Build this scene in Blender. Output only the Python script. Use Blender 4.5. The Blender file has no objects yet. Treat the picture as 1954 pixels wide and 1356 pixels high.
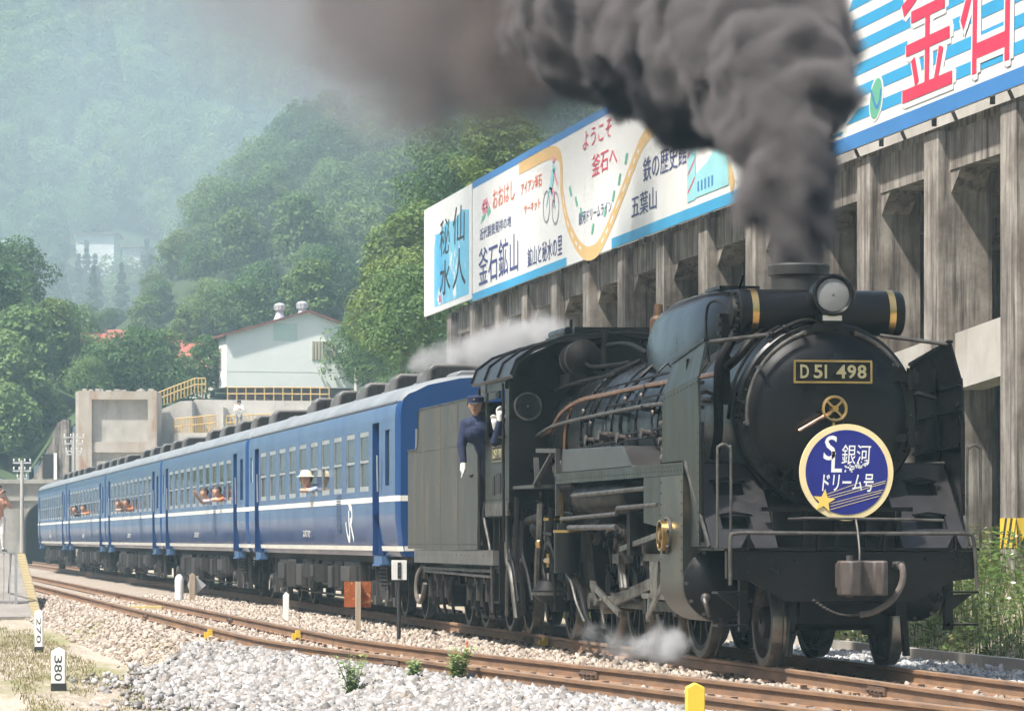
import bpy, bmesh, math, random
from math import sin, cos, pi, radians, sqrt
from mathutils import Vector, Matrix, Quaternion, noise

random.seed(7)
scene = bpy.context.scene
COL = scene.collection

# ------------------------------------------------------------------ camera, sky, sun, exposure
CAM_A = 0.1742
cam_data = bpy.data.cameras.new('camera')
cam_data.sensor_width = 36.0
cam_data.lens = 132.98
cam_data.shift_y = 0.1786
cam_data.clip_start = 0.5
cam_data.clip_end = 5000
cam = bpy.data.objects.new('camera', cam_data)
COL.objects.link(cam)
cam.location = (34.78, -9.40, 1.2375)
cam.rotation_euler = (pi / 2, 0, pi / 2 - CAM_A)
scene.camera = cam

SUN_EL = radians(60)
SUN_AZ = Vector((0.46, -0.888, 0)).normalized()      # horizontal direction towards the sun
world = bpy.data.worlds.new('World')
scene.world = world
world.use_nodes = True
wn = world.node_tree.nodes
wl = world.node_tree.links
bg = wn['Background']
sky = wn.new('ShaderNodeTexSky')
sky.sky_type = 'NISHITA'
sky.sun_disc = False
sky.sun_elevation = SUN_EL
sky.sun_rotation = math.atan2(SUN_AZ.x, SUN_AZ.y)
sky.air_density = 1.0
sky.dust_density = 3.0
sky.ozone_density = 1.0
wl.new(sky.outputs[0], bg.inputs[0])
bg.inputs[1].default_value = 0.10
sun_data = bpy.data.lights.new('sun', 'SUN')
sun_data.energy = 4.9
sun_data.angle = radians(2.0)
sun_data.color = (1.0, 0.965, 0.90)
sun = bpy.data.objects.new('sun', sun_data)
COL.objects.link(sun)
sd = Vector((SUN_AZ.x * cos(SUN_EL), SUN_AZ.y * cos(SUN_EL), sin(SUN_EL)))
sun.rotation_euler = sd.to_track_quat('Z', 'Y').to_euler()
sun.location = sd * 100
vs = scene.view_settings
vs.view_transform = 'Standard'
vs.look = 'None'
vs.gamma = 1.0
vs.use_curve_mapping = False
vs.exposure = 1.08
scene.cycles.use_denoising = True
scene.cycles.max_bounces = 5
scene.cycles.diffuse_bounces = 2
scene.cycles.glossy_bounces = 2
scene.cycles.transmission_bounces = 4
scene.cycles.transparent_max_bounces = 12
scene.cycles.volume_bounces = 0
scene.cycles.volume_step_rate = 2.2
scene.cycles.volume_max_steps = 128
scene.cycles.use_adaptive_sampling = True
scene.cycles.adaptive_threshold = 0.045

# ------------------------------------------------------------------ materials
MATS = {}


def principled(name):
    m = bpy.data.materials.new(name)
    m.use_nodes = True
    nt = m.node_tree
    return m, nt, nt.nodes['Principled BSDF']


def pm(name, c1, c2=None, scale=3.0, rough=0.6, metal=0.0, bump=0.0, bscale=30.0, stretch=(1, 1, 1),
       c3=None, s3=8.0, t3=(0.58, 0.72), st3=None, detail=6.0, spec=0.5, rough2=None, coord='Object', lo=0.35, hi=0.65, coat=0.0):
    """base colour c1 varied to c2 by noise, spots of c3; optional bump"""
    if name in MATS:
        return MATS[name]
    m, nt, b = principled(name)
    N, L = nt.nodes, nt.links
    tc = N.new('ShaderNodeTexCoord')
    mp = N.new('ShaderNodeMapping')
    mp.inputs['Scale'].default_value = stretch
    if coord == 'World':
        g = N.new('ShaderNodeNewGeometry')
        L.new(g.outputs['Position'], mp.inputs[0])
    else:
        L.new(tc.outputs[coord], mp.inputs[0])
    col = None
    if c2 is None:
        c2 = tuple(x * 0.75 for x in c1)
    nz = N.new('ShaderNodeTexNoise')
    nz.inputs['Scale'].default_value = scale
    nz.inputs['Detail'].default_value = detail
    nz.inputs['Roughness'].default_value = 0.62
    L.new(mp.outputs[0], nz.inputs['Vector'])
    mr = N.new('ShaderNodeMapRange')
    mr.inputs[1].default_value = lo
    mr.inputs[2].default_value = hi
    L.new(nz.outputs['Fac'], mr.inputs[0])
    mx = N.new('ShaderNodeMix')
    mx.data_type = 'RGBA'
    mx.inputs[6].default_value = (*c1, 1)
    mx.inputs[7].default_value = (*c2, 1)
    L.new(mr.outputs[0], mx.inputs[0])
    col = mx.outputs[2]
    if c3 is not None:
        mp3 = N.new('ShaderNodeMapping')
        mp3.inputs['Scale'].default_value = st3 or stretch
        L.new(mp.inputs[0].links[0].from_socket, mp3.inputs[0])
        n3 = N.new('ShaderNodeTexNoise')
        n3.inputs['Scale'].default_value = s3
        n3.inputs['Detail'].default_value = 8
        n3.inputs['Roughness'].default_value = 0.7
        L.new(mp3.outputs[0], n3.inputs['Vector'])
        r3 = N.new('ShaderNodeMapRange')
        r3.inputs[1].default_value, r3.inputs[2].default_value = t3
        L.new(n3.outputs['Fac'], r3.inputs[0])
        m3 = N.new('ShaderNodeMix')
        m3.data_type = 'RGBA'
        L.new(r3.outputs[0], m3.inputs[0])
        L.new(col, m3.inputs[6])
        m3.inputs[7].default_value = (*c3, 1)
        col = m3.outputs[2]
    L.new(col, b.inputs['Base Color'])
    b.inputs['Metallic'].default_value = metal
    b.inputs['Roughness'].default_value = rough
    b.inputs['Specular IOR Level'].default_value = spec
    if coat:
        b.inputs['Coat Weight'].default_value = coat
        b.inputs['Coat Roughness'].default_value = 0.12
    if rough2 is not None:
        rr = N.new('ShaderNodeMapRange')
        rr.inputs[1].default_value, rr.inputs[2].default_value = 0.3, 0.7
        rr.inputs[3].default_value, rr.inputs[4].default_value = rough, rough2
        L.new(nz.outputs['Fac'], rr.inputs[0])
        L.new(rr.outputs[0], b.inputs['Roughness'])
    if bump:
        nb = N.new('ShaderNodeTexNoise')
        nb.inputs['Scale'].default_value = bscale
        nb.inputs['Detail'].default_value = 4
        L.new(mp.outputs[0], nb.inputs['Vector'])
        bp = N.new('ShaderNodeBump')
        bp.inputs['Strength'].default_value = bump
        bp.inputs['Distance'].default_value = 0.02
        L.new(nb.outputs['Fac'], bp.inputs['Height'])
        L.new(bp.outputs[0], b.inputs['Normal'])
    MATS[name] = m
    return m


def glass(name, tint=(0.05, 0.06, 0.06), rough=0.06, alpha=0.75):
    if name in MATS:
        return MATS[name]
    m, nt, b = principled(name)
    b.inputs['Base Color'].default_value = (*tint, 1)
    b.inputs['Roughness'].default_value = rough
    b.inputs['Specular IOR Level'].default_value = 0.8
    b.inputs['Alpha'].default_value = alpha
    MATS[name] = m
    return m


def leafmat(name, cols, trans=0.25, wo=0.75, wi=0.35):
    """leaf colours picked per leaf island, slightly translucent"""
    m, nt, b = principled(name)
    N, L = nt.nodes, nt.links
    g = N.new('ShaderNodeNewGeometry')
    oi = N.new('ShaderNodeObjectInfo')
    ad = N.new('ShaderNodeMath')
    ad.operation = 'ADD'
    ml = N.new('ShaderNodeMath')
    ml.operation = 'MULTIPLY'
    ml.inputs[1].default_value = wo
    L.new(oi.outputs['Random'], ml.inputs[0])
    m2 = N.new('ShaderNodeMath')
    m2.operation = 'MULTIPLY'
    m2.inputs[1].default_value = wi
    L.new(g.outputs['Random Per Island'], m2.inputs[0])
    L.new(ml.outputs[0], ad.inputs[0])
    L.new(m2.outputs[0], ad.inputs[1])
    cr = N.new('ShaderNodeValToRGB')
    e = cr.color_ramp.elements
    e[0].color = (*cols[0], 1)
    e[1].color = (*cols[-1], 1)
    for i, c in enumerate(cols[1:-1]):
        x = e.new((i + 1) / (len(cols) - 1))
        x.color = (*c, 1)
    L.new(ad.outputs[0], cr.inputs[0])
    L.new(cr.outputs[0], b.inputs['Base Color'])
    b.inputs['Roughness'].default_value = 0.55
    b.inputs['Specular IOR Level'].default_value = 0.25
    tr = N.new('ShaderNodeBsdfTranslucent')
    L.new(cr.outputs[0], tr.inputs['Color'])
    ms = N.new('ShaderNodeMixShader')
    ms.inputs[0].default_value = trans
    L.new(b.outputs[0], ms.inputs[1])
    L.new(tr.outputs[0], ms.inputs[2])
    L.new(ms.outputs[0], N['Material Output'].inputs['Surface'])
    MATS[name] = m
    return m


def volmat(name, color, density, aniso=0.0, absorb=None):
    m = bpy.data.materials.new(name)
    m.use_nodes = True
    N, L = m.node_tree.nodes, m.node_tree.links
    N.remove(N['Principled BSDF'])
    v = N.new('ShaderNodeVolumePrincipled')
    v.inputs['Color'].default_value = (*color, 1)
    v.inputs['Density'].default_value = density
    v.inputs['Anisotropy'].default_value = aniso
    if absorb:
        v.inputs['Absorption Color'].default_value = (*absorb, 1)
    L.new(v.outputs[0], N['Material Output'].inputs['Volume'])
    return m


# ------------------------------------------------------------------ mesh helpers
def basis(d):
    d = Vector(d).normalized()
    u = Vector((0, 0, 1)) if abs(d.z) < 0.9 else Vector((1, 0, 0))
    a = d.cross(u).normalized()
    return a, d.cross(a).normalized(), d


class MB:
    def __init__(self):
        self.v = []
        self.f = []

    def add(self, vs, fs):
        n = len(self.v)
        self.v += [tuple(p) for p in vs]
        self.f += [tuple(i + n for i in q) for q in fs]
        return self

    def bx(self, x0, x1, y0, y1, z0, z1):
        x0, x1 = min(x0, x1), max(x0, x1)
        y0, y1 = min(y0, y1), max(y0, y1)
        z0, z1 = min(z0, z1), max(z0, z1)
        return self.add([(x0, y0, z0), (x1, y0, z0), (x1, y1, z0), (x0, y1, z0), (x0, y0, z1), (x1, y0, z1), (x1, y1, z1), (x0, y1, z1)],
                        [(0, 3, 2, 1), (4, 5, 6, 7), (0, 1, 5, 4), (1, 2, 6, 5), (2, 3, 7, 6), (3, 0, 4, 7)])

    def bar(self, p0, p1, w, h, up=(0, 0, 1)):
        """rectangular bar from p0 to p1: w across, h along 'up'"""
        p0, p1 = Vector(p0), Vector(p1)
        d = (p1 - p0).normalized()
        s = d.cross(Vector(up)).normalized()
        t = s.cross(d).normalized()
        vs = []
        for p in (p0, p1):
            for a, b in ((-1, -1), (1, -1), (1, 1), (-1, 1)):
                vs.append(p + s * a * w / 2 + t * b * h / 2)
        return self.add(vs, [(0, 1, 2, 3), (7, 6, 5, 4), (0, 4, 5, 1), (1, 5, 6, 2), (2, 6, 7, 3), (3, 7, 4, 0)])

    def cyl(self, p0, p1, r0, r1=None, n=16, caps=True):
        r1 = r0 if r1 is None else r1
        p0, p1 = Vector(p0), Vector(p1)
        a, b, d = basis(p1 - p0)
        vs = []
        for p, r in ((p0, r0), (p1, r1)):
            for i in range(n):
                t = 2 * pi * i / n
                vs.append(p + (a * cos(t) + b * sin(t)) * r)
        fs = [(i, (i + 1) % n, n + (i + 1) % n, n + i) for i in range(n)]
        if caps:
            fs += [tuple(range(n - 1, -1, -1)), tuple(range(n, 2 * n))]
        return self.add(vs, fs)

    def lathe(self, prof, o=(0, 0, 0), ax=(1, 0, 0), n=32, caps=True, a0=0.0, a1=2 * pi):
        """prof: list of (t along axis, radius)"""
        o = Vector(o)
        a, b, d = basis(ax)
        full = abs(a1 - a0 - 2 * pi) < 1e-6
        m = n if full else n + 1
        vs = []
        for t, r in prof:
            for i in range(m):
                q = a0 + (a1 - a0) * i / n
                vs.append(o + d * t + (a * cos(q) + b * sin(q)) * r)
        fs = []
        for j in range(len(prof) - 1):
            for i in range(n if full else n):
                k = (i + 1) % m if full else i + 1
                fs.append((j * m + i, j * m + k, (j + 1) * m + k, (j + 1) * m + i))
        if caps and full:
            fs += [tuple(range(m - 1, -1, -1)), tuple(range((len(prof) - 1) * m, len(prof) * m))]
        return self.add(vs, fs)

    def tube(self, pts, r, n=8, closed=False):
        pts = [Vector(p) for p in pts]
        vs = []
        prev = None
        m = len(pts)
        for i, p in enumerate(pts):
            if closed:
                d = pts[(i + 1) % m] - pts[i - 1]
            else:
                d = pts[min(i + 1, m - 1)] - pts[max(i - 1, 0)]
            d.normalize()
            if prev is None:
                a, b, _ = basis(d)
            else:
                a = prev - d * prev.dot(d)
                if a.length < 1e-6:
                    a, _, _ = basis(d)
                a.normalize()
                b = d.cross(a)
            prev = a
            rr = r[i] if isinstance(r, (list, tuple)) else r
            for k in range(n):
                t = 2 * pi * k / n
                vs.append(p + (a * cos(t) + b * sin(t)) * rr)
        fs = []
        for j in range(m if closed else m - 1):
            j2 = (j + 1) % m
            for k in range(n):
                k2 = (k + 1) % n
                fs.append((j * n + k, j * n + k2, j2 * n + k2, j2 * n + k))
        if not closed:
            fs += [tuple(range(n - 1, -1, -1)), tuple(range((m - 1) * n, m * n))]
        return self.add(vs, fs)

    def prism(self, poly, lo, hi, plane='yz'):
        """extrude polygon: plane yz -> along x, xz -> along y, xy -> along z"""
        n = len(poly)

        def mk(p, t):
            return {'yz': (t, p[0], p[1]), 'xz': (p[0], t, p[1]), 'xy': (p[0], p[1], t)}[plane]
        vs = [mk(p, lo) for p in poly] + [mk(p, hi) for p in poly]
        fs = [(i, (i + 1) % n, n + (i + 1) % n, n + i) for i in range(n)]
        fs += [tuple(range(n - 1, -1, -1)), tuple(range(n, 2 * n))]
        return self.add(vs, fs)

    def ball(self, c, r, n=12, m=8):
        if not isinstance(r, (list, tuple)):
            r = (r, r, r)
        vs = [(c[0], c[1], c[2] - r[2])]
        for j in range(1, m):
            t = -pi / 2 + pi * j / m
            for i in range(n):
                q = 2 * pi * i / n
                vs.append((c[0] + r[0] * cos(t) * cos(q), c[1] + r[1] * cos(t) * sin(q), c[2] + r[2] * sin(t)))
        vs.append((c[0], c[1], c[2] + r[2]))
        fs = []
        for i in range(n):
            fs.append((0, 1 + (i + 1) % n, 1 + i))
            fs.append((len(vs) - 1, 1 + (m - 2) * n + i, 1 + (m - 2) * n + (i + 1) % n))
        for j in range(m - 2):
            for i in range(n):
                k = (i + 1) % n
                fs.append((1 + j * n + i, 1 + j * n + k, 1 + (j + 1) * n + k, 1 + (j + 1) * n + i))
        return self.add(vs, fs)

    def mesh(self, name, smooth=True, ang=35):
        me = bpy.data.meshes.new(name)
        me.from_pydata(self.v, [], self.f)
        bm = bmesh.new()
        bm.from_mesh(me)
        bmesh.ops.recalc_face_normals(bm, faces=bm.faces)
        bm.to_mesh(me)
        bm.free()
        if smooth:
            for p in me.polygons:
                p.use_smooth = True
            me.set_sharp_from_angle(angle=radians(ang))
        return me

    def build(self, name, mat, parent=None, smooth=True, ang=35, bevel=0.0):
        me = self.mesh(name, smooth, ang)
        if mat:
            me.materials.append(mat)
        o = bpy.data.objects.new(name, me)
        COL.objects.link(o)
        if parent:
            o.parent = parent
        if bevel:
            md = o.modifiers.new('bevel', 'BEVEL')
            md.width = bevel
            md.segments = 2
            md.limit_method = 'ANGLE'
            md.angle_limit = radians(40)
        return o


def tag(o, label=None, cat=None, group=None, kind=None):
    if label:
        o['label'] = label
    if cat:
        o['category'] = cat
    if group:
        o['group'] = group
    if kind:
        o['kind'] = kind
    return o


def empty(name, loc=(0, 0, 0), rz=0.0):
    o = bpy.data.objects.new(name, None)
    o.empty_display_size = 0.3
    COL.objects.link(o)
    o.location = loc
    o.rotation_euler = (0, 0, rz)
    return o


def share(name, me, parent=None, loc=(0, 0, 0), rot=(0, 0, 0), sc=(1, 1, 1)):
    o = bpy.data.objects.new(name, me)
    COL.objects.link(o)
    o.location = loc
    o.rotation_euler = rot
    o.scale = sc
    if parent:
        o.parent = parent
    return o


def copy_tree(o, parent=None):
    c = o.copy()
    COL.objects.link(c)
    if parent:
        c.parent = parent
    for ch in list(o.children):
        copy_tree(ch, c)
    return c


def text_mesh(body, ext=0.004, bold=0.0):
    cu = bpy.data.curves.new('letters', 'FONT')
    cu.body = body
    cu.size = 1.0
    cu.extrude = ext
    cu.offset = bold
    cu.resolution_u = 3
    ob = bpy.data.objects.new('letters', cu)
    COL.objects.link(ob)
    dg = bpy.context.evaluated_depsgraph_get()
    me = bpy.data.meshes.new_from_object(ob.evaluated_get(dg))
    bpy.data.objects.remove(ob)
    bpy.data.curves.remove(cu)
    return me


def lettering(body, name, mat, parent, org, ux, uy, w, h, ext=0.004, bold=0.0, shear=0.0, wob=0.0):
    """text filling the box w x h whose lower left corner is org, baseline along ux, up along uy"""
    me = text_mesh(body, 0.5, bold)
    xs = [v.co.x for v in me.vertices]
    ys = [v.co.y for v in me.vertices]
    x0, x1, y0, y1 = min(xs), max(xs), min(ys), max(ys)
    org, ux, uy = Vector(org), Vector(ux).normalized(), Vector(uy).normalized()
    un = ux.cross(uy)
    for v in me.vertices:
        a = (v.co.x - x0) / (x1 - x0)
        b = (v.co.y - y0) / (y1 - y0)
        c = v.co.z * 2 * ext
        v.co = org + ux * (a * w + shear * b * h) + uy * (b * h) + un * c
    me.materials.clear()
    me.materials.append(mat)
    o = bpy.data.objects.new(name, me)
    COL.objects.link(o)
    if parent:
        o.parent = parent
    return o


def arc(c, r, a0, a1, n, plane='yz'):
    out = []
    for i in range(n + 1):
        t = radians(a0 + (a1 - a0) * i / n)
        out.append((c[0] + r * cos(t), c[1] + r * sin(t)))
    return out


def smooth_path(pts, n=5):
    """Catmull-Rom through pts"""
    P = [Vector(p) for p in pts]
    P = [P[0] * 2 - P[1]] + P + [P[-1] * 2 - P[-2]]
    out = []
    for i in range(1, len(P) - 2):
        a, b, c, d = P[i - 1:i + 3]
        for k in range(n):
            t = k / n
            out.append(0.5 * ((2 * b) + (c - a) * t + (2 * a - 5 * b + 4 * c - d) * t * t + (3 * b - a - 3 * c + d) * t ** 3))
    out.append(P[-2])
    return out

# ------------------------------------------------------------------ palette
BLACK = pm('black_paint', (0.0032, 0.0032, 0.0036), (0.0065, 0.006, 0.006), 2.5, rough=0.24, rough2=0.48, c3=(0.018, 0.0145, 0.0115), s3=5, t3=(0.64, 0.86), bump=0.05, bscale=60, spec=0.24)
GREASE = pm('greasy_black', (0.0032, 0.003, 0.0027), (0.008, 0.0065, 0.005), 5, spec=0.2, rough=0.40, rough2=0.65, c3=(0.036, 0.026, 0.018), s3=9, t3=(0.60, 0.80), bump=0.15, bscale=40)
DUSTY = pm('dusty_green_black', (0.005, 0.007, 0.0045), (0.020, 0.023, 0.015), 1.8, lo=0.40, hi=0.62, spec=0.35, rough=0.26, rough2=0.55, c3=(0.050, 0.040, 0.029), s3=5, t3=(0.55, 0.78), stretch=(1, 1, 0.35), bump=0.04)
TENDER = pm('tender_black_grime', (0.026, 0.027, 0.023), (0.062, 0.058, 0.047), 1.3, lo=0.38, hi=0.64, rough=0.36, rough2=0.62, c3=(0.12, 0.085, 0.06), s3=2.6, t3=(0.56, 0.80), stretch=(1.1, 1, 0.34), st3=(1.4, 1, 0.3), bump=0.06, bscale=8)
STEEL = pm('bright_steel', (0.30, 0.285, 0.255), (0.13, 0.115, 0.10), 6, rough=0.32, metal=0.85, rough2=0.5)
DULLSTEEL = pm('dull_steel', (0.13, 0.122, 0.11), (0.055, 0.05, 0.044), 6, rough=0.45, metal=0.6, rough2=0.6)
TYRE = pm('wheel_tread_steel', (0.40, 0.38, 0.34), (0.20, 0.18, 0.16), 4, rough=0.35, metal=0.9)
TYRESIDE = pm('wheel_side', (0.030, 0.025, 0.020), (0.055, 0.042, 0.032), 4, rough=0.5, c3=(0.11, 0.085, 0.06), s3=7)
BRASS = pm('polished_brass', (0.72, 0.50, 0.20), (0.55, 0.36, 0.13), 6, rough=0.28, metal=1.0)
COPPER = pm('copper_pipe', (0.42, 0.215, 0.12), (0.16, 0.09, 0.06), 5, rough=0.36, metal=0.9)
COPPERBR = pm('bright_copper', (0.95, 0.56, 0.40), (0.80, 0.42, 0.28), 5, rough=0.25, metal=1.0)
LENS = pm('lamp_lens', (0.93, 0.93, 0.90), (0.80, 0.79, 0.75), 9, rough=0.22, metal=0.35)
lb = LENS.node_tree.nodes['Principled BSDF']
lb.inputs['Emission Color'].default_value = (1.0, 0.93, 0.82, 1)
lb.inputs['Emission Strength'].default_value = 0.9
WHITE = pm('white_paint', (0.80, 0.80, 0.77), (0.70, 0.70, 0.67), 3, rough=0.5)
NAVYMARK = pm('headmark_blue', (0.008, 0.014, 0.18), (0.010, 0.018, 0.21), 3, rough=0.35)
CREAM = pm('cream_paint', (0.80, 0.66, 0.36), (0.76, 0.62, 0.33), 4, rough=0.4)
STARY = pm('star_yellow', (0.85, 0.60, 0.14), (0.80, 0.56, 0.12), 4, rough=0.4)
COACHBLUE = pm('coach_blue', (0.013, 0.050, 0.155), (0.019, 0.060, 0.170), 0.7, rough=0.14, rough2=0.26, c3=(0.05, 0.075, 0.13), s3=2.2, t3=(0.60, 0.9), stretch=(1, 1, 0.3), spec=0.38, bump=0.02, bscale=2.5)
COACHBLUE_D = pm('coach_door_blue', (0.009, 0.038, 0.13), (0.012, 0.046, 0.145), 0.7, rough=0.3)
STRIPE = pm('coach_cream_stripe', (0.76, 0.74, 0.66), (0.66, 0.63, 0.56), 1.5, rough=0.4)
ROOFGREY = pm('coach_roof_grey', (0.24, 0.255, 0.265), (0.16, 0.17, 0.175), 1.2, rough=0.45, c3=(0.13, 0.12, 0.115), s3=4, t3=(0.58, 0.85), stretch=(1, 0.4, 1))
ACGREY = pm('cooler_grey', (0.12, 0.117, 0.11), (0.075, 0.072, 0.068), 2, rough=0.6, c3=(0.07, 0.065, 0.06), s3=6)
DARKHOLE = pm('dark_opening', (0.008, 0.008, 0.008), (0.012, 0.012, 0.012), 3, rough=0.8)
SASH = pm('window_sash', (0.40, 0.42, 0.41), (0.28, 0.30, 0.30), 3, rough=0.4, metal=0.3)
PANE = glass('coach_glass', (0.05, 0.065, 0.058), 0.04, 0.62)
PANE_D = glass('dark_glass', (0.02, 0.024, 0.026), 0.05, 0.85)
BLIND = pm('window_blind', (0.55, 0.52, 0.45), (0.46, 0.43, 0.37), 2, rough=0.9)
SEAT = pm('seat_blue', (0.07, 0.10, 0.18), (0.05, 0.07, 0.13), 4, rough=0.9)
INTER = pm('coach_interior', (0.42, 0.41, 0.36), (0.34, 0.33, 0.30), 2, rough=0.8)
UNDER = pm('underfloor_grime', (0.013, 0.011, 0.010), (0.028, 0.023, 0.019), 3, rough=0.7, c3=(0.06, 0.048, 0.038), s3=8, t3=(0.6, 0.85))
UNDERL = pm('underfloor_grey', (0.052, 0.047, 0.041), (0.022, 0.019, 0.017), 3, rough=0.65, stretch=(1, 1, 0.3))
RAILSIDE = pm('rail_rust', (0.26, 0.145, 0.075), (0.15, 0.088, 0.055), 3, rough=0.75, coord='World', stretch=(0.6, 3, 3))
RAILTOP = pm('rail_head', (0.36, 0.29, 0.22), (0.28, 0.20, 0.14), 3, rough=0.45, metal=0.5, coord='World')
SLEEPER = pm('sleeper_wood', (0.075, 0.050, 0.034), (0.045, 0.032, 0.024), 6, rough=0.9, coord='World', bump=0.3)
YELLOW = pm('yellow_paint', (0.80, 0.55, 0.05), (0.68, 0.44, 0.04), 4, rough=0.5, c3=(0.35, 0.22, 0.05), s3=10, t3=(0.66, 0.8))
YELRAIL = pm('yellow_railing', (0.52, 0.34, 0.10), (0.42, 0.27, 0.085), 3, rough=0.55)
RUST = pm('rust_sheet', (0.42, 0.10, 0.018), (0.22, 0.055, 0.014), 6, rough=0.85, c3=(0.72, 0.42, 0.20), s3=9, t3=(0.58, 0.66))
WOOD = pm('weathered_wood', (0.46, 0.36, 0.26), (0.33, 0.25, 0.18), 5, rough=0.85, stretch=(4, 4, 0.4))
CONC = pm('weathered_concrete', (0.37, 0.335, 0.29), (0.16, 0.132, 0.108), 1.4, rough=0.9, coord='World', c3=(0.050, 0.040, 0.033), s3=2.6, t3=(0.45, 0.64), stretch=(1, 1, 1), st3=(2.2, 2.2, 0.13), bump=0.35, bscale=9)
CONCL = pm('pale_concrete', (0.50, 0.47, 0.42), (0.36, 0.33, 0.29), 0.8, rough=0.9, coord='World', c3=(0.17, 0.145, 0.12), s3=1.3, t3=(0.56, 0.82), st3=(1.3, 1.3, 0.2), bump=0.3, bscale=6)
CONCR = pm('rust_stained_concrete', (0.44, 0.405, 0.355), (0.34, 0.285, 0.22), 0.7, rough=0.9, coord='World', c3=(0.30, 0.155, 0.08), s3=0.9, t3=(0.52, 0.68), st3=(1, 1, 0.25), bump=0.3, bscale=6)
SIGNW = pm('sign_white', (0.74, 0.735, 0.71), (0.66, 0.65, 0.62), 0.5, rough=0.5, coord='World', stretch=(1, 1, 0.3))
SIGNBLUE = pm('sign_blue', (0.045, 0.20, 0.48), (0.04, 0.175, 0.42), 0.7, rough=0.5, coord='World')
SIGNCYAN = pm('sign_cyan', (0.035, 0.33, 0.58), (0.03, 0.29, 0.52), 0.7, rough=0.5, coord='World')
SIGNNAVY = pm('sign_navy', (0.035, 0.045, 0.17), (0.05, 0.06, 0.19), 1, rough=0.6, coord='World')
SIGNRED = pm('sign_red', (0.66, 0.035, 0.085), (0.60, 0.03, 0.075), 1, rough=0.5, coord='World')
SIGNORANGE = pm('sign_orange', (0.75, 0.16, 0.05), (0.70, 0.14, 0.05), 1, rough=0.5, coord='World')
SIGNTAN = pm('sign_tan', (0.68, 0.44, 0.17), (0.62, 0.40, 0.15), 1, rough=0.5, coord='World')
SIGNGREEN = pm('sign_green', (0.13, 0.42, 0.27), (0.11, 0.36, 0.23), 1, rough=0.5, coord='World')
SIGNPINK = pm('sign_pink', (0.76, 0.26, 0.32), (0.7, 0.24, 0.3), 1, rough=0.5, coord='World')
SIGNAQUA = pm('sign_aqua', (0.30, 0.62, 0.64), (0.26, 0.56, 0.6), 1, rough=0.5, coord='World')
SIGNGREY = pm('sign_grey', (0.20, 0.20, 0.20), (0.25, 0.25, 0.24), 1, rough=0.5, coord='World')
INK = pm('ink_black', (0.02, 0.02, 0.022), (0.03, 0.03, 0.03), 2, rough=0.6)
SKIN = pm('skin', (0.54, 0.33, 0.235), (0.47, 0.275, 0.19), 5, rough=0.55)
HAIR = pm('dark_hair', (0.018, 0.014, 0.012), (0.03, 0.022, 0.018), 8, rough=0.6)
NAVYCLOTH = pm('navy_cloth', (0.006, 0.012, 0.042), (0.010, 0.018, 0.058), 6, rough=0.85, bump=0.2, bscale=25)
WCLOTH = pm('white_cloth', (0.78, 0.77, 0.73), (0.66, 0.65, 0.62), 6, rough=0.9)

# ------------------------------------------------------------------ steam locomotive (front beam at x = 0, rail top z = 0)
BZ = 2.44          # boiler centre height
loco = tag(empty('steam_locomotive'), 'black steam locomotive with brass-banded drum above its smokebox, pulling the train', 'locomotive')


def P(name, mb, mat=BLACK, par=None, **k):
    return mb.build(name, mat, par or loco, **k)


# --- frame, beam, deck
b = MB()
for s in (-1, 1):
    b.bx(-12.2, -0.05, s * 0.44, s * 0.50, 0.50, 1.12)
for x in (-1.2, -2.6, -4.4, -6.0, -7.5, -9.2, -11.2):
    b.bx(x - 0.06, x + 0.06, -0.44, 0.44, 0.62, 1.08)
P('frame', b, GREASE)
beam = P('buffer_beam', MB().prism([(-1.22, 1.12), (-1.22, 0.86), (-0.98, 0.83), (-0.62, 0.64), (0.62, 0.64), (0.98, 0.83), (1.22, 0.86), (1.22, 1.12)], -0.10, 0.0), BLACK, bevel=0.008)
b = MB()
for y in (-1.12, -1.0, -0.72, -0.5, 0.5, 0.72, 1.0, 1.12):
    for z in (0.92, 1.05):
        b.cyl((0.0, y, z), (0.018, y, z), 0.017, n=8)
tag(P('rivet', b, BLACK, beam), kind='stuff')
b = MB().bx(-1.15, 0.015, -1.25, 1.25, 1.122, 1.150)
deck = P('front_deck', b, BLACK, bevel=0.006)
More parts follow.
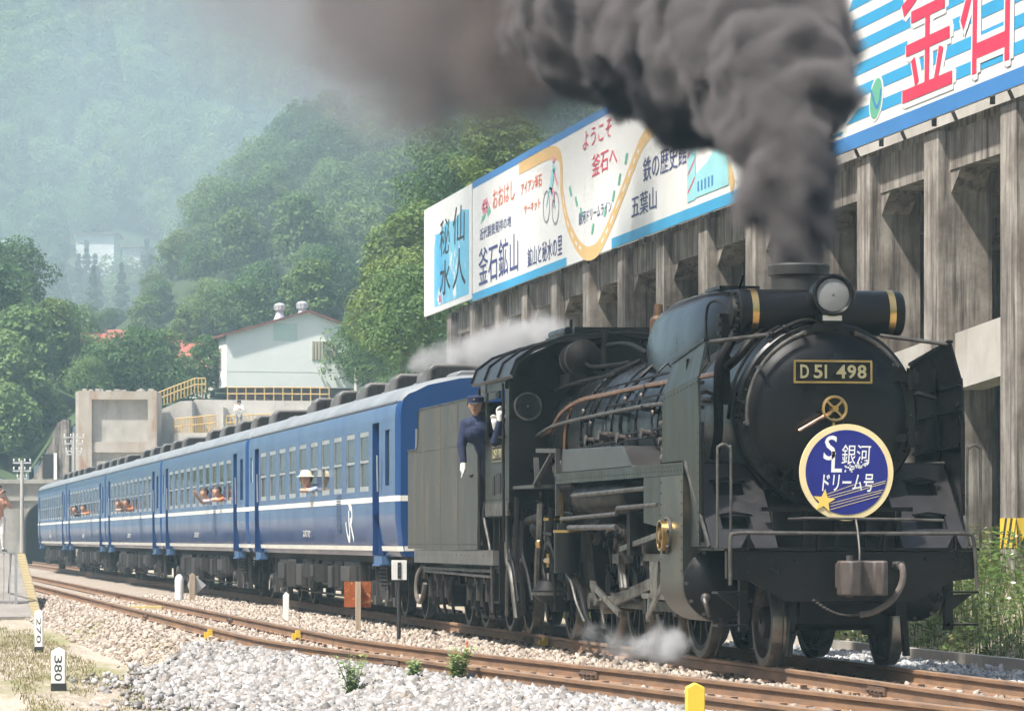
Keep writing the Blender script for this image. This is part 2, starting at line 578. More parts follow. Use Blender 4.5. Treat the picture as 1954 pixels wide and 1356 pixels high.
# sloping front apron with foot holes on each side of the smokebox
for s in (-1, 1):
    ya, yb = s * 0.62, s * 1.27
    def ap(t, y, o=0.0):
        return (-0.42 - 0.86 * t - o * 0.69, y, 1.15 + 0.82 * t - o * 0.72)
    b = MB()
    rows = [0, 0.22, 0.38, 0.62, 0.78, 1.0]
    ys = [ya, ya + s * 0.20, ya + s * 0.50, yb]
    for i in range(5):
        for j in range(3):
            if i in (1, 3) and j == 1:
                continue
            q = [ap(rows[i], ys[j]), ap(rows[i], ys[j + 1]), ap(rows[i + 1], ys[j + 1]), ap(rows[i + 1], ys[j])]
            r = [ap(rows[i], ys[j], .02), ap(rows[i], ys[j + 1], .02), ap(rows[i + 1], ys[j + 1], .02), ap(rows[i + 1], ys[j], .02)]
            b.add(q + r, [(0, 1, 2, 3), (7, 6, 5, 4), (0, 4, 5, 1), (1, 5, 6, 2), (2, 6, 7, 3), (3, 7, 4, 0)])
    apron = P('front_apron', b, pm('apron_black', (0.010, 0.009, 0.010), (0.020, 0.018, 0.018), 4, rough=0.42, c3=(0.05, 0.038, 0.03), s3=7), smooth=False)
    for i in (1, 3):
        t0, t1 = rows[i], rows[i + 1]
        b = MB()
        q = [ap(t0, ys[1]), ap(t0, ys[2]), ap(t1, ys[2]), ap(t1, ys[1])]
        r = [(p[0] - 0.17, p[1], p[2] - 0.02) for p in q]
        b.add(q + r, [(4, 5, 6, 7), (0, 4, 5, 1), (1, 5, 6, 2), (2, 6, 7, 3), (3, 7, 4, 0)])
        b.tube([ap(t1, ys[1] - s * 0.02, -.012), ap(t1 + .03, (ys[1] + ys[2]) / 2, -.02), ap(t1, ys[2] + s * 0.02, -.012)], 0.012, 6)
        P('foot_hole', b, DARKHOLE, apron, smooth=False)
    # side cheek of the apron and edge bar
    P('apron_edge', MB().bar((-1.32, s * 1.335, 1.99), (-0.40, s * 1.30, 1.16), 0.02, 0.035), DULLSTEEL, apron)
    P('apron_cheek', MB().prism([(-1.30, 1.95), (-0.42, 1.16), (-1.30, 1.16)], s * 1.275, s * 1.29, 'xz'), BLACK, apron)
# uncoupling lever and front handrail
P('front_handrail', MB().tube(smooth_path([(0.05, -1.20, 0.80), (0.05, -1.20, 1.22), (0.05, -1.15, 1.285), (0.05, -0.9, 1.29), (0.05, 0, 1.285), (0.05, 0.95, 1.285), (0.05, 1.12, 1.28), (0.05, 1.18, 1.21), (0.06, 1.21, 0.76)], 4), 0.019), DULLSTEEL)
b = MB()
for y in (-1.02, -0.35, 0.3, 1.0):
    b = MB().bar((0.03, y, 1.13), (0.05, y, 1.29), 0.02, 0.03, up=(1, 0, 0))
    b.prism([(y - 0.07, 1.151), (y + 0.07, 1.151), (y + 0.01, 1.27), (y - 0.01, 1.27)], 0.0, 0.02)
    P('handrail_bracket', b, BLACK)
P('uncoupling_lever', MB().tube([(-0.03, -0.62, 1.42), (-0.03, -0.42, 1.43), (-0.03, 0.5, 1.42), (-0.02, 0.9, 1.41)], 0.014), DULLSTEEL)
# tall posts at the front corners
for s in (-1, 1):
    P('corner_post', MB().tube(smooth_path([(-0.10, s * 1.16, 1.15), (-0.10, s * 1.16, 2.02), (-0.10, s * 1.18, 2.10), (-0.10, s * 1.23, 2.13), (-0.10, s * 1.28, 2.10), (-0.10, s * 1.29, 2.02), (-0.10, s * 1.29, 1.15)], 4), 0.014), DULLSTEEL)
# coupler
b = MB().bx(-0.1, 0.16, -0.17, 0.17, 0.76, 1.01)
b.prism([(0.16, -0.20), (0.34, -0.21), (0.44, -0.13), (0.43, -0.03), (0.34, 0.02), (0.36, 0.12), (0.46, 0.17), (0.44, 0.23), (0.16, 0.22)], 0.70, 1.03, 'xy')
coupler = P('coupler', b, pm('coupler_iron', (0.085, 0.065, 0.055), (0.045, 0.036, 0.032), 7, rough=0.55, c3=(0.20, 0.09, 0.05), s3=6, t3=(0.58, 0.8)), bevel=0.02)
P('knuckle_pin', MB().cyl((0.34, -0.12, 0.68), (0.34, -0.12, 1.08), 0.032), DULLSTEEL, coupler)
P('lock_lifter', MB().tube(smooth_path([(0.25, 0, 1.03), (0.22, 0.01, 1.12), (0.12, 0.02, 1.3), (0.05, 0.02, 1.42)], 4), 0.012), DULLSTEEL, coupler)
b = MB().tube(smooth_path([(0.05, 0.42, 0.97), (0.16, 0.43, 0.98), (0.20, 0.44, 0.92), (0.21, 0.42, 0.80), (0.21, 0.32, 0.65), (0.2, 0.16, 0.55), (0.2, 0.02, 0.52)], 5), 0.032, 10)
P('brake_hose', b, pm('rubber_hose', (0.14, 0.115, 0.095), (0.08, 0.065, 0.055), 9, rough=0.8))
P('hose_cock', MB().cyl((0.02, 0.42, 0.98), (0.17, 0.43, 0.98), 0.042).cyl((0.12, 0.36, 1.0), (0.12, 0.47, 1.0), 0.02), DULLSTEEL)
# hanging chain, as links
b = MB()
for i in range(15):
    t = i / 14
    b.ball((0.17, -0.42 + 0.46 * t, 0.655 - 0.13 * t - 0.06 * sin(pi * t)), (0.012, 0.022, 0.012), 6, 4)
P('chain', b, DULLSTEEL)
# front steps under the beam
for s in (-1, 1):
    b = MB().bx(-0.28, -0.20, s * 0.97, s * 1.05, 0.36, 0.9)
    b.bx(-0.38, -0.12, s * 0.99, s * 1.28, 0.405, 0.425)
    b.bx(-0.38, -0.12, s * 0.99, s * 1.28, 0.715, 0.735)
    b.prism([(s * 1.05, 0.70), (s * 1.26, 0.71), (s * 1.05, 0.55)], -0.26, -0.24)
    P('front_step', b, BLACK)
# rail guard irons
for s in (-1, 1):
    P('guard_iron', MB().bar((-0.15, s * 0.52, 0.8), (-0.18, s * 0.58, 0.12), 0.05, 0.10, up=(1, 0, 0)), GREASE)

# --- smokebox and boiler
prof = [(-0.93, 0.80), (-0.93, 0.885), (-0.955, 0.91), (-1.06, 0.915), (-1.06, 0.885), (-3.05, 0.885)]
P('smokebox', MB().lathe([(x, r) for x, r in prof], (0, 0, BZ), n=56), BLACK)
door = P('smokebox_door', MB().lathe([(-0.94, 0.79), (-0.925, 0.79), (-0.905, 0.76), (-0.86, 0.70), (-0.81, 0.58), (-0.775, 0.42), (-0.755, 0.22), (-0.75, 0.01)], (0, 0, BZ), n=56), BLACK)
b = MB()
for i in range(44):
    t = 2 * pi * i / 44
    b.ball((-0.935, 0.845 * cos(t), BZ + 0.845 * sin(t)), (0.014, 0.013, 0.013), 6, 4)
P('rim_rivet', b, BLACK)
for z, w in ((2.80, 0.40), (2.22, 0.35)):
    b = MB().bar((-0.80, 0.12, z), (-0.90, 0.80, z), 0.025, 0.075).cyl((-0.90, 0.83, z - 0.10), (-0.90, 0.83, z + 0.10), 0.042)
    b.bx(-0.97, -0.87, 0.79, 0.90, z - 0.06, z + 0.06)
    P('door_hinge', b, BLACK, door)
b = MB()
for (y, z) in ((-0.62, 2.62), (-0.62, 2.53)):
    b.ball((-0.865, y, z), 0.02, 8, 6)
b.bar((-0.86, -0.62, 2.50), (-0.86, -0.62, 2.66), 0.02, 0.02, up=(1, 0, 0))
P('door_catch', b, DULLSTEEL, door)
wheel = P('door_handwheel', MB().tube([(-0.66, 0.115 * cos(2 * pi * i / 24), 2.49 + 0.115 * sin(2 * pi * i / 24)) for i in range(24)], 0.017, 8, closed=True), BRASS, door)
b = MB().cyl((-0.75, 0, 2.49), (-0.62, 0, 2.49), 0.03)
for i in range(4):
    t = pi / 4 + i * pi / 2
    b.bar((-0.66, 0, 2.49), (-0.66, 0.11 * cos(t), 2.49 + 0.11 * sin(t)), 0.02, 0.02, up=(1, 0, 0))
P('handwheel_spoke', b, BRASS, wheel)
P('locking_handle', MB().tube([(-0.69, -0.02, 2.47), (-0.67, -0.10, 2.42), (-0.65, -0.36, 2.27)], [0.016, 0.017, 0.021], 10), COPPERBR, door)
P('handle_stem', MB().cyl((-0.68, 0.0, 2.40), (-0.68, -0.01, 2.31), 0.014), BRASS, door)
plate = P('number_plate', MB().bx(-0.735, -0.722, -0.385, 0.385, 2.745, 2.955), BLACK, door)
b = MB()
for (y0, y1, z0, z1) in ((-0.39, 0.39, 2.943, 2.962), (-0.39, 0.39, 2.738, 2.757), (-0.392, -0.372, 2.757, 2.943), (0.372, 0.392, 2.757, 2.943)):
    b.bx(-0.736, -0.714, y0, y1, z0, z1)
P('plate_border', b, BRASS, plate, smooth=False)
LET = pm('plate_letter_brass', (0.46, 0.42, 0.24), (0.38, 0.34, 0.2), 5, rough=0.4, metal=0.6)
for body, y0, w in (('D', -0.325, 0.085), ('5', -0.19, 0.085), ('1', -0.082, 0.045), ('4', 0.035, 0.095), ('9', 0.145, 0.085), ('8', 0.245, 0.088)):
    lettering(body if body != '1' else 'I', 'plate_character', LET, plate, (-0.718, y0, 2.785), (0, 1, 0), (0, 0, 1), w if body != '1' else 0.022, 0.132, 0.005, bold=0.02 if body != '1' else 0)
for a0, a1 in ((186, 108), (72, 36)):
    P('smokebox_handrail', MB().tube([(-0.83, y, z) for y, z in arc((0, BZ), 0.83, a0, a1, 14)], 0.019), DULLSTEEL)
    b = MB()
    for t in (a0, (a0 + a1) / 2, a1):
        t = radians(t)
        b.cyl((-0.95, 0.83 * cos(t), BZ + 0.83 * sin(t)), (-0.81, 0.83 * cos(t), BZ + 0.83 * sin(t)), 0.022, n=8)
    P('handrail_knob', b, DULLSTEEL)
P('smokebox_saddle', MB().prism([(-0.62, 1.1), (-0.46, 1.42), (-0.52, 1.78), (0.52, 1.78), (0.46, 1.42), (0.62, 1.1)], -2.7, -1.15), GREASE)
b = MB()
for i in range(5):
    y = -0.62 + 0.31 * i
    b.bx(-0.62, -0.56, y - 0.02, y + 0.02, 1.15, 1.52)
b.bx(-0.64, -0.55, -0.75, 0.75, 1.50, 1.54)
P('deck_box', MB().bx(-1.14, -0.64, -0.6, 0.6, 1.151, 1.50), GREASE)
P('deck_bracket', b, BLACK)
P('boiler_barrel', MB().lathe([(-3.05, 0.86), (-3.05, 0.80), (-5.6, 0.815), (-7.2, 0.875), (-8.6, 0.88), (-11.0, 0.90)], (0, 0, BZ), n=48, caps=False), pm('boiler_black', (0.010, 0.011, 0.0115), (0.005, 0.0052, 0.0055), 1.5, spec=0.3, rough=0.2, rough2=0.42, c3=(0.04, 0.034, 0.028), s3=5, t3=(0.6, 0.85)))
for x, r in ((-3.9, 0.806), (-5.0, 0.812), (-6.1, 0.836), (-7.2, 0.877), (-8.6, 0.882), (-9.8, 0.893)):
    P('boiler_band', MB().lathe([(x - 0.03, r), (x - 0.03, r + 0.012), (x + 0.03, r + 0.012), (x + 0.03, r)], (0, 0, BZ), n=48, caps=False), BLACK)
P('firebox', MB().prism([(-0.72, 1.2), (-0.86, 2.2), (0.86, 2.2), (0.72, 1.2)], -11.0, -8.6), GREASE)

# --- feed water heater across the top of the smokebox
hz, hx = 3.45, -1.28
heater = P('feedwater_heater', MB().lathe([(-0.84, 0.14), (-0.84, 0.205), (-0.82, 0.225), (0.80, 0.225), (0.83, 0.205), (0.84, 0.15)], (hx, 0, hz), (0, 1, 0), n=40), BLACK)
for y in (-0.68, 0.70):
    P('brass_band', MB().lathe([(y - 0.032, 0.224), (y - 0.032, 0.231), (y + 0.032, 0.231), (y + 0.032, 0.224)], (hx, 0, hz), (0, 1, 0), n=40, caps=False), BRASS, heater)
b = MB()
for i in range(14):
    t = 2 * pi * i / 14
    b.cyl((hx + 0.185 * cos(t), -0.87, hz + 0.185 * sin(t)), (hx + 0.185 * cos(t), -0.83, hz + 0.185 * sin(t)), 0.02, n=6)
b.lathe([(-0.90, 0.05), (-0.885, 0.13), (-0.84, 0.15)], (hx, 0, hz), (0, 1, 0), n=20)
P('end_bolt', b, GREASE, heater)
# finned valve block and pipes hanging at the near end of the heater
b = MB()
for i in range(6):
    b.bx(-1.50 + 0.02 * i, -1.34, -0.98 - 0.012 * (i % 2), -0.86, 3.40 - 0.085 * i, 3.44 - 0.085 * i)
b.bx(-1.46, -1.36, -0.95, -0.87, 2.55, 3.44)
b.cyl((-1.42, -0.98, 2.72), (-1.42, -0.86, 2.72), 0.06)
P('heater_valve', b, GREASE)
b = MB()
b.tube(smooth_path([(-1.45, -0.86, 3.50), (-1.62, -0.96, 3.58), (-1.72, -1.02, 3.5), (-1.74, -1.02, 3.2), (-1.72, -1.0, 2.98)], 4), 0.014)
b.tube(smooth_path([(-1.30, -0.80, 3.30), (-1.30, -0.90, 3.12), (-1.33, -0.98, 2.95), (-1.40, -0.98, 2.7), (-1.44, -0.97, 2.3), (-1.5, -1.0, 2.02)], 4), 0.05, 10)
b.tube(smooth_path([(-1.16, -0.55, 3.28), (-1.10, -0.72, 3.16), (-1.12, -0.83, 3.02), (-1.3, -0.92, 2.9)], 4), 0.042, 10)
b.tube(smooth_path([(-1.05, -0.45, 3.30), (-1.0, -0.62, 3.20), (-0.99, -0.78, 3.02), (-1.02, -0.91, 2.75), (-1.06, -0.96, 2.40)], 4), 0.018)
b.tube(smooth_path([(-1.0, -0.2, 3.28), (-0.97, -0.4, 3.25), (-0.96, -0.58, 3.14)], 4), 0.022)
P('heater_pipe', b, GREASE)
P('hanging_cable', MB().tube(smooth_path([(-0.98, -0.60, 3.19), (-0.95, -0.45, 3.27), (-0.94, -0.3, 3.34), (-0.94, -0.18, 3.36), (-0.96, -0.08, 3.33)], 5), 0.02).ball((-0.95, -0.42, 3.28), 0.035).ball((-0.96, -0.55, 3.22), 0.03), GREASE)
# headlamp
hl = P('headlamp', MB().lathe([(-1.12, 0.06), (-1.08, 0.15), (-0.98, 0.185), (-0.76, 0.19), (-0.745, 0.205), (-0.70, 0.205), (-0.695, 0.185), (-0.72, 0.165)], (0, 0, 3.59), n=36), BLACK)
P('lens', MB().lathe([(-0.90, 0.02), (-0.86, 0.09), (-0.78, 0.14), (-0.725, 0.167)], (0, 0, 3.59), n=32, caps=True), LENS, hl)
P('lens_glass', MB().lathe([(-0.722, 0.168), (-0.708, 0.11), (-0.702, 0.01)], (0, 0, 3.59), n=32, caps=False), glass('lamp_glass', (0.9, 0.92, 0.92), 0.03, 0.22), hl)
P('bulb', MB().ball((-0.80, 0.0, 3.59), 0.028), BRASS, hl)
P('lamp_bracket', MB().bx(-1.05, -0.78, -0.09, 0.09, 3.32, 3.42).bx(-1.0, -0.86, -0.14, 0.14, 3.25, 3.33), BLACK)
P('lamp_plate', MB().bx(-0.75, -0.74, -0.095, 0.095, 3.345, 3.395), WHITE)
P('lamp_hinge', MB().bx(-0.80, -0.72, 0.195, 0.225, 3.56, 3.64), DULLSTEEL, hl)

# --- chimney, dome, valves
P('chimney', MB().lathe([(3.20, 0.36), (3.36, 0.30), (3.50, 0.272), (3.86, 0.282), (3.87, 0.305), (3.96, 0.312), (3.98, 0.295), (3.98, 0.24), (3.5, 0.22)], (-2.05, 0, 0), (0, 0, 1), n=40, caps=False), pm('chimney_black', (0.014, 0.013, 0.013), (0.022, 0.02, 0.019), 3, rough=0.65))
# streamlined dome: superelliptic sections along x
secs = []
for (x, w, top) in ((-3.55, 0.16, 3.40), (-3.62, 0.34, 3.58), (-3.8, 0.46, 3.74), (-4.15, 0.53, 3.86), (-4.7, 0.56, 3.905), (-5.6, 0.56, 3.915), (-6.4, 0.56, 3.905), (-6.9, 0.54, 3.85), (-7.2, 0.48, 3.74), (-7.42, 0.37, 3.58), (-7.52, 0.2, 3.38)):
    ring = []
    for i in range(21):
        t = pi * i / 20
        c, s_ = cos(t), sin(t)
        ring.append((x, w * math.copysign(abs(c) ** 0.62, c), 2.95 + (top - 2.95) * abs(s_) ** 0.62))
    secs.append(ring)
b = MB()
vs_ = [p for r in secs for p in r]
fs_ = []
for j in range(len(secs) - 1):
    for i in range(20):
        fs_.append((j * 21 + i, j * 21 + i + 1, (j + 1) * 21 + i + 1, (j + 1) * 21 + i))
fs_ += [tuple(range(21)), tuple(range((len(secs) - 1) * 21, len(secs) * 21))]
b.add(vs_, fs_)
dome = P('steam_dome', b, pm('dome_black', (0.006, 0.0062, 0.0068), (0.004, 0.004, 0.0043), 2, spec=0.32, rough=0.13, rough2=0.3, c3=(0.05, 0.045, 0.04), s3=4, t3=(0.62, 0.9)), ang=60)
P('dome_hatch', MB().bx(-5.3, -4.6, -0.22, 0.22, 3.90, 3.935).bar((-4.6, 0, 3.93), (-4.45, 0, 4.03), 0.03, 0.02).ball((-5.9, -0.1, 3.91), (0.05, 0.05, 0.025)), BLACK, dome)
b = MB().cyl((-8.15, -0.12, 3.2), (-8.15, -0.12, 3.52), 0.05).lathe([(3.45, 0.05), (3.5, 0.09), (3.55, 0.085), (3.60, 0.105), (3.78, 0.10), (3.82, 0.06), (3.95, 0.05), (3.96, 0.02)], (-8.15, -0.12, 0), (0, 0, 1), n=16)
P('safety_valve', b, pm('bronze_valve', (0.16, 0.09, 0.045), (0.09, 0.055, 0.035), 8, rough=0.5, metal=0.6))
b = MB().cyl((-8.5, 0.1, 3.2), (-8.5, 0.1, 3.86), 0.06).cyl((-8.5, 0.1, 3.86), (-8.5, 0.1, 3.95), 0.04)
b.tube([(-8.2, -0.3, 3.3), (-8.4, -0.5, 3.2), (-8.9, -0.55, 3.15)], 0.04)
P('whistle', b, GREASE)
# turbo generator in front of the cab
b = MB()
b.lathe([(-10.75, 0.10), (-10.72, 0.19), (-10.55, 0.20), (-10.52, 0.15), (-10.40, 0.15), (-10.38, 0.215), (-10.12, 0.215), (-10.08, 0.13), (-10.05, 0.05)], (0, -0.62, 3.42), n=28)
gen = P('turbo_generator', b, GREASE)
P('generator_band', MB().lathe([(-10.62, 0.20), (-10.62, 0.208), (-10.58, 0.208), (-10.58, 0.20)], (0, -0.62, 3.42), n=28, caps=False).lathe([(-10.2, 0.215), (-10.2, 0.224), (-10.15, 0.224), (-10.15, 0.215)], (0, -0.62, 3.42), n=28, caps=False), DULLSTEEL, gen)
P('generator_bracket', MB().bx(-10.7, -10.1, -0.80, -0.45, 3.1, 3.24).cyl((-10.4, -0.3, 3.2), (-10.4, -0.3, 3.78), 0.045), GREASE)
b = MB()
b.tube(smooth_path([(-8.6, -0.35, 3.3), (-9.2, -0.55, 3.28), (-9.8, -0.58, 3.3), (-10.1, -0.6, 3.35)], 4), 0.025)
b.tube(smooth_path([(-8.5, -0.55, 3.15), (-9.0, -0.72, 3.12), (-9.6, -0.8, 3.1), (-10.9, -0.85, 3.05)], 4), 0.022)
b.tube(smooth_path([(-8.4, -0.2, 3.4), (-9.3, -0.25, 3.55), (-10.9, -0.3, 3.6)], 4), 0.03)
P('boiler_top_pipe', b, GREASE)
# pipes along the near side of the boiler
b = MB().tube(smooth_path([(-1.6, -0.95, 2.86), (-3.0, -0.93, 2.87), (-5.0, -0.93, 2.88), (-7.0, -0.97, 2.86), (-8.6, -0.98, 2.84), (-9.6, -1.0, 2.72), (-10.2, -1.0, 2.55), (-10.9, -1.0, 2.5)], 4), 0.028)
P('copper_pipe', b, COPPER)
b = MB().tube(smooth_path([(-1.6, -0.99, 2.62), (-3.0, -0.95, 2.64), (-5.0, -0.96, 2.66), (-7.0, -1.0, 2.64), (-8.6, -1.02, 2.62), (-10.0, -1.04, 2.58), (-10.95, -1.04, 2.5)], 4), 0.022)
P('boiler_handrail', b, DULLSTEEL)
b = MB()
for x in (-2.2, -3.6, -5.0, -6.4, -7.6, -8.6):
    P('pipe_bracket', MB().bar((x, -0.78, 2.88), (x, -0.96, 2.87), 0.03, 0.05), GREASE)
    P('pipe_bracket', MB().bar((x, -0.80, 2.60), (x, -1.0, 2.64), 0.03, 0.05), GREASE)
for k, x in enumerate((-3.25, -3.5, -3.75)):
    t0 = radians(68)
    pts = [(x - 0.12 * i / 10, -0.845 * sin(radians(20 + 8.5 * i)) - 0.01, BZ + 0.845 * cos(radians(20 + 8.5 * i))) for i in range(11)]
    P('sand_pipe', MB().tube(pts + [(x - 0.15, -0.95, 2.0), (x - 0.2, -1.0, 1.9)], 0.024), GREASE)
b = MB().tube(smooth_path([(-9.3, -0.92, 2.8), (-9.3, -1.0, 2.5), (-9.32, -1.0, 2.1), (-9.3, -1.02, 1.9)], 4), 0.024)
P('vertical_copper_pipe', b, COPPER)
# check valve clutter near the deflector
b = MB()
b.ball((-3.1, -1.02, 2.22), (0.10, 0.10, 0.10)).cyl((-3.1, -1.05, 2.05), (-3.1, -1.05, 2.38), 0.05).cyl((-2.95, -1.1, 2.14), (-3.3, -1.1, 2.14), 0.045)
b.cyl((-3.15, -1.2, 2.24), (-3.15, -0.9, 2.24), 0.035).ball((-3.35, -1.08, 2.05), 0.075).cyl((-3.05, -1.15, 2.42), (-3.25, -1.15, 2.42), 0.03)
b.cyl((-3.45, -1.05, 2.0), (-3.45, -1.05, 2.2), 0.06)
P('check_valve', b, pm('valve_iron', (0.07, 0.055, 0.045), (0.035, 0.03, 0.026), 9, rough=0.5, c3=(0.2, 0.17, 0.12), s3=12, t3=(0.6, 0.8)))

# --- smoke deflectors
for s in (-1, 1):
    y0 = s * 1.315
    out = [(-0.70, 1.17), (-0.70, 2.30), (-0.78, 2.86), (-0.78, 3.0), (-2.36, 2.86), (-2.42, 2.7), (-2.42, 1.99), (-1.30, 1.99), (-0.72, 1.17)]
    b = MB()
    lo_ = [(-0.72, 1.17), (-0.72, 2.36), (-0.80, 2.80), (-2.40, 2.68), (-2.40, 2.0), (-1.34, 2.0)]
    b.prism(lo_, y0 - s * 0.011, y0 + s * 0.011, 'xz')
    # top strip bent inwards
    q = [(-0.80, y0, 2.80), (-2.40, y0, 2.68), (-2.30, y0 - s * 0.075, 2.99), (-0.86, y0 - s * 0.085, 3.15)]
    r = [(p[0], p[1] - s * 0.02, p[2]) for p in q]
    b.add(q + r, [(0, 1, 2, 3), (7, 6, 5, 4), (0, 4, 5, 1), (1, 5, 6, 2), (2, 6, 7, 3), (3, 7, 4, 0)])
    dfl = P('smoke_deflector', b, DUSTY if s < 0 else BLACK, smooth=False)
    b = MB().bar((-2.30, y0 - s * 0.085, 3.0), (-0.86, y0 - s * 0.095, 3.16), 0.05, 0.03)
    b.bar((-0.715, y0 - s * .02, 1.2), (-0.715, y0 - s * .02, 2.36), 0.03, 0.02, up=(1, 0, 0))
    P('edge_bead', b, BLACK, dfl)
    b = MB()
    for z in (2.15, 2.50, 2.74):
        b.bar((-0.74, y0 - s * 0.03, z), (-2.38, y0 - s * 0.03, z - 0.06), 0.035, 0.03)
    b.bar((-1.5, y0 - s * 0.03, 2.0), (-1.5, y0 - s * 0.05, 3.0), 0.03, 0.04, up=(1, 0, 0))
    P('stiffener', b, BLACK, dfl)
    P('deflector_stay', MB().tube([(-0.92, s * 1.24, 3.13), (-1.0, s * 0.55, 3.22)], 0.02), DULLSTEEL)
    P('lower_stay', MB().tube([(-1.5, s * 1.29, 2.62), (-1.5, s * 1.08, 2.68), (-1.5, s * 0.86, 2.60)], 0.02), DULLSTEEL)

# --- running boards, tanks, valances
for s in (-1, 1):
    b = MB().bx(-8.15, -1.32, s * 0.80, s * 1.35, 1.955, 1.985)
    b.bx(-8.1, -1.34, s * 1.325, s * 1.345, 1.865, 1.957)
    P('running_board', b, DUSTY if s < 0 else BLACK, smooth=False)
    # raised casing over the reservoir
    P('tank_casing', MB().prism([(-4.0, 1.99), (-4.5, 2.22), (-7.9, 2.26), (-8.1, 1.99)], s * 0.86, s * 1.30, 'xz'), pm('casing_grey', (0.040, 0.037, 0.035), (0.018, 0.016, 0.015), 2.5, rough=0.35, c3=(0.09, 0.075, 0.065), s3=6), bevel=0.012)
    P('air_reservoir', MB().lathe([(-7.6, 0.05), (-7.55, 0.17), (-7.45, 0.20), (-4.75, 0.20), (-4.65, 0.17), (-4.6, 0.05)], (0, s * 1.08, 1.70), n=24), GREASE)
    b = MB()
    for x in (-2.6, -4.4, -6.2, -7.9):
        b.prism([(s * 0.5, 1.955), (s * 1.32, 1.955), (s * 1.32, 1.90), (s * 0.5, 1.6)], x - 0.015, x + 0.015)
    P('board_bracket', b, GREASE)
    b = MB()
    b.tube([(-2.6, s * 1.30, 1.76), (-7.3, s * 1.30, 1.72)], 0.026)
    b.tube([(-2.6, s * 1.33, 1.58), (-4.6, s * 1.33, 1.56), (-4.75, s * 1.31, 1.50), (-7.9, s * 1.31, 1.46)], 0.024)
    b.tube([(-4.6, s * 1.34, 1.36), (-7.3, s * 1.34, 1.36)], 0.03)
    P('air_pipe', b, DULLSTEEL)
    P('hanging_plate', MB().prism([(-2.45, 1.862), (-3.25, 1.862), (-3.25, 1.40), (-2.45, 1.35)], s * 1.315, s * 1.335, 'xz'), DUSTY if s < 0 else BLACK)
    # rear stair frame at the end of the running board
    b = MB()
    b.bar((-8.10, s * 1.32, 2.26), (-8.10, s * 1.32, 1.50), 0.05, 0.04, up=(1, 0, 0))
    b.bar((-8.10, s * 1.32, 2.25), (-9.4, s * 1.32, 2.28), 0.04, 0.05)
    b.bar((-8.45, s * 1.32, 2.22), (-9.55, s * 1.32, 1.88), 0.05, 0.03)
    b.bx(-11.0, -9.5, s * 0.9, s * 1.34, 1.84, 1.88)
    b.bar((-9.5, s * 1.30, 1.88), (-9.6, s * 1.30, 2.20), 0.06, 0.03, up=(1, 0, 0))
    P('stair_frame', b, pm('stair_grey', (0.05, 0.05, 0.047), (0.028, 0.027, 0.025), 4, rough=0.5), smooth=False)
    P('reservoir_end', MB().ball((-8.55, s * 1.20, 2.05), (0.06, 0.10, 0.10), 14, 8), DULLSTEEL)

# --- cylinders
for s in (-1, 1):
    yc = s * 0.98
    poly = []
    flat = [(s * 1.345, 1.86), (s * 1.345, 0.86)]
    curve = [(yc + s * 0.365 * cos(radians(t)), 0.82 + 0.40 * sin(radians(t))) for t in range(-8, -100, -8)]
    poly = flat + curve + [(s * 0.55, 0.45), (s * 0.55, 1.86)]
    P('cylinder_jacket', MB().prism(poly, -2.40, -1.36), pm('jacket_green_grey', (0.032, 0.036, 0.026), (0.014, 0.016, 0.012), 2.2, rough=0.36, c3=(0.10, 0.072, 0.05), s3=3, t3=(0.52, 0.74), stretch=(1, 1, 0.5)) if s < 0 else GREASE, ang=25)
    b = MB().lathe([(-1.36, 0.37), (-1.30, 0.37), (-1.28, 0.34), (-1.25, 0.30), (-1.20, 0.22), (-1.18, 0.05)], (0, yc, 0.80), n=36)
    cover = P('cylinder_cover', b, BLACK)
    b = MB()
    for i in range(12):
        t = 2 * pi * i / 12
        b.cyl((-1.31, yc + 0.345 * cos(t), 0.80 + 0.345 * sin(t)), (-1.265, yc + 0.345 * cos(t), 0.80 + 0.345 * sin(t)), 0.02, n=6)
    P('cover_bolt', b, DULLSTEEL, cover)
    b = MB().lathe([(-1.36, 0.20), (-1.12, 0.20), (-1.08, 0.16), (-1.0, 0.09), (-0.98, 0.02)], (0, s * 0.92, 1.38), n=24)
    P('valve_chest', b, BLACK)
    b = MB().tube(smooth_path([(-1.2, s * 1.16, 0.62), (-1.05, s * 1.2, 0.66), (-0.98, s * 1.2, 0.60), (-1.0, s * 1.16, 0.48)], 4), 0.025)
    b.ball((-1.08, s * 1.18, 0.66), 0.05)
    P('drain_cock', b, DULLSTEEL)
    if s < 0:
        # brass handwheel-like regulator on the jacket
        yb = -1.40
        bw = P('brass_wheel', MB().lathe([(-0.03, 0.135), (-0.03, 0.155), (0.03, 0.155), (0.03, 0.135)], (-2.05, yb, 1.27), (0, 1, 0), n=28, caps=False), BRASS)
        b = MB().cyl((-2.05, yb - 0.04, 1.27), (-2.05, -1.33, 1.27), 0.05)
        for i in range(5):
            t = 2 * pi * i / 5
            b.bar((-2.05, yb, 1.27), (-2.05 + 0.14 * cos(t), yb, 1.27 + 0.14 * sin(t)), 0.035, 0.03, up=(0, 1, 0))
        P('wheel_spoke', b, BRASS, bw)
        b = MB().cyl((-2.05, -1.37, 1.27), (-2.05, -1.34, 1.27), 0.19, n=20)
        for i in range(6):
            t = 2 * pi * i / 6 + 0.3
            b.cyl((-2.05 + 0.17 * cos(t), -1.39, 1.27 + 0.17 * sin(t)), (-2.05 + 0.17 * cos(t), -1.34, 1.27 + 0.17 * sin(t)), 0.022, n=6)
        P('mounting_flange', b, DULLSTEEL)

# --- wheels
def tyre_sides(o):
    o.data.materials.append(TYRESIDE)
    for p in o.data.polygons:
        if abs(p.normal.y) > 0.7:
            p.material_index = 1


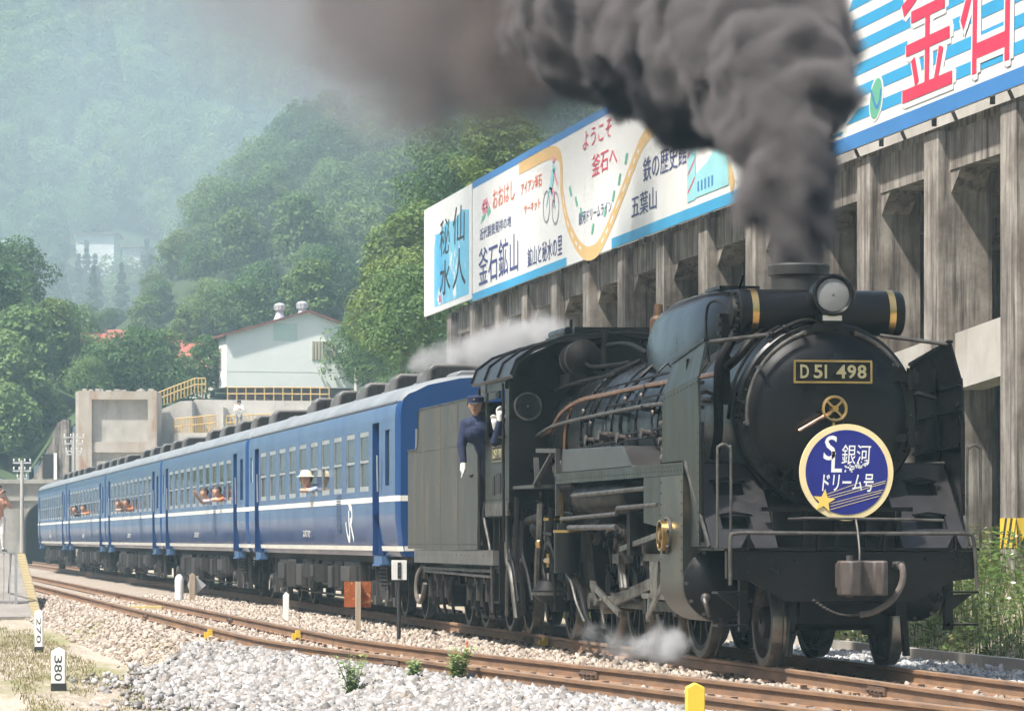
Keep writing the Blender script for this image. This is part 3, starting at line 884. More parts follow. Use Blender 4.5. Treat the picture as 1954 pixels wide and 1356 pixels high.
def wheel_set(name, x, r, spokes=0, crank=None):
    for s in (-1, 1):
        root = P(name, MB().lathe([(s * 0.525, r + 0.022), (s * 0.55, r + 0.022), (s * 0.556, r + 0.002), (s * 0.655, r - 0.004), (s * 0.655, r - 0.075), (s * 0.525, r - 0.075)], (x, 0, r), (0, 1, 0), n=48, caps=False), TYRE)
        tyre_sides(root)
        b = MB()
        if spokes:
            b.lathe([(s * 0.54, r - 0.076), (s * 0.645, r - 0.076), (s * 0.645, r - 0.13), (s * 0.54, r - 0.13)], (x, 0, r), (0, 1, 0), n=40, caps=False)
            b.cyl((x, s * 0.52, r), (x, s * 0.69, r), 0.15, n=24)
            for i in range(spokes):
                t = 2 * pi * i / spokes + 0.2
                b.bar((x + 0.1 * cos(t), s * 0.595, r + 0.1 * sin(t)), (x + (r - 0.1) * cos(t), s * 0.595, r + (r - 0.1) * sin(t)), 0.055, 0.075, up=(0, 1, 0))
            if crank is not None:
                # counterweight segment opposite to the crank
                pts = [(x + (r - 0.1) * cos(t), r + (r - 0.1) * sin(t)) for t in [crank + pi - 0.75 + 1.5 * i / 10 for i in range(11)]]
                b.prism(pts, s * 0.545, s * 0.655, 'xz')
        else:
            b.lathe([(s * 0.57, r - 0.076), (s * 0.60, 0.16), (s * 0.66, 0.14), (s * 0.67, 0.02)], (x, 0, r), (0, 1, 0), n=32, caps=False)
        P('wheel_centre', b, GREASE, root)
    P('axle', MB().cyl((x, -0.55, r), (x, 0.55, r), 0.085), GREASE)


CR = radians(215)
DRV = (-3.65, -5.20, -6.75, -8.30)
wheel_set('leading_wheel', -0.92, 0.43)
for x in DRV:
    wheel_set('driving_wheel', x, 0.70, 10, CR)
wheel_set('trailing_wheel', -10.75, 0.43, 8)
b = MB()
b.bx(-1.5, -0.5, -0.42, 0.42, 0.42, 0.62)
for s in (-1, 1):
    b.bx(-1.15, -0.7, s * 0.40, s * 0.52, 0.3, 0.7)
P('leading_truck', b, GREASE)
b = MB().bx(-11.6, -9.4, -0.85, -0.78, 0.5, 0.95).bx(-11.6, -9.4, 0.78, 0.85, 0.5, 0.95).bx(-10.95, -10.55, -0.95, 0.95, 0.35, 0.62)
P('trailing_truck', b, GREASE)
P('ash_pan', MB().prism([(-0.8, 1.3), (-0.75, 0.7), (-0.4, 0.35), (0.4, 0.35), (0.75, 0.7), (0.8, 1.3)], -10.1, -8.75), GREASE)

# --- rods and valve gear
for s in (-1, 1):
    cr = CR if s < 0 else CR + pi / 2
    cx, cz = 0.33 * cos(cr), 0.33 * sin(cr)
    yr = s * 0.80
    b = MB()
    b.bar((DRV[0] + cx, yr, 0.70 + cz), (DRV[3] + cx, yr, 0.70 + cz), 0.045, 0.10)
    for x in DRV:
        b.cyl((x + cx, s * 0.66, 0.70 + cz), (x + cx, s * 0.86, 0.70 + cz), 0.095, n=18)
    P('coupling_rod', b, DULLSTEEL)
    mx, mz = DRV[2] + cx, 0.70 + cz
    chx = -4.05
    b = MB().bar((mx, s * 0.95, mz), (chx, s * 0.98, 0.80), 0.05, 0.12)
    b.cyl((mx, s * 0.84, mz), (mx, s * 1.02, mz), 0.12, n=18).cyl((chx, s * 0.92, 0.80), (chx, s * 1.05, 0.80), 0.07)
    P('main_rod', b, STEEL)
    P('piston_rod', MB().cyl((-2.4, s * 0.98, 0.80), (chx, s * 0.98, 0.80), 0.04), STEEL)
    b = MB().bx(-4.85, -2.42, s * 0.93, s * 1.03, 1.00, 1.075).bx(-4.85, -4.72, s * 0.6, s * 1.03, 0.95, 1.25)
    b.bx(-4.85, -2.42, s * 0.94, s * 1.02, 0.60, 0.655)
    P('slide_bar', b, pm('slide_steel', (0.20, 0.19, 0.165), (0.10, 0.09, 0.08), 5, rough=0.4, metal=0.55))
    P('crosshead', MB().prism([(chx - 0.22, 1.0), (chx + 0.22, 1.0), (chx + 0.16, 0.655), (chx - 0.16, 0.655)], s * 0.90, s * 1.06, 'xz'), STEEL)
    b = MB().bar((chx - 0.1, s * 1.08, 0.62), (chx - 0.05, s * 1.10, 0.38), 0.03, 0.06, up=(1, 0, 0))
    b.bar((chx - 0.05, s * 1.12, 0.40), (chx + 0.75, s * 1.12, 0.78), 0.025, 0.07)
    b.bar((-3.22, s * 1.12, 1.30), (-3.32, s * 1.12, 0.72), 0.03, 0.06, up=(1, 0, 0))
    P('combination_lever', b, STEEL)
    b = MB()
    lk = []
    for i in range(9):
        t = -0.55 + 1.1 * i / 8
        lk.append((-5.5 - 0.62 * cos(t) + 0.62, s * 1.10, 1.02 + 0.62 * sin(t)))
    b.tube(lk, 0.045, 8)
    b.tube([(p[0] + 0.14, p[1], p[2]) for p in lk], 0.035, 8)
    b.bx(-5.62, -5.28, s * 1.02, s * 1.18, 0.97, 1.07)
    P('expansion_link', b, DULLSTEEL)
    P('radius_rod', MB().bar((-5.5, s * 1.12, 1.12), (-3.22, s * 1.12, 1.30), 0.03, 0.055), STEEL)
    b = MB().bar((-5.52, s * 1.12, 0.42), (mx - 0.2, s * 1.10, mz + 0.22), 0.03, 0.07)
    b.bar((mx, s * 1.06, mz), (mx - 0.2, s * 1.08, mz + 0.22), 0.05, 0.09)
    P('eccentric_rod', b, STEEL)
    b = MB().bx(-5.75, -5.15, s * 0.62, s * 0.72, 0.6, 1.7).bx(-4.95, -4.78, s * 0.50, s * 1.16, 1.05, 1.75)
    P('motion_bracket', b, GREASE)
    b = MB()
    for x in (-4.42, -5.98, -7.52):
        b.bar((x, s * 0.60, 1.0), (x - 0.05, s * 0.60, 0.35), 0.05, 0.05, up=(1, 0, 0))
        b.prism([(x + 0.03, 0.9), (x + 0.10, 0.7), (x + 0.03, 0.45)], s * 0.56, s * 0.64, 'xz')
    P('brake_hanger', b, GREASE)
    b = MB()
    for x in DRV:
        b.bx(x - 0.45, x + 0.45, s * 0.5, s * 0.58, 1.12, 1.17).bx(x - 0.3, x + 0.3, s * 0.5, s * 0.58, 1.17, 1.22).bx(x - 0.16, x + 0.16, s * 0.45, s * 0.6, 0.62, 1.0)
    P('leaf_spring', b, GREASE)
# --- pumps on the near side
b = MB().cyl((-8.02, -1.22, 0.84), (-8.02, -1.22, 1.34), 0.155, n=28).cyl((-8.02, -1.22, 1.34), (-8.02, -1.22, 1.42), 0.12, n=24)
pump = P('air_compressor', b, BLACK)
P('brass_ring', MB().lathe([(1.305, 0.157), (1.305, 0.163), (1.335, 0.163), (1.335, 0.157)], (-8.02, -1.22, 0), (0, 0, 1), n=28, caps=False), BRASS, pump)
b = MB().cyl((-9.0, -1.20, 1.12), (-9.0, -1.20, 1.50), 0.11, n=24)
pump2 = P('feed_pump', b, BLACK)
P('brass_ring', MB().lathe([(1.45, 0.112), (1.45, 0.118), (1.48, 0.118), (1.48, 0.112)], (-9.0, -1.20, 0), (0, 0, 1), n=24, caps=False), BRASS, pump2)
P('brass_column', MB().bar((-8.05, -1.28, 1.36), (-8.05, -1.28, 1.78), 0.03, 0.03, up=(1, 0, 0)), BRASS)
P('brass_valve', MB().cyl((-8.95, -1.3, 0.98), (-8.6, -1.3, 0.98), 0.03).ball((-9.5, -1.28, 1.18), (0.045, 0.045, 0.06)).cyl((-8.9, -1.28, 0.9), (-8.9, -1.28, 1.06), 0.02), BRASS)
P('pump_bell', MB().lathe([(0.48, 0.10), (0.56, 0.20), (0.62, 0.205), (0.66, 0.16), (0.74, 0.13)], (-9.55, -1.15, 0), (0, 0, 1), n=24), GREASE)
P('bell_rim', MB().lathe([(0.565, 0.205), (0.565, 0.215), (0.60, 0.215), (0.60, 0.205)], (-9.55, -1.15, 0), (0, 0, 1), n=24, caps=False), DULLSTEEL)
# curved front of the rear brake gear (swan-neck pipe in front of the drivers)
P('swan_neck_pipe', MB().tube(smooth_path([(-8.35, -1.12, 0.80), (-8.0, -1.16, 0.78), (-7.5, -1.16, 0.62), (-7.2, -1.15, 0.34), (-6.9, -1.12, 0.22), (-6.4, -1.1, 0.20)], 5), 0.036, 10), GREASE)
P('swan_neck_rod', MB().tube(smooth_path([(-8.2, -1.2, 0.83), (-7.8, -1.22, 0.74), (-7.45, -1.22, 0.50), (-7.1, -1.2, 0.30)], 5), 0.016, 8), STEEL)
# pipework under the cab and behind the pumps
rnd = random.Random(11)
b = MB()
c = MB()
for i in range(30):
    x = rnd.uniform(-11.9, -8.6)
    y = rnd.uniform(-1.33, -0.9)
    z0 = rnd.uniform(1.3, 1.85)
    z1 = rnd.uniform(0.25, 0.9)
    dx = rnd.choice((0, 0, 0.25, -0.3, 0.5))
    r = rnd.choice((0.018, 0.022, 0.03, 0.045))
    pts = smooth_path([(x, y, z0), (x, y - 0.01, (z0 + z1) / 2 + 0.1), (x + dx * 0.5, y, (z0 + z1) / 2 - 0.1), (x + dx, y + 0.02, z1)], 3)
    (b if i % 4 else c).tube(pts, r, 7)
    if i % 2:
        b.ball((x, y - 0.01, (z0 + z1) / 2), (0.05, 0.05, 0.06), 8, 6)
    if i % 3 == 0:
        b.cyl((x - 0.25, y - 0.02, z0 - 0.1), (x + 0.3, y - 0.02, z0 - 0.12), r, n=7)
P('injector_pipe', b, GREASE)
P('lagged_pipe', c, DULLSTEEL)
b = MB()
b.bx(-11.6, -10.9, -1.25, -0.95, 0.95, 1.25).cyl((-11.3, -1.12, 0.7), (-11.3, -1.12, 1.1), 0.10).ball((-10.2, -1.15, 1.35), 0.12).cyl((-10.6, -1.2, 1.45), (-9.7, -1.2, 1.5), 0.06)
b.bx(-12.4, -12.0, -1.33, -1.0, 0.42, 0.45).bx(-12.4, -12.0, -1.33, -1.0, 0.85, 0.88).bx(-12.42, -12.38, -1.33, -1.05, 0.42, 1.6).bx(-12.02, -11.98, -1.33, -1.05, 0.42, 1.6)
P('injector', b, GREASE)
b = MB()
for i in range(26):
    x = rnd.uniform(-8.4, -2.8)
    z = rnd.uniform(1.1, 1.8)
    y = rnd.uniform(-1.1, -0.6)
    b.tube([(x, y, z), (x + rnd.uniform(-0.8, 0.8), y + rnd.uniform(-.1, .1), z + rnd.uniform(-0.25, 0.25))], rnd.choice((0.02, 0.03, 0.045)), 6)
P('under_board_pipe', b, GREASE)

# extra pipe runs, valves and rivet rows on the near side
rp2 = random.Random(29)
for x in (-4.35, -4.9, -5.7, -6.55, -7.55, -8.3, -8.9):
    r0 = 0.86 + 0.02 * rp2.random()
    a0, a1 = rp2.uniform(25, 60), rp2.uniform(95, 118)
    pts = [(x + 0.05 * sin(i), -r0 * 1.03 * sin(radians(a0 + (a1 - a0) * i / 8)), BZ + r0 * 1.03 * cos(radians(a0 + (a1 - a0) * i / 8))) for i in range(9)]
    P('cladding_pipe', MB().tube(pts, rp2.choice((0.012, 0.018, 0.024)), 7), GREASE)
    P('pipe_union', MB().ball(pts[4], (0.035, 0.03, 0.04), 8, 6), DULLSTEEL)
for z, y, x0, x1 in ((2.40, -0.96, -3.4, -8.6), (2.32, -0.99, -4.2, -9.2), (2.77, -0.92, -3.2, -7.0), (3.0, -0.80, -4.0, -8.4)):
    P('long_pipe', MB().tube([(x0, y, z), ((x0 + x1) / 2, y - 0.015, z - 0.02), (x1, y - 0.02, z - 0.05)], 0.014, 6), GREASE)
for x, z in ((-4.6, 2.36), (-5.9, 2.34), (-6.9, 2.40), (-7.7, 2.36)):
    P('stop_valve', MB().cyl((x, -0.92, z), (x, -1.06, z), 0.035, n=10).cyl((x, -1.06, z), (x, -1.08, z), 0.06, n=12).cyl((x - 0.09, -0.98, z), (x + 0.09, -0.98, z), 0.025, n=8), pm('valve_iron', (0.07, 0.055, 0.045)))
b = MB()
for i in range(46):
    x = -1.45 - 0.145 * i
    b.ball((x, -1.346, 1.91), (0.011, 0.006, 0.011), 5, 4)
for i in range(11):
    b.ball((-0.80 - 0.145 * i, -1.327, 2.745 - 0.011 * i), (0.011, 0.006, 0.011), 5, 4)
    b.ball((-2.36, -1.327, 2.06 + 0.055 * i), (0.011, 0.006, 0.011), 5, 4)
    b.ball((-0.76, -1.327, 1.30 + 0.095 * i), (0.011, 0.006, 0.011), 5, 4)
for i in range(9):
    for x in (-2.36, -1.41):
        b.ball((x, -1.347, 0.92 + 0.11 * i), (0.012, 0.006, 0.012), 5, 4)
for i in range(16):
    b.ball((-11.05 - 0.105 * i, -1.387, 1.72), (0.010, 0.005, 0.010), 5, 4)
    b.ball((-10.967, -1.36 + 0.0 * i, 1.75 + 0.093 * i), (0.005, 0.010, 0.010), 5, 4)
tag(P('rivet_row', b, DUSTY), kind='stuff')

# --- cab
CF, CB, CY = -11.0, -12.72, 1.385
floor = P('cab_floor', MB().bx(CB - 0.05, CF, -CY, CY, 1.60, 1.68), GREASE)
roofp = [(-1.43, 3.22), (-1.36, 3.40), (-1.16, 3.55), (-0.8, 3.68), (-0.4, 3.76), (0, 3.785)]
roofp = roofp + [(-y, z) for y, z in roofp[-2::-1]]
inner = [(y * 0.985, z - 0.03) for y, z in roofp]
b = MB()
n_ = len(roofp)
vv = []
for x in (-10.55, -13.55):
    vv += [(x, y, z) for y, z in roofp] + [(x, y, z) for y, z in inner]
ff = []
for i in range(n_ - 1):
    ff += [(i, i + 1, 2 * n_ + i + 1, 2 * n_ + i), (n_ + i, n_ + i + 1, 3 * n_ + i + 1, 3 * n_ + i), (i, i + 1, n_ + i + 1, n_ + i), (2 * n_ + i, 2 * n_ + i + 1, 3 * n_ + i + 1, 3 * n_ + i)]
ff += [(0, n_, 3 * n_, 2 * n_), (n_ - 1, 2 * n_ - 1, 4 * n_ - 1, 3 * n_ - 1)]
b.add(vv, ff)
croof = P('cab_roof', b, pm('cab_roof_black', (0.018, 0.018, 0.018), (0.010, 0.010, 0.010), 2, rough=0.42, c3=(0.04, 0.065, 0.06), s3=4))
b = MB()
for x in (-10.56, -11.5, -12.5, -13.5):
    b.tube([(x, y * 1.005, z + 0.012) for y, z in roofp], 0.018, 6)
P('roof_rib', b, BLACK, croof)
P('roof_ventilator', MB().bx(-12.3, -11.3, -0.5, 0.5, 3.76, 3.86).cyl((-11.1, -0.62, 3.80), (-12.2, -0.62, 3.80), 0.05).bar((-11.3, -0.55, 3.84), (-11.3, -0.55, 3.95), 0.03, 0.06, up=(1, 0, 0)).bx(-12.2, -11.0, -0.70, -0.50, 3.72, 3.76), BLACK, croof)
b = MB().prism([(-CY, 1.68), (-CY, 3.25), (-1.30, 3.42), (-0.8, 3.64), (0, 3.75), (0.8, 3.64), (1.30, 3.42), (CY, 3.25), (CY, 1.68)], CF, CF + 0.03)
fw = P('cab_front_wall', b, BLACK, smooth=False)
for s in (-1, 1):
    win = P('round_window', MB().tube([(CF + 0.04, s * 1.15 + 0.165 * cos(2 * pi * i / 28), 2.86 + 0.165 * sin(2 * pi * i / 28)) for i in range(28)], 0.014, 6, closed=True), STEEL, fw)
    P('pane', MB().cyl((CF + 0.031, s * 1.15, 2.86), (CF + 0.036, s * 1.15, 2.86), 0.158, n=28), PANE_D, win)
    P('hub', MB().cyl((CF + 0.036, s * 1.15, 2.86), (CF + 0.05, s * 1.15, 2.86), 0.02, n=10), STEEL, win)
for s in (-1, 1):
    y0, y1 = (s * CY, s * (CY - 0.025))
    b = MB().bx(CF, CB, y0, y1, 1.68, 2.50)
    b.bx(CF, CF - 0.24, y0, y1, 2.50, 3.22)
    b.bx(CB, CB + 0.10, y0, y1, 2.50, 3.22)
    b.bx(CF, CB, y0, y1, 3.08, 3.24)
    cs = P('cab_side', b, DUSTY if s < 0 else BLACK, smooth=False)
    P('window_sill', MB().bx(CF - 0.22, CB + 0.09, s * (CY - 0.03), s * (CY + 0.035), 2.475, 2.51), BLACK, cs)
    P('lower_skirt', MB().bx(CF - 0.05, CB, s * (CY - 0.03), s * (CY + 0.004), 1.52, 1.68), DULLSTEEL if s < 0 else BLACK, cs)
    pl = P('side_plate', MB().bx(CF - 0.42, CF - 1.12, s * (CY + 0.001), s * (CY + 0.012), 2.20, 2.39), BLACK, cs)
    b = MB()
    for (xa, xb, za, zb) in ((-.42, -1.12, 2.38, 2.395), (-.42, -1.12, 2.195, 2.21), (-.42, -.435, 2.21, 2.38), (-1.105, -1.12, 2.21, 2.38)):
        b.bx(CF + xa, CF + xb, s * (CY + 0.001), s * (CY + 0.018), za, zb)
    P('plate_border', b, BRASS, pl, smooth=False)
    ox = CF - 1.07 if s < 0 else CF - 0.47
    lettering('D51498', 'plate_character', LET, pl, (ox, s * (CY + 0.014), 2.235), (1 if s < 0 else -1, 0, 0), (0, 0, 1), 0.60, 0.12, 0.004, bold=0.02)
    b = MB()
    for x in (CB - 0.10, CF - 0.06):
        b.tube([(x, s * (CY + 0.05), 1.2), (x, s * (CY + 0.06), 3.15)], 0.017)
    b.tube([(CB - 0.34, s * (CY + 0.02), 1.1), (CB - 0.34, s * (CY + 0.03), 2.9)], 0.017)
    P('cab_handrail', b, GREASE, cs)
    P('louvre', MB().bx(CF - 0.55, CF - 0.85, s * (CY + 0.002), s * (CY + 0.012), 1.80, 2.05).bx(CF - 1.0, CF - 1.15, s * (CY + 0.002), s * (CY + 0.012), 1.78, 2.02), DARKHOLE, cs)
b = MB().bx(CF - 0.5, CF - 0.05, -0.75, 0.75, 1.7, 3.1)
P('boiler_backhead', b, GREASE)

# ------------------------------------------------------------------ headmark hung on the front of the locomotive
hm = tag(empty('headmark', (-0.28, 0.015, 1.87)), 'round blue and cream headmark with a yellow star on the locomotive front', 'sign')
MB().cyl((-0.012, 0, 0), (0.012, 0, 0), 0.462, n=72).build('rim_disc', CREAM, hm)
MB().cyl((0.012, 0, 0), (0.016, 0, 0), 0.405, n=72).build('blue_disc', NAVYMARK, hm)
UY, UZ = (0, 1, 0), (0, 0, 1)
HW = pm('headmark_white', (0.80, 0.80, 0.78), (0.78, 0.78, 0.76), 4, rough=0.45)
lettering('S', 'letter', HW, hm, (0.017, -0.235, 0.115), UY, UZ, 0.12, 0.235, 0.002, bold=0.012, shear=0.12)
lettering('L', 'letter', HW, hm, (0.017, -0.155, 0.00), UY, UZ, 0.105, 0.20, 0.002, bold=0.02, shear=0.05)
lettering('銀河', 'letter', HW, hm, (0.017, -0.055, 0.075), UY, UZ, 0.285, 0.19, 0.002, bold=0.0, shear=0.06)
lettering('ドリーム号', 'letter', HW, hm, (0.017, -0.245, -0.185), UY, UZ, 0.50, 0.17, 0.002, bold=0.012, shear=0.1)
b = MB()
rr = random.Random(3)
for i in range(46):
    y = rr.uniform(-0.02, 0.21)
    z = 0.0 + 0.35 * max(0, y - .05) + rr.uniform(-0.015, 0.05) + 0.02
    q = rr.uniform(0.004, 0.009)
    b.bx(0.016, 0.0185, y - q, y + q, z - q, z + q)
b.build('star_dust', HW, hm, smooth=False)
b = MB()
for (y0, z0, y1, z1) in ((-0.22, -0.24, 0.385, -0.08), (-0.21, -0.265, 0.38, -0.10), (-0.17, -0.30, 0.36, -0.165), (-0.16, -0.325, 0.345, -0.19), (-0.16, -0.355, 0.32, -0.225), (-0.24, -0.225, 0.12, -0.10)):
    b.bar((0.0175, y0, z0), (0.0175, y1, z1), 0.003, 0.0045, up=(0, 0, 1))
b.build('comet_line', CREAM, hm, smooth=False)
st = []
for i in range(10):
    t = pi / 2 + i * pi / 5 - 0.12
    r = 0.115 if i % 2 == 0 else 0.048
    st.append((-0.225 + r * cos(t), -0.275 + r * sin(t)))
MB().prism(st, 0.016, 0.023).build('star', STARY, hm, smooth=False)
b = MB().bar((-0.05, 0, -0.5), (-0.05, 0, 0.5), 0.03, 0.02, up=(1, 0, 0)).bx(-0.3, -0.03, -0.03, 0.03, -0.52, -0.46).bx(-0.10, 0.03, -0.045, 0.045, -0.485, -0.462)
b.bx(-0.40, -0.03, -0.02, 0.02, 0.38, 0.42)
b.build('hanger', BLACK, hm)

# ------------------------------------------------------------------ tender
tender = tag(empty('tender', (-12.0, 0, 0)), 'grimy black coal tender coupled between the locomotive cab and the blue coaches', 'tender')


def T(name, mb, mat=GREASE, par=None, **k):
    return mb.build(name, mat, par or tender, **k)


# outline of the tank side (local x backwards from the front of the foot plate at 0)
side = [(-1.30, 1.09), (-1.30, 3.0), (-1.36, 3.06), (-6.20, 3.06)] + [(-6.20 - 0.2 * sin(radians(t)), 2.86 + 0.2 * cos(radians(t))) for t in (20, 45, 70, 90)] + [(-6.40, 2.70)] + [(-6.60 + 0.2 * cos(radians(t)), 2.70 - 0.2 * sin(radians(t))) for t in (20, 45, 70, 90)] + [(-7.40, 2.50), (-7.40, 1.09)]
for s in (-1, 1):
    T('tank_side', MB().prism(side, s * 1.395, s * 1.37, 'xz'), TENDER, smooth=False)
    T('tank_edge_bead', MB().tube([(x, s * 1.39, z) for x, z in side[1:-1]], 0.017, 6), DUSTY)
    b = MB()
    for x in [-1.42 - 0.125 * i for i in range(48)]:
        if x > -7.3:
            for z in (1.16, 2.46):
                b.ball((x, s * 1.396, z), (0.013, 0.007, 0.013), 5, 4)
    for x in (-2.9, -4.4, -5.9):
        for k in range(15):
            b.ball((x, s * 1.396, 1.25 + 0.12 * k), (0.013, 0.007, 0.013), 5, 4)
    tag(T('tank_rivet', b, TENDER), kind='stuff')
    for x in (-2.86, -4.36, -5.86):
        T('tank_seam', MB().bx(x - 0.03, x + 0.03, s * 1.394, s * 1.3985, 1.10, 3.03), TENDER, smooth=False)
    T('tank_hook', MB().tube([(-1.6, s * 1.40, 2.06), (-1.66, s * 1.43, 2.05), (-1.74, s * 1.40, 2.04)], 0.012, 6), GREASE)
    T('coping_plate', MB().prism([(-1.30, 3.05), (-1.5, 3.36), (-2.6, 3.30), (-3.4, 3.05)], s * 1.10, s * 1.08, 'xz'), TENDER)
    T('side_sill', MB().bx(-0.15, -6.85, s * 1.22, s * 1.385, 0.90, 1.085), pm('sill_grey', (0.10, 0.095, 0.088), (0.06, 0.056, 0.05), 3, rough=0.5))
    b = MB()
    for z in (1.02,):
        for i in range(18):
            b.ball((-0.5 - 0.36 * i, s * 1.386, z), (0.012, 0.008, 0.012), 6, 4)
    T('sill_rivet', b, DULLSTEEL)
    T('lower_rail', MB().bx(-0.3, -6.7, s * 1.05, s * 1.30, 0.80, 0.84).tube([(-0.5, s * 1.28, 0.62), (-0.75, s * 1.30, 0.75), (-6.4, s * 1.30, 0.78), (-6.6, s * 1.28, 0.68)], 0.02), DULLSTEEL)
    T('front_handrail', MB().tube([(-1.16, s * 1.36, 1.15), (-1.16, s * 1.40, 1.4), (-1.16, s * 1.40, 2.7), (-1.3, s * 1.38, 2.8)], 0.017).tube(smooth_path([(-0.9, s * 1.36, 1.7), (-0.85, s * 1.38, 1.5), (-0.5, s * 1.38, 1.2), (-0.4, s * 1.36, 0.9), (-0.45, s * 1.34, 0.3)], 4), 0.02), DULLSTEEL)
T('tank_front', MB().bx(-1.30, -1.34, -1.37, 1.37, 1.09, 3.0), GREASE)
T('tank_back', MB().bx(-7.40, -7.36, -1.37, 1.37, 1.09, 2.5), TENDER)
T('tank_top', MB().bx(-6.40, -7.37, -1.37, 1.37, 2.46, 2.495).bx(-1.34, -6.38, -1.37, 1.37, 2.60, 2.64).bx(-6.38, -6.40, -1.37, 1.37, 2.5, 3.03), GREASE)
rr = random.Random(5)
b = MB()
for i in range(420):
    x, y = rr.uniform(-6.2, -1.5), rr.uniform(-1.2, 1.2)
    z = 2.66 + 0.42 * max(0, 1 - abs((x + 3.5) / 3.2) ** 2) * max(0, 1 - abs(y / 1.4) ** 2) + rr.uniform(-.04, .05)
    q = rr.uniform(0.05, 0.13)
    b.ball((x, y, z), (q, q * rr.uniform(.7, 1), q * rr.uniform(.6, .9)), 5, 4)
o = T('coal_load', b, pm('coal', (0.012, 0.012, 0.013), (0.025, 0.024, 0.024), 12, rough=0.4), smooth=False)
tag(o, kind='stuff')
T('foot_plate', MB().bx(0.15, -1.3, -1.33, 1.33, 1.50, 1.56).bx(-0.1, -7.3, -0.9, 0.9, 0.80, 1.07), GREASE)
T('water_hatch', MB().cyl((-6.9, 0, 2.49), (-6.9, 0, 2.66), 0.28, n=24), GREASE)
b = MB()
for z in (1.3, 1.6, 1.9, 2.2):
    b.bar((-7.46, -0.9, z), (-7.46, -0.55, z), 0.02, 0.02)
b.bar((-7.45, -0.9, 1.1), (-7.45, -0.9, 2.4), 0.02, 0.03, up=(1, 0, 0)).bar((-7.45, -0.55, 1.1), (-7.45, -0.55, 2.4), 0.02, 0.03, up=(1, 0, 0))
T('rear_ladder', b)
T('rear_marker_lamp', MB().cyl((-7.40, -1.1, 1.35), (-7.55, -1.1, 1.35), 0.10, n=18), pm('marker_red', (0.25, 0.02, 0.02), (0.2, 0.015, 0.015), 4, rough=0.3))
T('tender_hose', MB().tube(smooth_path([(-7.2, -1.2, 0.86), (-7.25, -1.28, 0.7), (-7.22, -1.3, 0.45), (-6.95, -1.3, 0.33), (-6.65, -1.3, 0.38), (-6.5, -1.28, 0.6)], 5), 0.032, 8), pm('rubber_hose', (0.14, 0.115, 0.095)))


def axle_set(par, x, r=0.43, mats=(TYRE, GREASE)):
    for s in (-1, 1):
        w = MB().lathe([(s * 0.525, r + 0.022), (s * 0.55, r + 0.022), (s * 0.556, r), (s * 0.655, r - 0.004), (s * 0.655, r - 0.07), (s * 0.525, r - 0.07)], (x, 0, r), (0, 1, 0), n=32, caps=False).build('wheel', mats[0], par)
        tyre_sides(w)
        MB().lathe([(s * 0.56, r - 0.071), (s * 0.60, 0.15), (s * 0.68, 0.13), (s * 0.68, 0.01)], (x, 0, r), (0, 1, 0), n=24, caps=False).build('wheel_centre', mats[1], w)
    MB().cyl((x, -0.6, r), (x, 0.6, r), 0.075, n=12).build('axle', mats[1], par)


for k, xb in enumerate((-2.35, -5.75)):
    for dx in (0.72, -0.72):
        axle_set(tender, xb + dx)
    for s in (-1, 1):
        b = MB()
        b.prism([(xb + 1.15, 0.62), (xb + 1.1, 0.72), (xb + 0.4, 0.70), (xb - 0.4, 0.70), (xb - 1.1, 0.72), (xb - 1.15, 0.62), (xb - 0.5, 0.5), (xb + 0.5, 0.5)], s * 0.98, s * 1.08, 'xz')
        b.bx(xb - 0.14, xb + 0.14, s * 0.9, s * 1.16, 0.34, 0.8)
        bogie = T('bogie_frame', b)
        for dx in (0.72, -0.72):
            T('journal_box', MB().bx(xb + dx - 0.13, xb + dx + 0.13, s * 0.95, s * 1.16, 0.30, 0.58).ball((xb + dx, s * 1.16, 0.43), (0.09, 0.03, 0.09), 10, 6), GREASE, bogie)
        for dx in (0.72, 0.0, -0.72):
            b = MB()
            for i in range(5):
                b.cyl((xb + dx, s * 1.10, 0.60 + i * 0.045), (xb + dx, s * 1.10, 0.625 + i * 0.045), 0.07, n=12)
            b.bar((xb + dx, s * 1.20, 0.42), (xb + dx, s * 1.20, 0.76), 0.05, 0.05, up=(1, 0, 0))
            b.cyl((xb + dx - 0.02, s * 1.19, 0.70), (xb + dx - 0.02, s * 1.25, 0.70), 0.05, n=10)
            T('bogie_spring', b, DULLSTEEL, bogie)
        b = MB()
        for dx in (0.3, -0.3, 1.05):
            b.tube(smooth_path([(xb + dx, s * 1.1, 0.78), (xb + dx, s * 1.18, 0.55), (xb + dx - 0.1, s * 1.15, 0.3), (xb + dx - 0.2, s * 1.1, 0.2)], 3), 0.022, 6)
        b.cyl((xb - 1.0, s * 1.05, 0.22), (xb + 1.0, s * 1.05, 0.22), 0.03, n=8)
        T('brake_rigging', b, GREASE, bogie)

# ------------------------------------------------------------------ passenger coaches
CL = 20.84
PITCH = 21.25
W0 = -3.53          # centre of the first window
WP = 1.612
WWD = 1.04
NW = 10
WZ0, WZ1, WZM = 1.97, 2.90, 2.435
DOORS = ((-1.82, -2.58), (-18.85, -19.61))


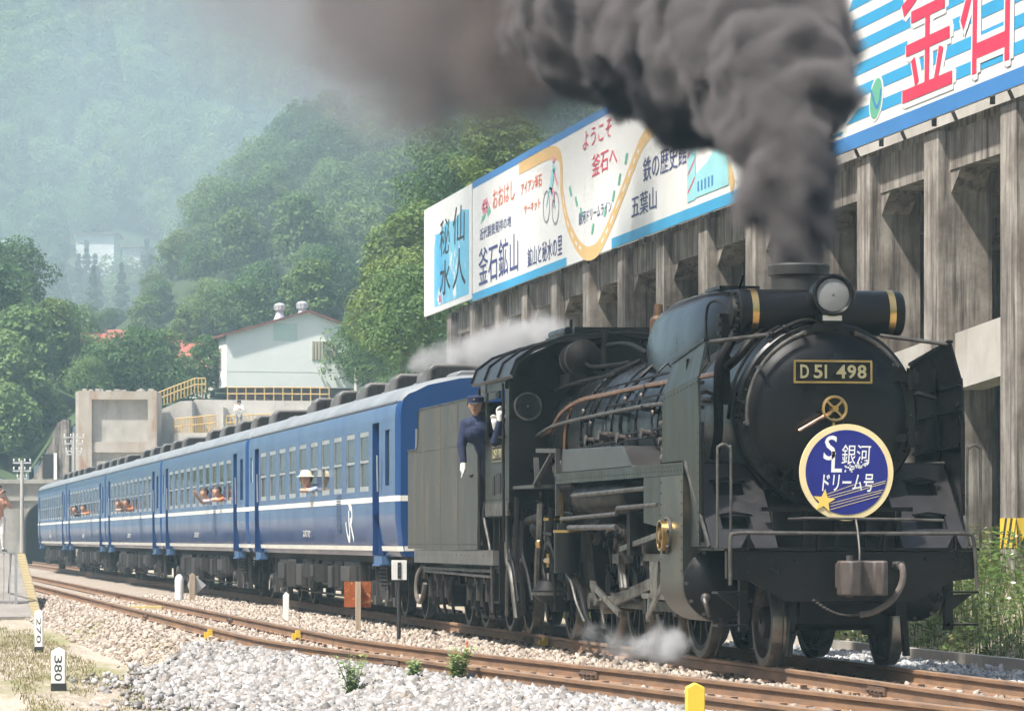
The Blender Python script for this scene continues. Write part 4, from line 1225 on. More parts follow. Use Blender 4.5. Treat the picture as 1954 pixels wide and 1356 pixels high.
def make_coach():
    root = empty('passenger_coach')

    def Q(name, mb, mat, par=None, **k):
        return mb.build(name, mat, par or root, **k)
    prof = [(1.33, 0.97), (1.375, 1.06), (1.40, 1.2), (1.425, 1.45), (1.43, 1.6)]
    upper = [(1.43, 3.04), (1.42, 3.16), (1.385, 3.27)]
    XE = [0.0, -0.05, -0.14]
    taper = [0.955, 0.985, 1.0]

    def shell(b, pr, s, xs, tp):
        n = len(pr)
        vs = []
        for x, t in zip(xs, tp):
            vs += [(x, s * y * t, z) for y, z in pr]
        fs = [(j * n + i, j * n + i + 1, (j + 1) * n + i + 1, (j + 1) * n + i) for j in range(len(xs) - 1) for i in range(n - 1)]
        b.add(vs, fs)
    body = MB()
    for s in (-1, 1):
        # long strips with door gaps
        cuts = [(-0.14, DOORS[0][0]), (DOORS[0][1], DOORS[1][0]), (DOORS[1][1], -CL + 0.14)]
        for pr in (prof, upper):
            shell(body, pr, s, XE, taper)
            shell(body, pr, s, [-CL + 0.14, -CL + 0.05, -CL], taper[::-1])
        for a, c in cuts:
            shell(body, prof, s, [a, c], [1, 1])
        shell(body, upper, s, [-0.14, -CL + 0.14], [1, 1])
        mid = [(1.43, 1.6), (1.43, 3.04)]
        shell(body, mid, s, XE, taper)
        shell(body, mid, s, [-CL + 0.14, -CL + 0.05, -CL], taper[::-1])
        # window band cells
        holes = [(W0 - WP * i + WWD / 2, W0 - WP * i - WWD / 2, WZ0, WZ1) for i in range(NW)]
        holes += [(-0.62, -1.18, 2.03, 2.86), (-20.0, -20.4, 2.35, 2.85)]
        holes += [(d[0], d[1], 1.6, 3.0) for d in DOORS]
        xs = sorted(set([-0.14, -CL + 0.14] + [h[0] for h in holes] + [h[1] for h in holes]), reverse=True)
        for xa, xb in zip(xs[:-1], xs[1:]):
            h = [q for q in holes if q[0] >= xa - 1e-6 and q[1] <= xb + 1e-6]
            z = 1.6
            spans = []
            if h:
                if h[0][2] > 1.6:
                    spans.append((1.6, h[0][2]))
                spans.append((h[0][3], 3.04))
            else:
                spans.append((1.6, 3.04))
            for za, zb in spans:
                y = s * 1.43
                body.add([(xa, y, za), (xb, y, za), (xb, y, zb), (xa, y, zb)], [(0, 1, 2, 3)])
                # reveal depth
            if h:
                za, zb = h[0][2], h[0][3]
                y, yi = s * 1.43, s * 1.36
                body.add([(xa, y, za), (xb, y, za), (xb, y, zb), (xa, y, zb), (xa, yi, za), (xb, yi, za), (xb, yi, zb), (xa, yi, zb)], [(0, 1, 5, 4), (1, 2, 6, 5), (2, 3, 7, 6), (3, 0, 4, 7)])
    # ends
    for x, t in ((0.0, 0.955), (-CL, 0.955)):
        half = prof + [(1.43, 3.04)] + upper[1:]
        roof = [(1.30, 3.36), (1.0, 3.50), (0.5, 3.60), (0, 3.63)]
        ring = [(y * t, z) for y, z in half + roof]
        ring = ring + [(-y, z) for y, z in ring[-2::-1]]
        body.add([(x, y, z) for y, z in ring], [tuple(range(len(ring)))])
    bo = Q('body', body, COACHBLUE, ang=40)
    # roof
    rp = [(1.392, 3.262), (1.385, 3.30), (1.30, 3.41), (1.08, 3.52), (0.75, 3.61), (0.4, 3.66), (0, 3.675)]
    rp = [(-y, z) for y, z in rp] + rp[-2::-1]
    xs = [0.0, -0.06, -0.16, -0.35, -CL + 0.35, -CL + 0.16, -CL + 0.06, -CL]
    zz = [0.72, 0.88, 0.96, 1.0, 1.0, 0.96, 0.88, 0.72]
    yy = [0.955, 0.985, 1.0, 1.0, 1.0, 1.0, 0.985, 0.955]
    b = MB()
    n = len(rp)
    for x, kz, ky in zip(xs, zz, yy):
        b.add([(x, y * ky * 1.004, 3.262 + (z - 3.262) * kz) for y, z in rp], [])
    b.f = [(j * n + i, j * n + i + 1, (j + 1) * n + i + 1, (j + 1) * n + i) for j in range(len(xs) - 1) for i in range(n - 1)]
    ro = Q('roof', b, ROOFGREY, ang=50)
    for s in (-1, 1):
        Q('gutter', MB().bx(-0.2, -CL + 0.2, s * 1.385, s * 1.41, 3.245, 3.27), pm('gutter_grey', (0.10, 0.115, 0.13), (0.10, 0.11, 0.13), 2, rough=0.5), ro)
    # stripes
    for s in (-1, 1):
        b = MB()
        c2 = [(-0.14, DOORS[0][0]), (DOORS[0][1], DOORS[1][0]), (DOORS[1][1], -CL + 0.14)]
        for a, c in c2:
            b.bx(a, c, s * 1.429, s * 1.4335, 1.79, 1.872)
        shell(b, [(1.4335, 1.79), (1.4335, 1.872)], s, XE, taper)
        shell(b, [(1.4335, 1.79), (1.4335, 1.872)], s, [-CL + 0.14, -CL + 0.05, -CL], taper[::-1])
        for a, c in c2:
            shell(b, [(1.379, 1.052), (1.3915, 1.125)], s, [a, c], [1.002, 1.002])
        shell(b, [(1.379, 1.052), (1.3915, 1.125)], s, XE, [t * 1.002 for t in taper])
        shell(b, [(1.379, 1.052), (1.3915, 1.125)], s, [-CL + 0.14, -CL + 0.05, -CL], [t * 1.002 for t in taper[::-1]])
        Q('cream_stripe', b, STRIPE, bo)
    b = MB()
    for x in (0.002, -CL - 0.002):
        b.bx(x - 0.002, x + 0.002, -1.36, 1.36, 1.79, 1.872).bx(x - 0.002, x + 0.002, -1.31, 1.31, 1.055, 1.125)
    Q('end_stripe', b, STRIPE, bo)
    # windows
    for s in (-1, 1):
        for i in range(NW):
            xc = W0 - WP * i
            xa, xb = xc + WWD / 2, xc - WWD / 2
            y0, y1 = s * 1.425, s * 1.39
            b = MB()
            f = 0.022
            b.bx(xa, xa - f, y0, y1, WZ0, WZ1).bx(xb, xb + f, y0, y1, WZ0, WZ1).bx(xa - f, xb + f, y0, y1, WZ1 - 0.075, WZ1).bx(xa - f, xb + f, y0, y1, WZ0, WZ0 + 0.08)
            b.bx(xa - f, xb + f, y0, y1, WZM - 0.022, WZM + 0.022)
            w = Q('window', b, SASH, smooth=False)
            Q('upper_pane', MB().bx(xa - f, xb + f, s * 1.412, s * 1.408, WZM + 0.03, WZ1 - 0.06), PANE, w, smooth=False)
            Q('lower_pane', MB().bx(xa - f, xb + f, s * 1.402, s * 1.398, WZ0 + 0.055, WZM - 0.03), PANE, w, smooth=False)
        b = MB()
        for (xa, xb, za, zb) in ((-0.62, -1.18, 2.03, 2.86), (-20.0, -20.4, 2.35, 2.85)):
            Q('end_window', MB().bx(xa, xb, s * 1.40, s * 1.395, za, zb), PANE_D if xa > -5 else pm('frosted_pane', (0.62, 0.66, 0.66), (0.55, 0.6, 0.6), 3, rough=0.3))
        for d in DOORS:
            dd = Q('door', MB().bx(d[0], d[1], s * 1.33, s * 1.29, 1.0, 3.02), COACHBLUE_D)
            xm = (d[0] + d[1]) / 2
            Q('door_window', MB().bx(d[0] - 0.12, d[1] + 0.12, s * 1.331, s * 1.336, 2.05, 2.75), PANE_D, dd)
            Q('door_handrail', MB().tube([(d[0] + 0.05, s * 1.46, 1.95), (d[0] + 0.05, s * 1.47, 2.5)], 0.014), SASH, dd)
            Q('door_jamb', MB().bx(d[0], d[0] - 0.012, s * 1.428, s * 1.29, 0.98, 3.02).bx(d[1], d[1] + 0.012, s * 1.428, s * 1.29, 0.98, 3.02), COACHBLUE_D, dd)
            Q('door_step', MB().bx(d[0] + 0.06, d[1] - 0.06, s * 1.25, s * 1.40, 0.84, 0.965).bx(d[0] + 0.02, d[1] - 0.02, s * 1.25, s * 1.43, 0.82, 0.85), pm('step_blue', (0.06, 0.13, 0.26), (0.045, 0.1, 0.2), 3, rough=0.5), dd)
        b = MB()
        for i in range(15):
            z = 1.32 + i * 0.043
            b.bx(-6.35, -6.85, s * 1.43, s * 1.440 if z > 1.5 else s * 1.436, z, z + 0.02)
        if s < 0:
            Q('side_louvre', b, pm('louvre_blue', (0.008, 0.03, 0.09), (0.012, 0.04, 0.12), 3, rough=0.5), bo)
    b = MB()
    # interior: floor, seats, ceiling
    b.bx(-0.2, -CL + 0.2, -1.28, 1.28, 1.18, 1.22)
    Q('floor', b, INTER)
    Q('ceiling', MB().bx(-0.2, -CL + 0.2, -1.3, 1.3, 3.2, 3.22), INTER)
    for i in range(NW + 1):
        x = W0 - WP * (i - 0.5)
        b = MB()
        for s in (-1, 1):
            b.bx(x + 0.06, x - 0.06, s * 0.42, s * 1.33, 1.5, 2.35).bx(x + 0.5, x - 0.5, s * 0.42, s * 1.33, 1.5, 1.64)
        Q('seat_pair', b, SEAT)
    for i in (1, 2, 4, 6, 7):
        Q('blind', MB().bx(W0 - WP * i + WWD / 2, W0 - WP * i - WWD / 2, -1.375, -1.37, 2.62 - 0.06 * (i % 3), 2.86), BLIND)
    # roof coolers
    for x in (-3.3, -6.9, -10.5, -14.1, -17.7):
        b = MB()
        pr = [(-0.54, 3.60), (-0.52, 3.80), (-0.44, 3.86), (0.44, 3.86), (0.52, 3.80), (0.54, 3.60)]
        b.prism(pr, x - 0.75, x + 0.25)
        ac = Q('roof_cooler', b, ACGREY, bevel=0.03)
        fr = [(-0.62, 3.62), (-0.58, 3.85), (-0.48, 3.91), (0.48, 3.91), (0.58, 3.85), (0.62, 3.62)]
        Q('cooler_hood', MB().prism([(-0.60, 3.60), (-0.58, 3.85), (-0.48, 3.93), (0.48, 3.93), (0.58, 3.85), (0.60, 3.60)], x + 0.25, x + 0.80), ACGREY, ac, bevel=0.03)
        Q('cooler_grille', MB().prism([(-0.54, 3.64), (-0.52, 3.82), (-0.44, 3.88), (0.44, 3.88), (0.52, 3.82), (0.54, 3.64)], x + 0.80, x + 0.805), DARKHOLE, ac)
        b = MB()
        for k in range(9):
            y = -0.5 + 0.125 * k
            b.bx(x + 0.805, x + 0.815, y - 0.005, y + 0.005, 3.65, 3.87)
        Q('grille_bar', b, UNDER, ac)
    for x in (-1.5, -5.1, -8.7, -12.3, -15.9, -19.3):
        Q('roof_ventilator', MB().prism([(-0.4, 3.62), (-0.37, 3.72), (-0.3, 3.76), (0.3, 3.76), (0.37, 3.72), (0.4, 3.62)], x - 0.5, x + 0.5), pm('vent_grey', (0.17, 0.175, 0.18), (0.12, 0.12, 0.12), 2, rough=0.5), bevel=0.02)
    # end: gangway, hoses
    for x, d in ((0.0, 1), (-CL, -1)):
        b = MB().bx(x, x + d * 0.18, -0.5, 0.5, 1.15, 3.2)
        gw = Q('gangway_bellows', b, pm('bellows', (0.03, 0.03, 0.03), (0.05, 0.05, 0.05), 6, rough=0.85))
        b = MB()
        for s in (-1, 1):
            b.bx(x + d * 0.003, x + d * 0.012, s * 0.72, s * 1.15, 2.1, 2.85)
        Q('end_window_frame', b, SASH, bo)
        b = MB()
        for s in (-1, 1):
            b.bx(x + d * 0.012, x + d * 0.016, s * 0.76, s * 1.11, 2.14, 2.81)
        Q('end_pane', b, PANE_D, bo)
        Q('coupling', MB().bx(x - d * 0.2, x + d * 0.2, -0.15, 0.15, 0.75, 1.0), UNDER)
    # underframe
    Q('underframe', MB().bx(-0.3, -CL + 0.3, -1.15, 1.15, 0.86, 1.0), UNDER)
    rb = random.Random(21)
    x = -5.3
    k = 0
    while x > -15.6:
        w = rb.uniform(0.5, 1.5)
        zb = rb.uniform(0.30, 0.52)
        m = UNDERL if k % 3 == 1 else UNDER
        for s in (-1, 1):
            b = MB().bx(x, x - w, s * 0.75, s * rb.uniform(1.18, 1.30), zb, 0.86)
            bx_ = Q('equipment_box', b, m, bevel=0.015)
            if k % 2 == 0:
                b = MB()
                for q in range(int(w / 0.13)):
                    b.bx(x - 0.08 - q * 0.13, x - 0.12 - q * 0.13, s * 1.19, s * 1.315, zb + 0.05, 0.80)
                Q('box_rib', b, UNDERL if m is UNDER else UNDER, bx_)
            else:
                b = MB().bx(x - 0.1, x - w + 0.1, s * 1.2, s * 1.312, zb + 0.06, 0.78)
                Q('box_lid', b, m, bx_, bevel=0.01)
        x -= w + rb.uniform(0.10, 0.35)
        k += 1
    b = MB()
    for s in (-1, 1):
        b.cyl((-4.6, s * 1.1, 0.78), (-16.2, s * 1.1, 0.78), 0.03, n=6)
        b.cyl((-4.6, s * 1.0, 0.25), (-16.2, s * 1.0, 0.28), 0.022, n=6)
        for xx in (-4.9, -8.3, -12.2, -15.9):
            b.bar((xx, s * 1.12, 0.9), (xx - 0.1, s * 1.12, 0.3), 0.07, 0.05, up=(1, 0, 0))
    Q('brake_pipe', b, UNDER)
    for xb in (-3.35, -17.5):
        for dx in (1.05, -1.05):
            axle_set(root, xb + dx, mats=(DULLSTEEL, UNDER))
        for s in (-1, 1):
            b = MB()
            b.prism([(xb + 1.45, 0.42), (xb + 1.45, 0.58), (xb + 0.6, 0.56), (xb + 0.45, 0.42), (xb - 0.45, 0.42), (xb - 0.6, 0.56), (xb - 1.45, 0.58), (xb - 1.45, 0.42), (xb - 0.6, 0.36), (xb - 0.4, 0.28), (xb + 0.4, 0.28), (xb + 0.6, 0.36)], s * 0.98, s * 1.12, 'xz')
            bg_ = Q('bogie_frame', b, UNDER)
            for dx in (1.05, -1.05):
                Q('axle_box', MB().bx(xb + dx - 0.17, xb + dx + 0.17, s * 0.95, s * 1.20, 0.28, 0.56).cyl((xb + dx, s * 1.2, 0.42), (xb + dx, s * 1.24, 0.42), 0.11, n=14), UNDERL, bg_)
            for dx in (0.22, -0.22):
                b = MB()
                for i in range(6):
                    b.cyl((xb + dx, s * 1.05, 0.46 + i * 0.06), (xb + dx, s * 1.05, 0.49 + i * 0.06), 0.13, n=12)
                Q('bolster_spring', b, UNDER, bg_)
            for dx in (0.62, -0.62, 1.5):
                Q('brake_gear', MB().bar((xb + dx, s * 1.16, 0.85), (xb + dx, s * 1.14, 0.25), 0.06, 0.05, up=(1, 0, 0)).bx(xb + dx - 0.12, xb + dx + 0.12, s * 1.1, s * 1.2, 0.2, 0.34), UNDERL, bg_)
    return root


coach0 = make_coach()
CLAB = ['blue passenger coach directly behind the tender', 'second blue passenger coach behind the tender, two people at its near windows',
        'third blue passenger coach behind the tender, in the middle of the train', 'fourth blue passenger coach behind the tender', 'last blue passenger coach, just out of the tunnel']
coaches = []
for i in range(5):
    c = coach0 if i == 0 else copy_tree(coach0)
    c.location = (-20.32 - PITCH * i, 0, 0)
    tag(c, CLAB[i], 'coach', 'blue coaches of the train')
    coaches.append(c)
# emblem on the first coach and small lettering
def ybody(z):
    for (y0, z0), (y1, z1) in zip([(1.33, 0.97), (1.375, 1.06), (1.40, 1.2), (1.425, 1.45), (1.43, 1.6)], [(1.375, 1.06), (1.40, 1.2), (1.425, 1.45), (1.43, 1.6), (1.43, 3.0)]):
        if z <= z1:
            return y0 + (y1 - y0) * (z - z0) / (z1 - z0)
    return 1.43


def emblem_stroke(pts, w):
    P_ = smooth_path([(x, 0, z) for x, z in pts], 6)
    L_, R2 = [], []
    for i, p in enumerate(P_):
        d = (P_[min(i + 1, len(P_) - 1)] - P_[max(i - 1, 0)]).normalized()
        n = Vector((-d.z, 0, d.x)) * w / 2
        L_.append(p + n)
        R2.append(p - n)
    q = [(p.x, -ybody(p.z) - 0.004, p.z) for p in L_ + R2]
    n = len(L_)
    MB().add(q, [(i, i + 1, n + i + 1, n + i) for i in range(n - 1)]).build('emblem_stroke', WHITE, coaches[0], smooth=False)


emblem_stroke([(-5.72, 1.50), (-5.66, 1.32), (-5.52, 1.22), (-5.38, 1.27), (-5.33, 1.42), (-5.33, 1.75)], 0.11)
emblem_stroke([(-5.38, 1.74), (-5.15, 1.74), (-4.98, 1.69), (-4.95, 1.60), (-5.02, 1.53), (-5.2, 1.51)], 0.10)
emblem_stroke([(-5.2, 1.52), (-5.06, 1.38), (-4.92, 1.21)], 0.12)
for c in coaches:
    lettering('スハフ 12', 'coach_number', STRIPE, c, (-11.6, -1.427, 1.26), (1, 0, 0), (0, 0, 1), 1.0, 0.12, 0.002)

# ------------------------------------------------------------------ ground, ballast, tracks
import numpy as np


def nt(x):
    """centre line of the near track, bending towards the main track near the camera"""
    if x < -14:
        return -3.8
    if x < -8:
        return -3.8 + (x + 14) ** 2 * 0.1 / 12
    return -3.8 + 0.3 + 0.1 * (x + 8)


def sst(a, b_, t):
    t = min(1, max(0, (t - a) / (b_ - a)))
    return t * t * (3 - 2 * t)


def gz(x, y):
    n = nt(min(x, 9))
    z = -0.43 + 0.25 * sst(n - 2.1, n - 1.15, y)             # foreground up to the ballast shoulder
    z -= 0.10 * sst(1.5, 2.6, y)
    z += 0.95 * sst(4.0, 7.4, y) if x < 2 else 0.25 * sst(4.0, 7.4, y)
    if y < n - 1.0 or y > 1.6:
        z += 0.03 * noise.noise((x * 0.4, y * 0.4, 0.3))
    return z


def sheet(name, xs, ys, fn, mat, kind='structure'):
    vs = [(x, y, fn(x, y)) for x in xs for y in ys]
    m = len(ys)
    fs = [(i * m + j, (i + 1) * m + j, (i + 1) * m + j + 1, i * m + j + 1) for i in range(len(xs) - 1) for j in range(m - 1)]
    o = MB().add(vs, fs).build(name, mat, ang=80)
    tag(o, kind=kind)
    return o


def rng(a, b_, st):
    n = max(1, int(round(abs(b_ - a) / st)))
    return [a + (b_ - a) * i / n for i in range(n + 1)]


# ground material: trackside soil, dry grass patches and pale gravel dust
m, nt_, bs = principled('trackside_ground')
N, L = nt_.nodes, nt_.links
geo = N.new('ShaderNodeNewGeometry')
gmap = N.new('ShaderNodeMapping')
gmap.inputs['Scale'].default_value = (0.16, 1, 1)
L.new(geo.outputs['Position'], gmap.inputs[0])
def nnode(scale, det=6, rough=0.6):
    z = N.new('ShaderNodeTexNoise')
    z.inputs['Scale'].default_value = scale
    z.inputs['Detail'].default_value = det
    z.inputs['Roughness'].default_value = rough
    L.new(gmap.outputs[0], z.inputs['Vector'])
    return z
def mixn(f, a, c, lo=0.4, hi=0.6):
    r = N.new('ShaderNodeMapRange')
    r.inputs[1].default_value, r.inputs[2].default_value = lo, hi
    L.new(f, r.inputs[0])
    x = N.new('ShaderNodeMix')
    x.data_type = 'RGBA'
    L.new(r.outputs[0], x.inputs[0])
    for q, k in ((a, 6), (c, 7)):
        if isinstance(q, tuple):
            x.inputs[k].default_value = (*q, 1)
        else:
            L.new(q, x.inputs[k])
    return x.outputs[2]
c1 = mixn(nnode(1.2).outputs[0], (0.37, 0.31, 0.245), (0.27, 0.22, 0.17))
c2 = mixn(nnode(14, 5).outputs[0], c1, (0.47, 0.40, 0.32), 0.5, 0.68)
c3 = mixn(nnode(0.55, 5, 0.7).outputs[0], c2, (0.20, 0.19, 0.085), 0.50, 0.62)
L.new(c3, bs.inputs['Base Color'])
bs.inputs['Roughness'].default_value = 0.95
bp = N.new('ShaderNodeBump')
bp.inputs['Strength'].default_value = 0.6
bp.inputs['Distance'].default_value = 0.04
L.new(nnode(22, 6).outputs[0], bp.inputs['Height'])
L.new(bp.outputs[0], bs.inputs['Normal'])
GROUND = m
xs = [-1400, -900, -600, -400, -300, -230] + rng(-190, -70, 6)[:-1] + rng(-70, 14, 0.5) + [20, 28, 40, 60, 120, 300, 700, 1400]
ys = [-1400, -700, -300, -120, -60, -30, -20, -14] + rng(-11, 11, 0.2) + [14, 20, 40, 90, 200, 500, 1400]
sheet('ground', xs, ys, gz, GROUND)
# ballast bed under both tracks
BALB = pm('ballast_brown', (0.32, 0.26, 0.205), (0.20, 0.16, 0.125), 9, rough=0.95, coord='World', c3=(0.50, 0.43, 0.36), s3=22, t3=(0.54, 0.66), bump=1.0, bscale=24)
xs = rng(-170, -70, 4)[:-1] + rng(-70, 12, 0.5)
o = sheet('ballast_bed', xs, [-1.0 + 0.0 * k for k in ()] or rng(0, 1, 0.04), lambda x, t: 0, BALB)
me = o.data
vi = 0
for x in xs:
    for t in rng(0, 1, 0.04):
        ya, yb = nt(x) - 1.15, 1.75
        y = ya + (yb - ya) * t
        z = -0.172 + 0.012 * noise.noise((x * 1.3, y * 1.3, 5.1))
        for rc in (nt(x) - 0.565, nt(x) + 0.565, -0.565, 0.565):
            pass
        if t <= 0 or t >= 1:
            z = -0.30
        me.vertices[vi].co = (x, y, z)
        vi += 1

# --- rails
RP = [(-.064, -.153), (.064, -.153), (.064, -.142), (.014, -.122), (.010, -.045), (.034, -.034), (.034, -.006), (.027, 0), (-.027, 0), (-.034, -.006), (-.034, -.034), (-.010, -.045), (-.014, -.122), (-.064, -.142)]


def rail(par, off, path, x0, x1):
    xs = rng(x0, x1, 2.0)
    vs, fs = [], []
    n = len(RP)
    for x in xs:
        yc = path(x) + off
        vs += [(x, yc + y, z) for y, z in RP]
    for j in range(len(xs) - 1):
        for i in range(n):
            k = (i + 1) % n
            fs.append((j * n + i, j * n + k, (j + 1) * n + k, (j + 1) * n + i))
    o = MB().add(vs, fs).build('rail', RAILSIDE, par, ang=30)
    o.data.materials.append(RAILTOP)
    for p in o.data.polygons:
        if p.normal.z > 0.8 and p.center.z > -0.004:
            p.material_index = 1
    return o


SLM = MB().bx(-0.10, 0.10, -1.05, 1.05, -0.30, -0.158).mesh('sleeper', False)
SLM.materials.append(SLEEPER)
CLIP = MB().bx(-0.07, 0.07, -0.13, 0.13, -0.158, -0.146).bx(-0.03, 0.03, -0.115, -0.066, -0.146, -0.118).bx(-0.03, 0.03, 0.066, 0.115, -0.146, -0.118).mesh('rail_clip', False)
CLIP.materials.append(pm('clip_rust', (0.10, 0.055, 0.032), (0.06, 0.035, 0.025), 9, rough=0.85))
FISH = MB().bx(-0.28, 0.28, -0.036, -0.012, -0.118, -0.045).bx(-0.28, 0.28, 0.012, 0.036, -0.118, -0.045).mesh('joint_plate', False)
FISH.materials.append(pm('plate_rust', (0.13, 0.075, 0.045), (0.08, 0.05, 0.035), 9, rough=0.8))
BOLT = MB()
for x in (-0.2, -0.07, 0.07, 0.2):
    BOLT.cyl((x, -0.07, -0.082), (x, 0.07, -0.082), 0.022, n=6)
BOLTM = BOLT.mesh('joint_bolt')
BOLTM.materials.append(FISH.materials[0])
main = tag(empty('railway_track'), 'rusty main track carrying the train', 'track', 'parallel tracks')
side_t = tag(empty('railway_track'), 'empty rusty track in front of the train, nearest the camera', 'track', 'parallel tracks')
for par, path, lab in ((main, lambda x: 0.0, 0), (side_t, nt, 1)):
    ra = [rail(par, off, path, 14, -172 if lab == 0 else -150) for off in (-0.565, 0.565)]
    x = 10.0
    k = 0
    while x > -58:
        share('sleeper', SLM, par, (x, path(x), -0.01 + 0.006 * noise.noise((x, lab, 0))), (0, 0, 0.015 * noise.noise((x * 3, 1, lab)) + (math.atan(0.1) if lab and x > -8 else 0)))
        if k % 1 == 0 and x > -34:
            for off in (-0.565, 0.565):
                share('rail_clip', CLIP, par, (x, path(x) + off, 0), (0, 0, math.atan(0.1) if lab and x > -8 else 0))
        x -= 0.62
        k += 1
    js = ((-1.3, 0.565), (-4.6, -0.565), (-26.5, 0.565), (-29.5, -0.565), (-52, 0.565)) if lab else ((-14.0, -0.565), (3.0, -0.565), (4.0, 0.565))
    for x, off in js:
        f = share('joint_plate', FISH, par, (x, path(x) + off, 0), (0, 0, math.atan(0.1) if lab and x > -8 else 0))
        share('joint_bolt', BOLTM, f)
# yellow rail clamps and marks
CLAMP = MB().bx(-0.03, 0.03, -0.20, 0.20, -0.185, -0.158).bx(-0.05, 0.05, -0.10, -0.04, -0.16, -0.02).bx(-0.03, 0.03, -0.15, -0.10, -0.16, -0.06).bx(-0.03, 0.03, 0.05, 0.11, -0.16, -0.09).mesh('yellow_clamp', False)
CLAMP.materials.append(YELLOW)
for par, x, y in ((side_t, -17.6, nt(-17.6) - 0.565), (side_t, -16.8, nt(-16.8) + 0.565), (main, -12.6, -0.565)):
    share('yellow_clamp', CLAMP, par, (x, y, 0))
YB = MB().bx(-0.5, 0.5, -0.16, 0.16, -0.16, -0.10).mesh('yellow_board', False)
YB.materials.append(pm('faded_yellow_board', (0.62, 0.50, 0.20), (0.5, 0.4, 0.18), 4, rough=0.8))
share('yellow_board', YB, side_t, (-39.5, -3.8, 0.02), (0, 0, 1.45))
# --- kerb between ballast and grass on the far side
kerb = tag(empty('kerb'), 'low pale concrete kerb between ballast and weeds beyond the locomotive', 'kerb')
KM = MB().bx(-0.49, 0.49, -0.06, 0.06, -0.40, -0.13).mesh('kerb_stone', False)
KM.materials.append(CONCL)
for i in range(26):
    x = 3 - i
    share('kerb_stone', KM, kerb, (x, 3.75, 0.006 * noise.noise((i * 1.7, 0, 0))), (0, 0, 0.004 * noise.noise((i * 2.3, 4, 0))))

# --- loose stones, built as one mesh per kind
def stones(name, pts, smin, smax, mat, seed):
    r = np.random.default_rng(seed)
    P_ = np.array(pts)
    n = len(P_)
    cube = np.array([(-1, -1, -1), (1, -1, -1), (1, 1, -1), (-1, 1, -1), (-1, -1, 1), (1, -1, 1), (1, 1, 1), (-1, 1, 1)], float) * 0.62
    tri = np.array([(0, 3, 2, 1), (4, 5, 6, 7), (0, 1, 5, 4), (1, 2, 6, 5), (2, 3, 7, 6), (3, 0, 4, 7)])
    V = cube[None] + r.uniform(-0.42, 0.42, (n, 8, 3))
    V *= (smin + (smax - smin) * r.random((n, 1)) ** 2.0)[:, :, None] * 0.5 * r.uniform(0.7, 1.25, (n, 1, 3))
    q = r.normal(size=(n, 4))
    q /= np.linalg.norm(q, axis=1)[:, None]
    w, x, y, z = q.T
    R = np.stack([1 - 2 * (y * y + z * z), 2 * (x * y - z * w), 2 * (x * z + y * w), 2 * (x * y + z * w), 1 - 2 * (x * x + z * z), 2 * (y * z - x * w), 2 * (x * z - y * w), 2 * (y * z + x * w), 1 - 2 * (x * x + y * y)], 1).reshape(n, 3, 3)
    V = np.einsum('nij,nkj->nki', R, V) + P_[:, None, :]
    F = (tri[None] + (np.arange(n) * 8)[:, None, None]).reshape(-1)
    me = bpy.data.meshes.new(name)
    me.vertices.add(n * 8)
    me.vertices.foreach_set('co', V.reshape(-1))
    me.loops.add(len(F))
    me.loops.foreach_set('vertex_index', F.astype(np.int32))
    me.polygons.add(n * 6)
    me.polygons.foreach_set('loop_start', np.arange(0, len(F), 4, dtype=np.int32))
    me.update(calc_edges=True)
    me.materials.append(mat)
    o = bpy.data.objects.new(name, me)
    COL.objects.link(o)
    return o


def stonemat(name, cols):
    m, t, bs = principled(name)
    N, L = t.nodes, t.links
    g = N.new('ShaderNodeNewGeometry')
    cr = N.new('ShaderNodeValToRGB')
    e = cr.color_ramp.elements
    e[0].color = (*cols[0], 1)
    e[1].color = (*cols[-1], 1)
    for i, c in enumerate(cols[1:-1]):
        e.new((i + 1) / (len(cols) - 1)).color = (*c, 1)
    L.new(g.outputs['Random Per Island'], cr.inputs[0])
    L.new(cr.outputs[0], bs.inputs['Base Color'])
    bs.inputs['Roughness'].default_value = 0.85
    return m


rs = random.Random(99)
white, brown, grey = [], [], []
def near_rail(x, y):
    n = nt(x)
    return min(abs(y - n + 0.565), abs(y - n - 0.565), abs(y + 0.565), abs(y - 0.565)) < 0.075
x_lo, x_hi = -58.0, 9.5
while len(brown) < 62000:
    u = rs.random()
    x = x_hi - (x_hi - x_lo) * (u ** 1.35)
    n = nt(x)
    y = rs.uniform(n - 2.0, 1.9)
    if near_rail(x, y):
        continue
    edge = (n - 1.05) - y
    wt = sst(-15, -6, x + 2.5 * noise.noise((x * .5, y * 1.1, 2)) - 2.0 * edge)          # how far the fresh white ballast has spread
    if y < n - 0.62 and rs.random() < wt:
        continue
    if edge > 0.3 and rs.random() < 0.4:
        continue
    zb = max(gz(x, y), -0.172 if (n - 1.1 < y < 1.7) else -9)
    brown.append((x, y, zb + rs.uniform(-0.012, 0.02)))
while len(white) < 62000:
    x = rs.uniform(-27, 9.5)
    n = nt(x)
    y = n - 0.64 - abs(rs.gauss(0, 1.0)) * 1.25
    if y < -9.2 or near_rail(x, y):
        continue
    edge = (n - 1.05) - y
    if rs.random() > sst(-15, -6, x + 2.5 * noise.noise((x * .5, y * 1.1, 2)) - 2.0 * edge):
        continue
    if y < -5.2 and rs.random() < sst(-5.2, -7.0, y + 1.2 * noise.noise((x * .6, y * .8, 7))) * 0.97:
        continue
    pile = 0.06 * sst(0, 0.9, edge + 0.3) * sst(2.6, 1.0, edge)
    white.append((x, y, max(gz(x, y), -0.172 if y > n - 1.1 else -9) + pile + rs.uniform(-0.015, 0.035)))
while len(grey) < 9000:
    x = rs.uniform(-18, 6)
    y = rs.uniform(0.8, 3.66)
    grey.append((x, y, max(gz(x, y), -0.172 if y < 1.7 else -9) + rs.uniform(-0.012, 0.03)))
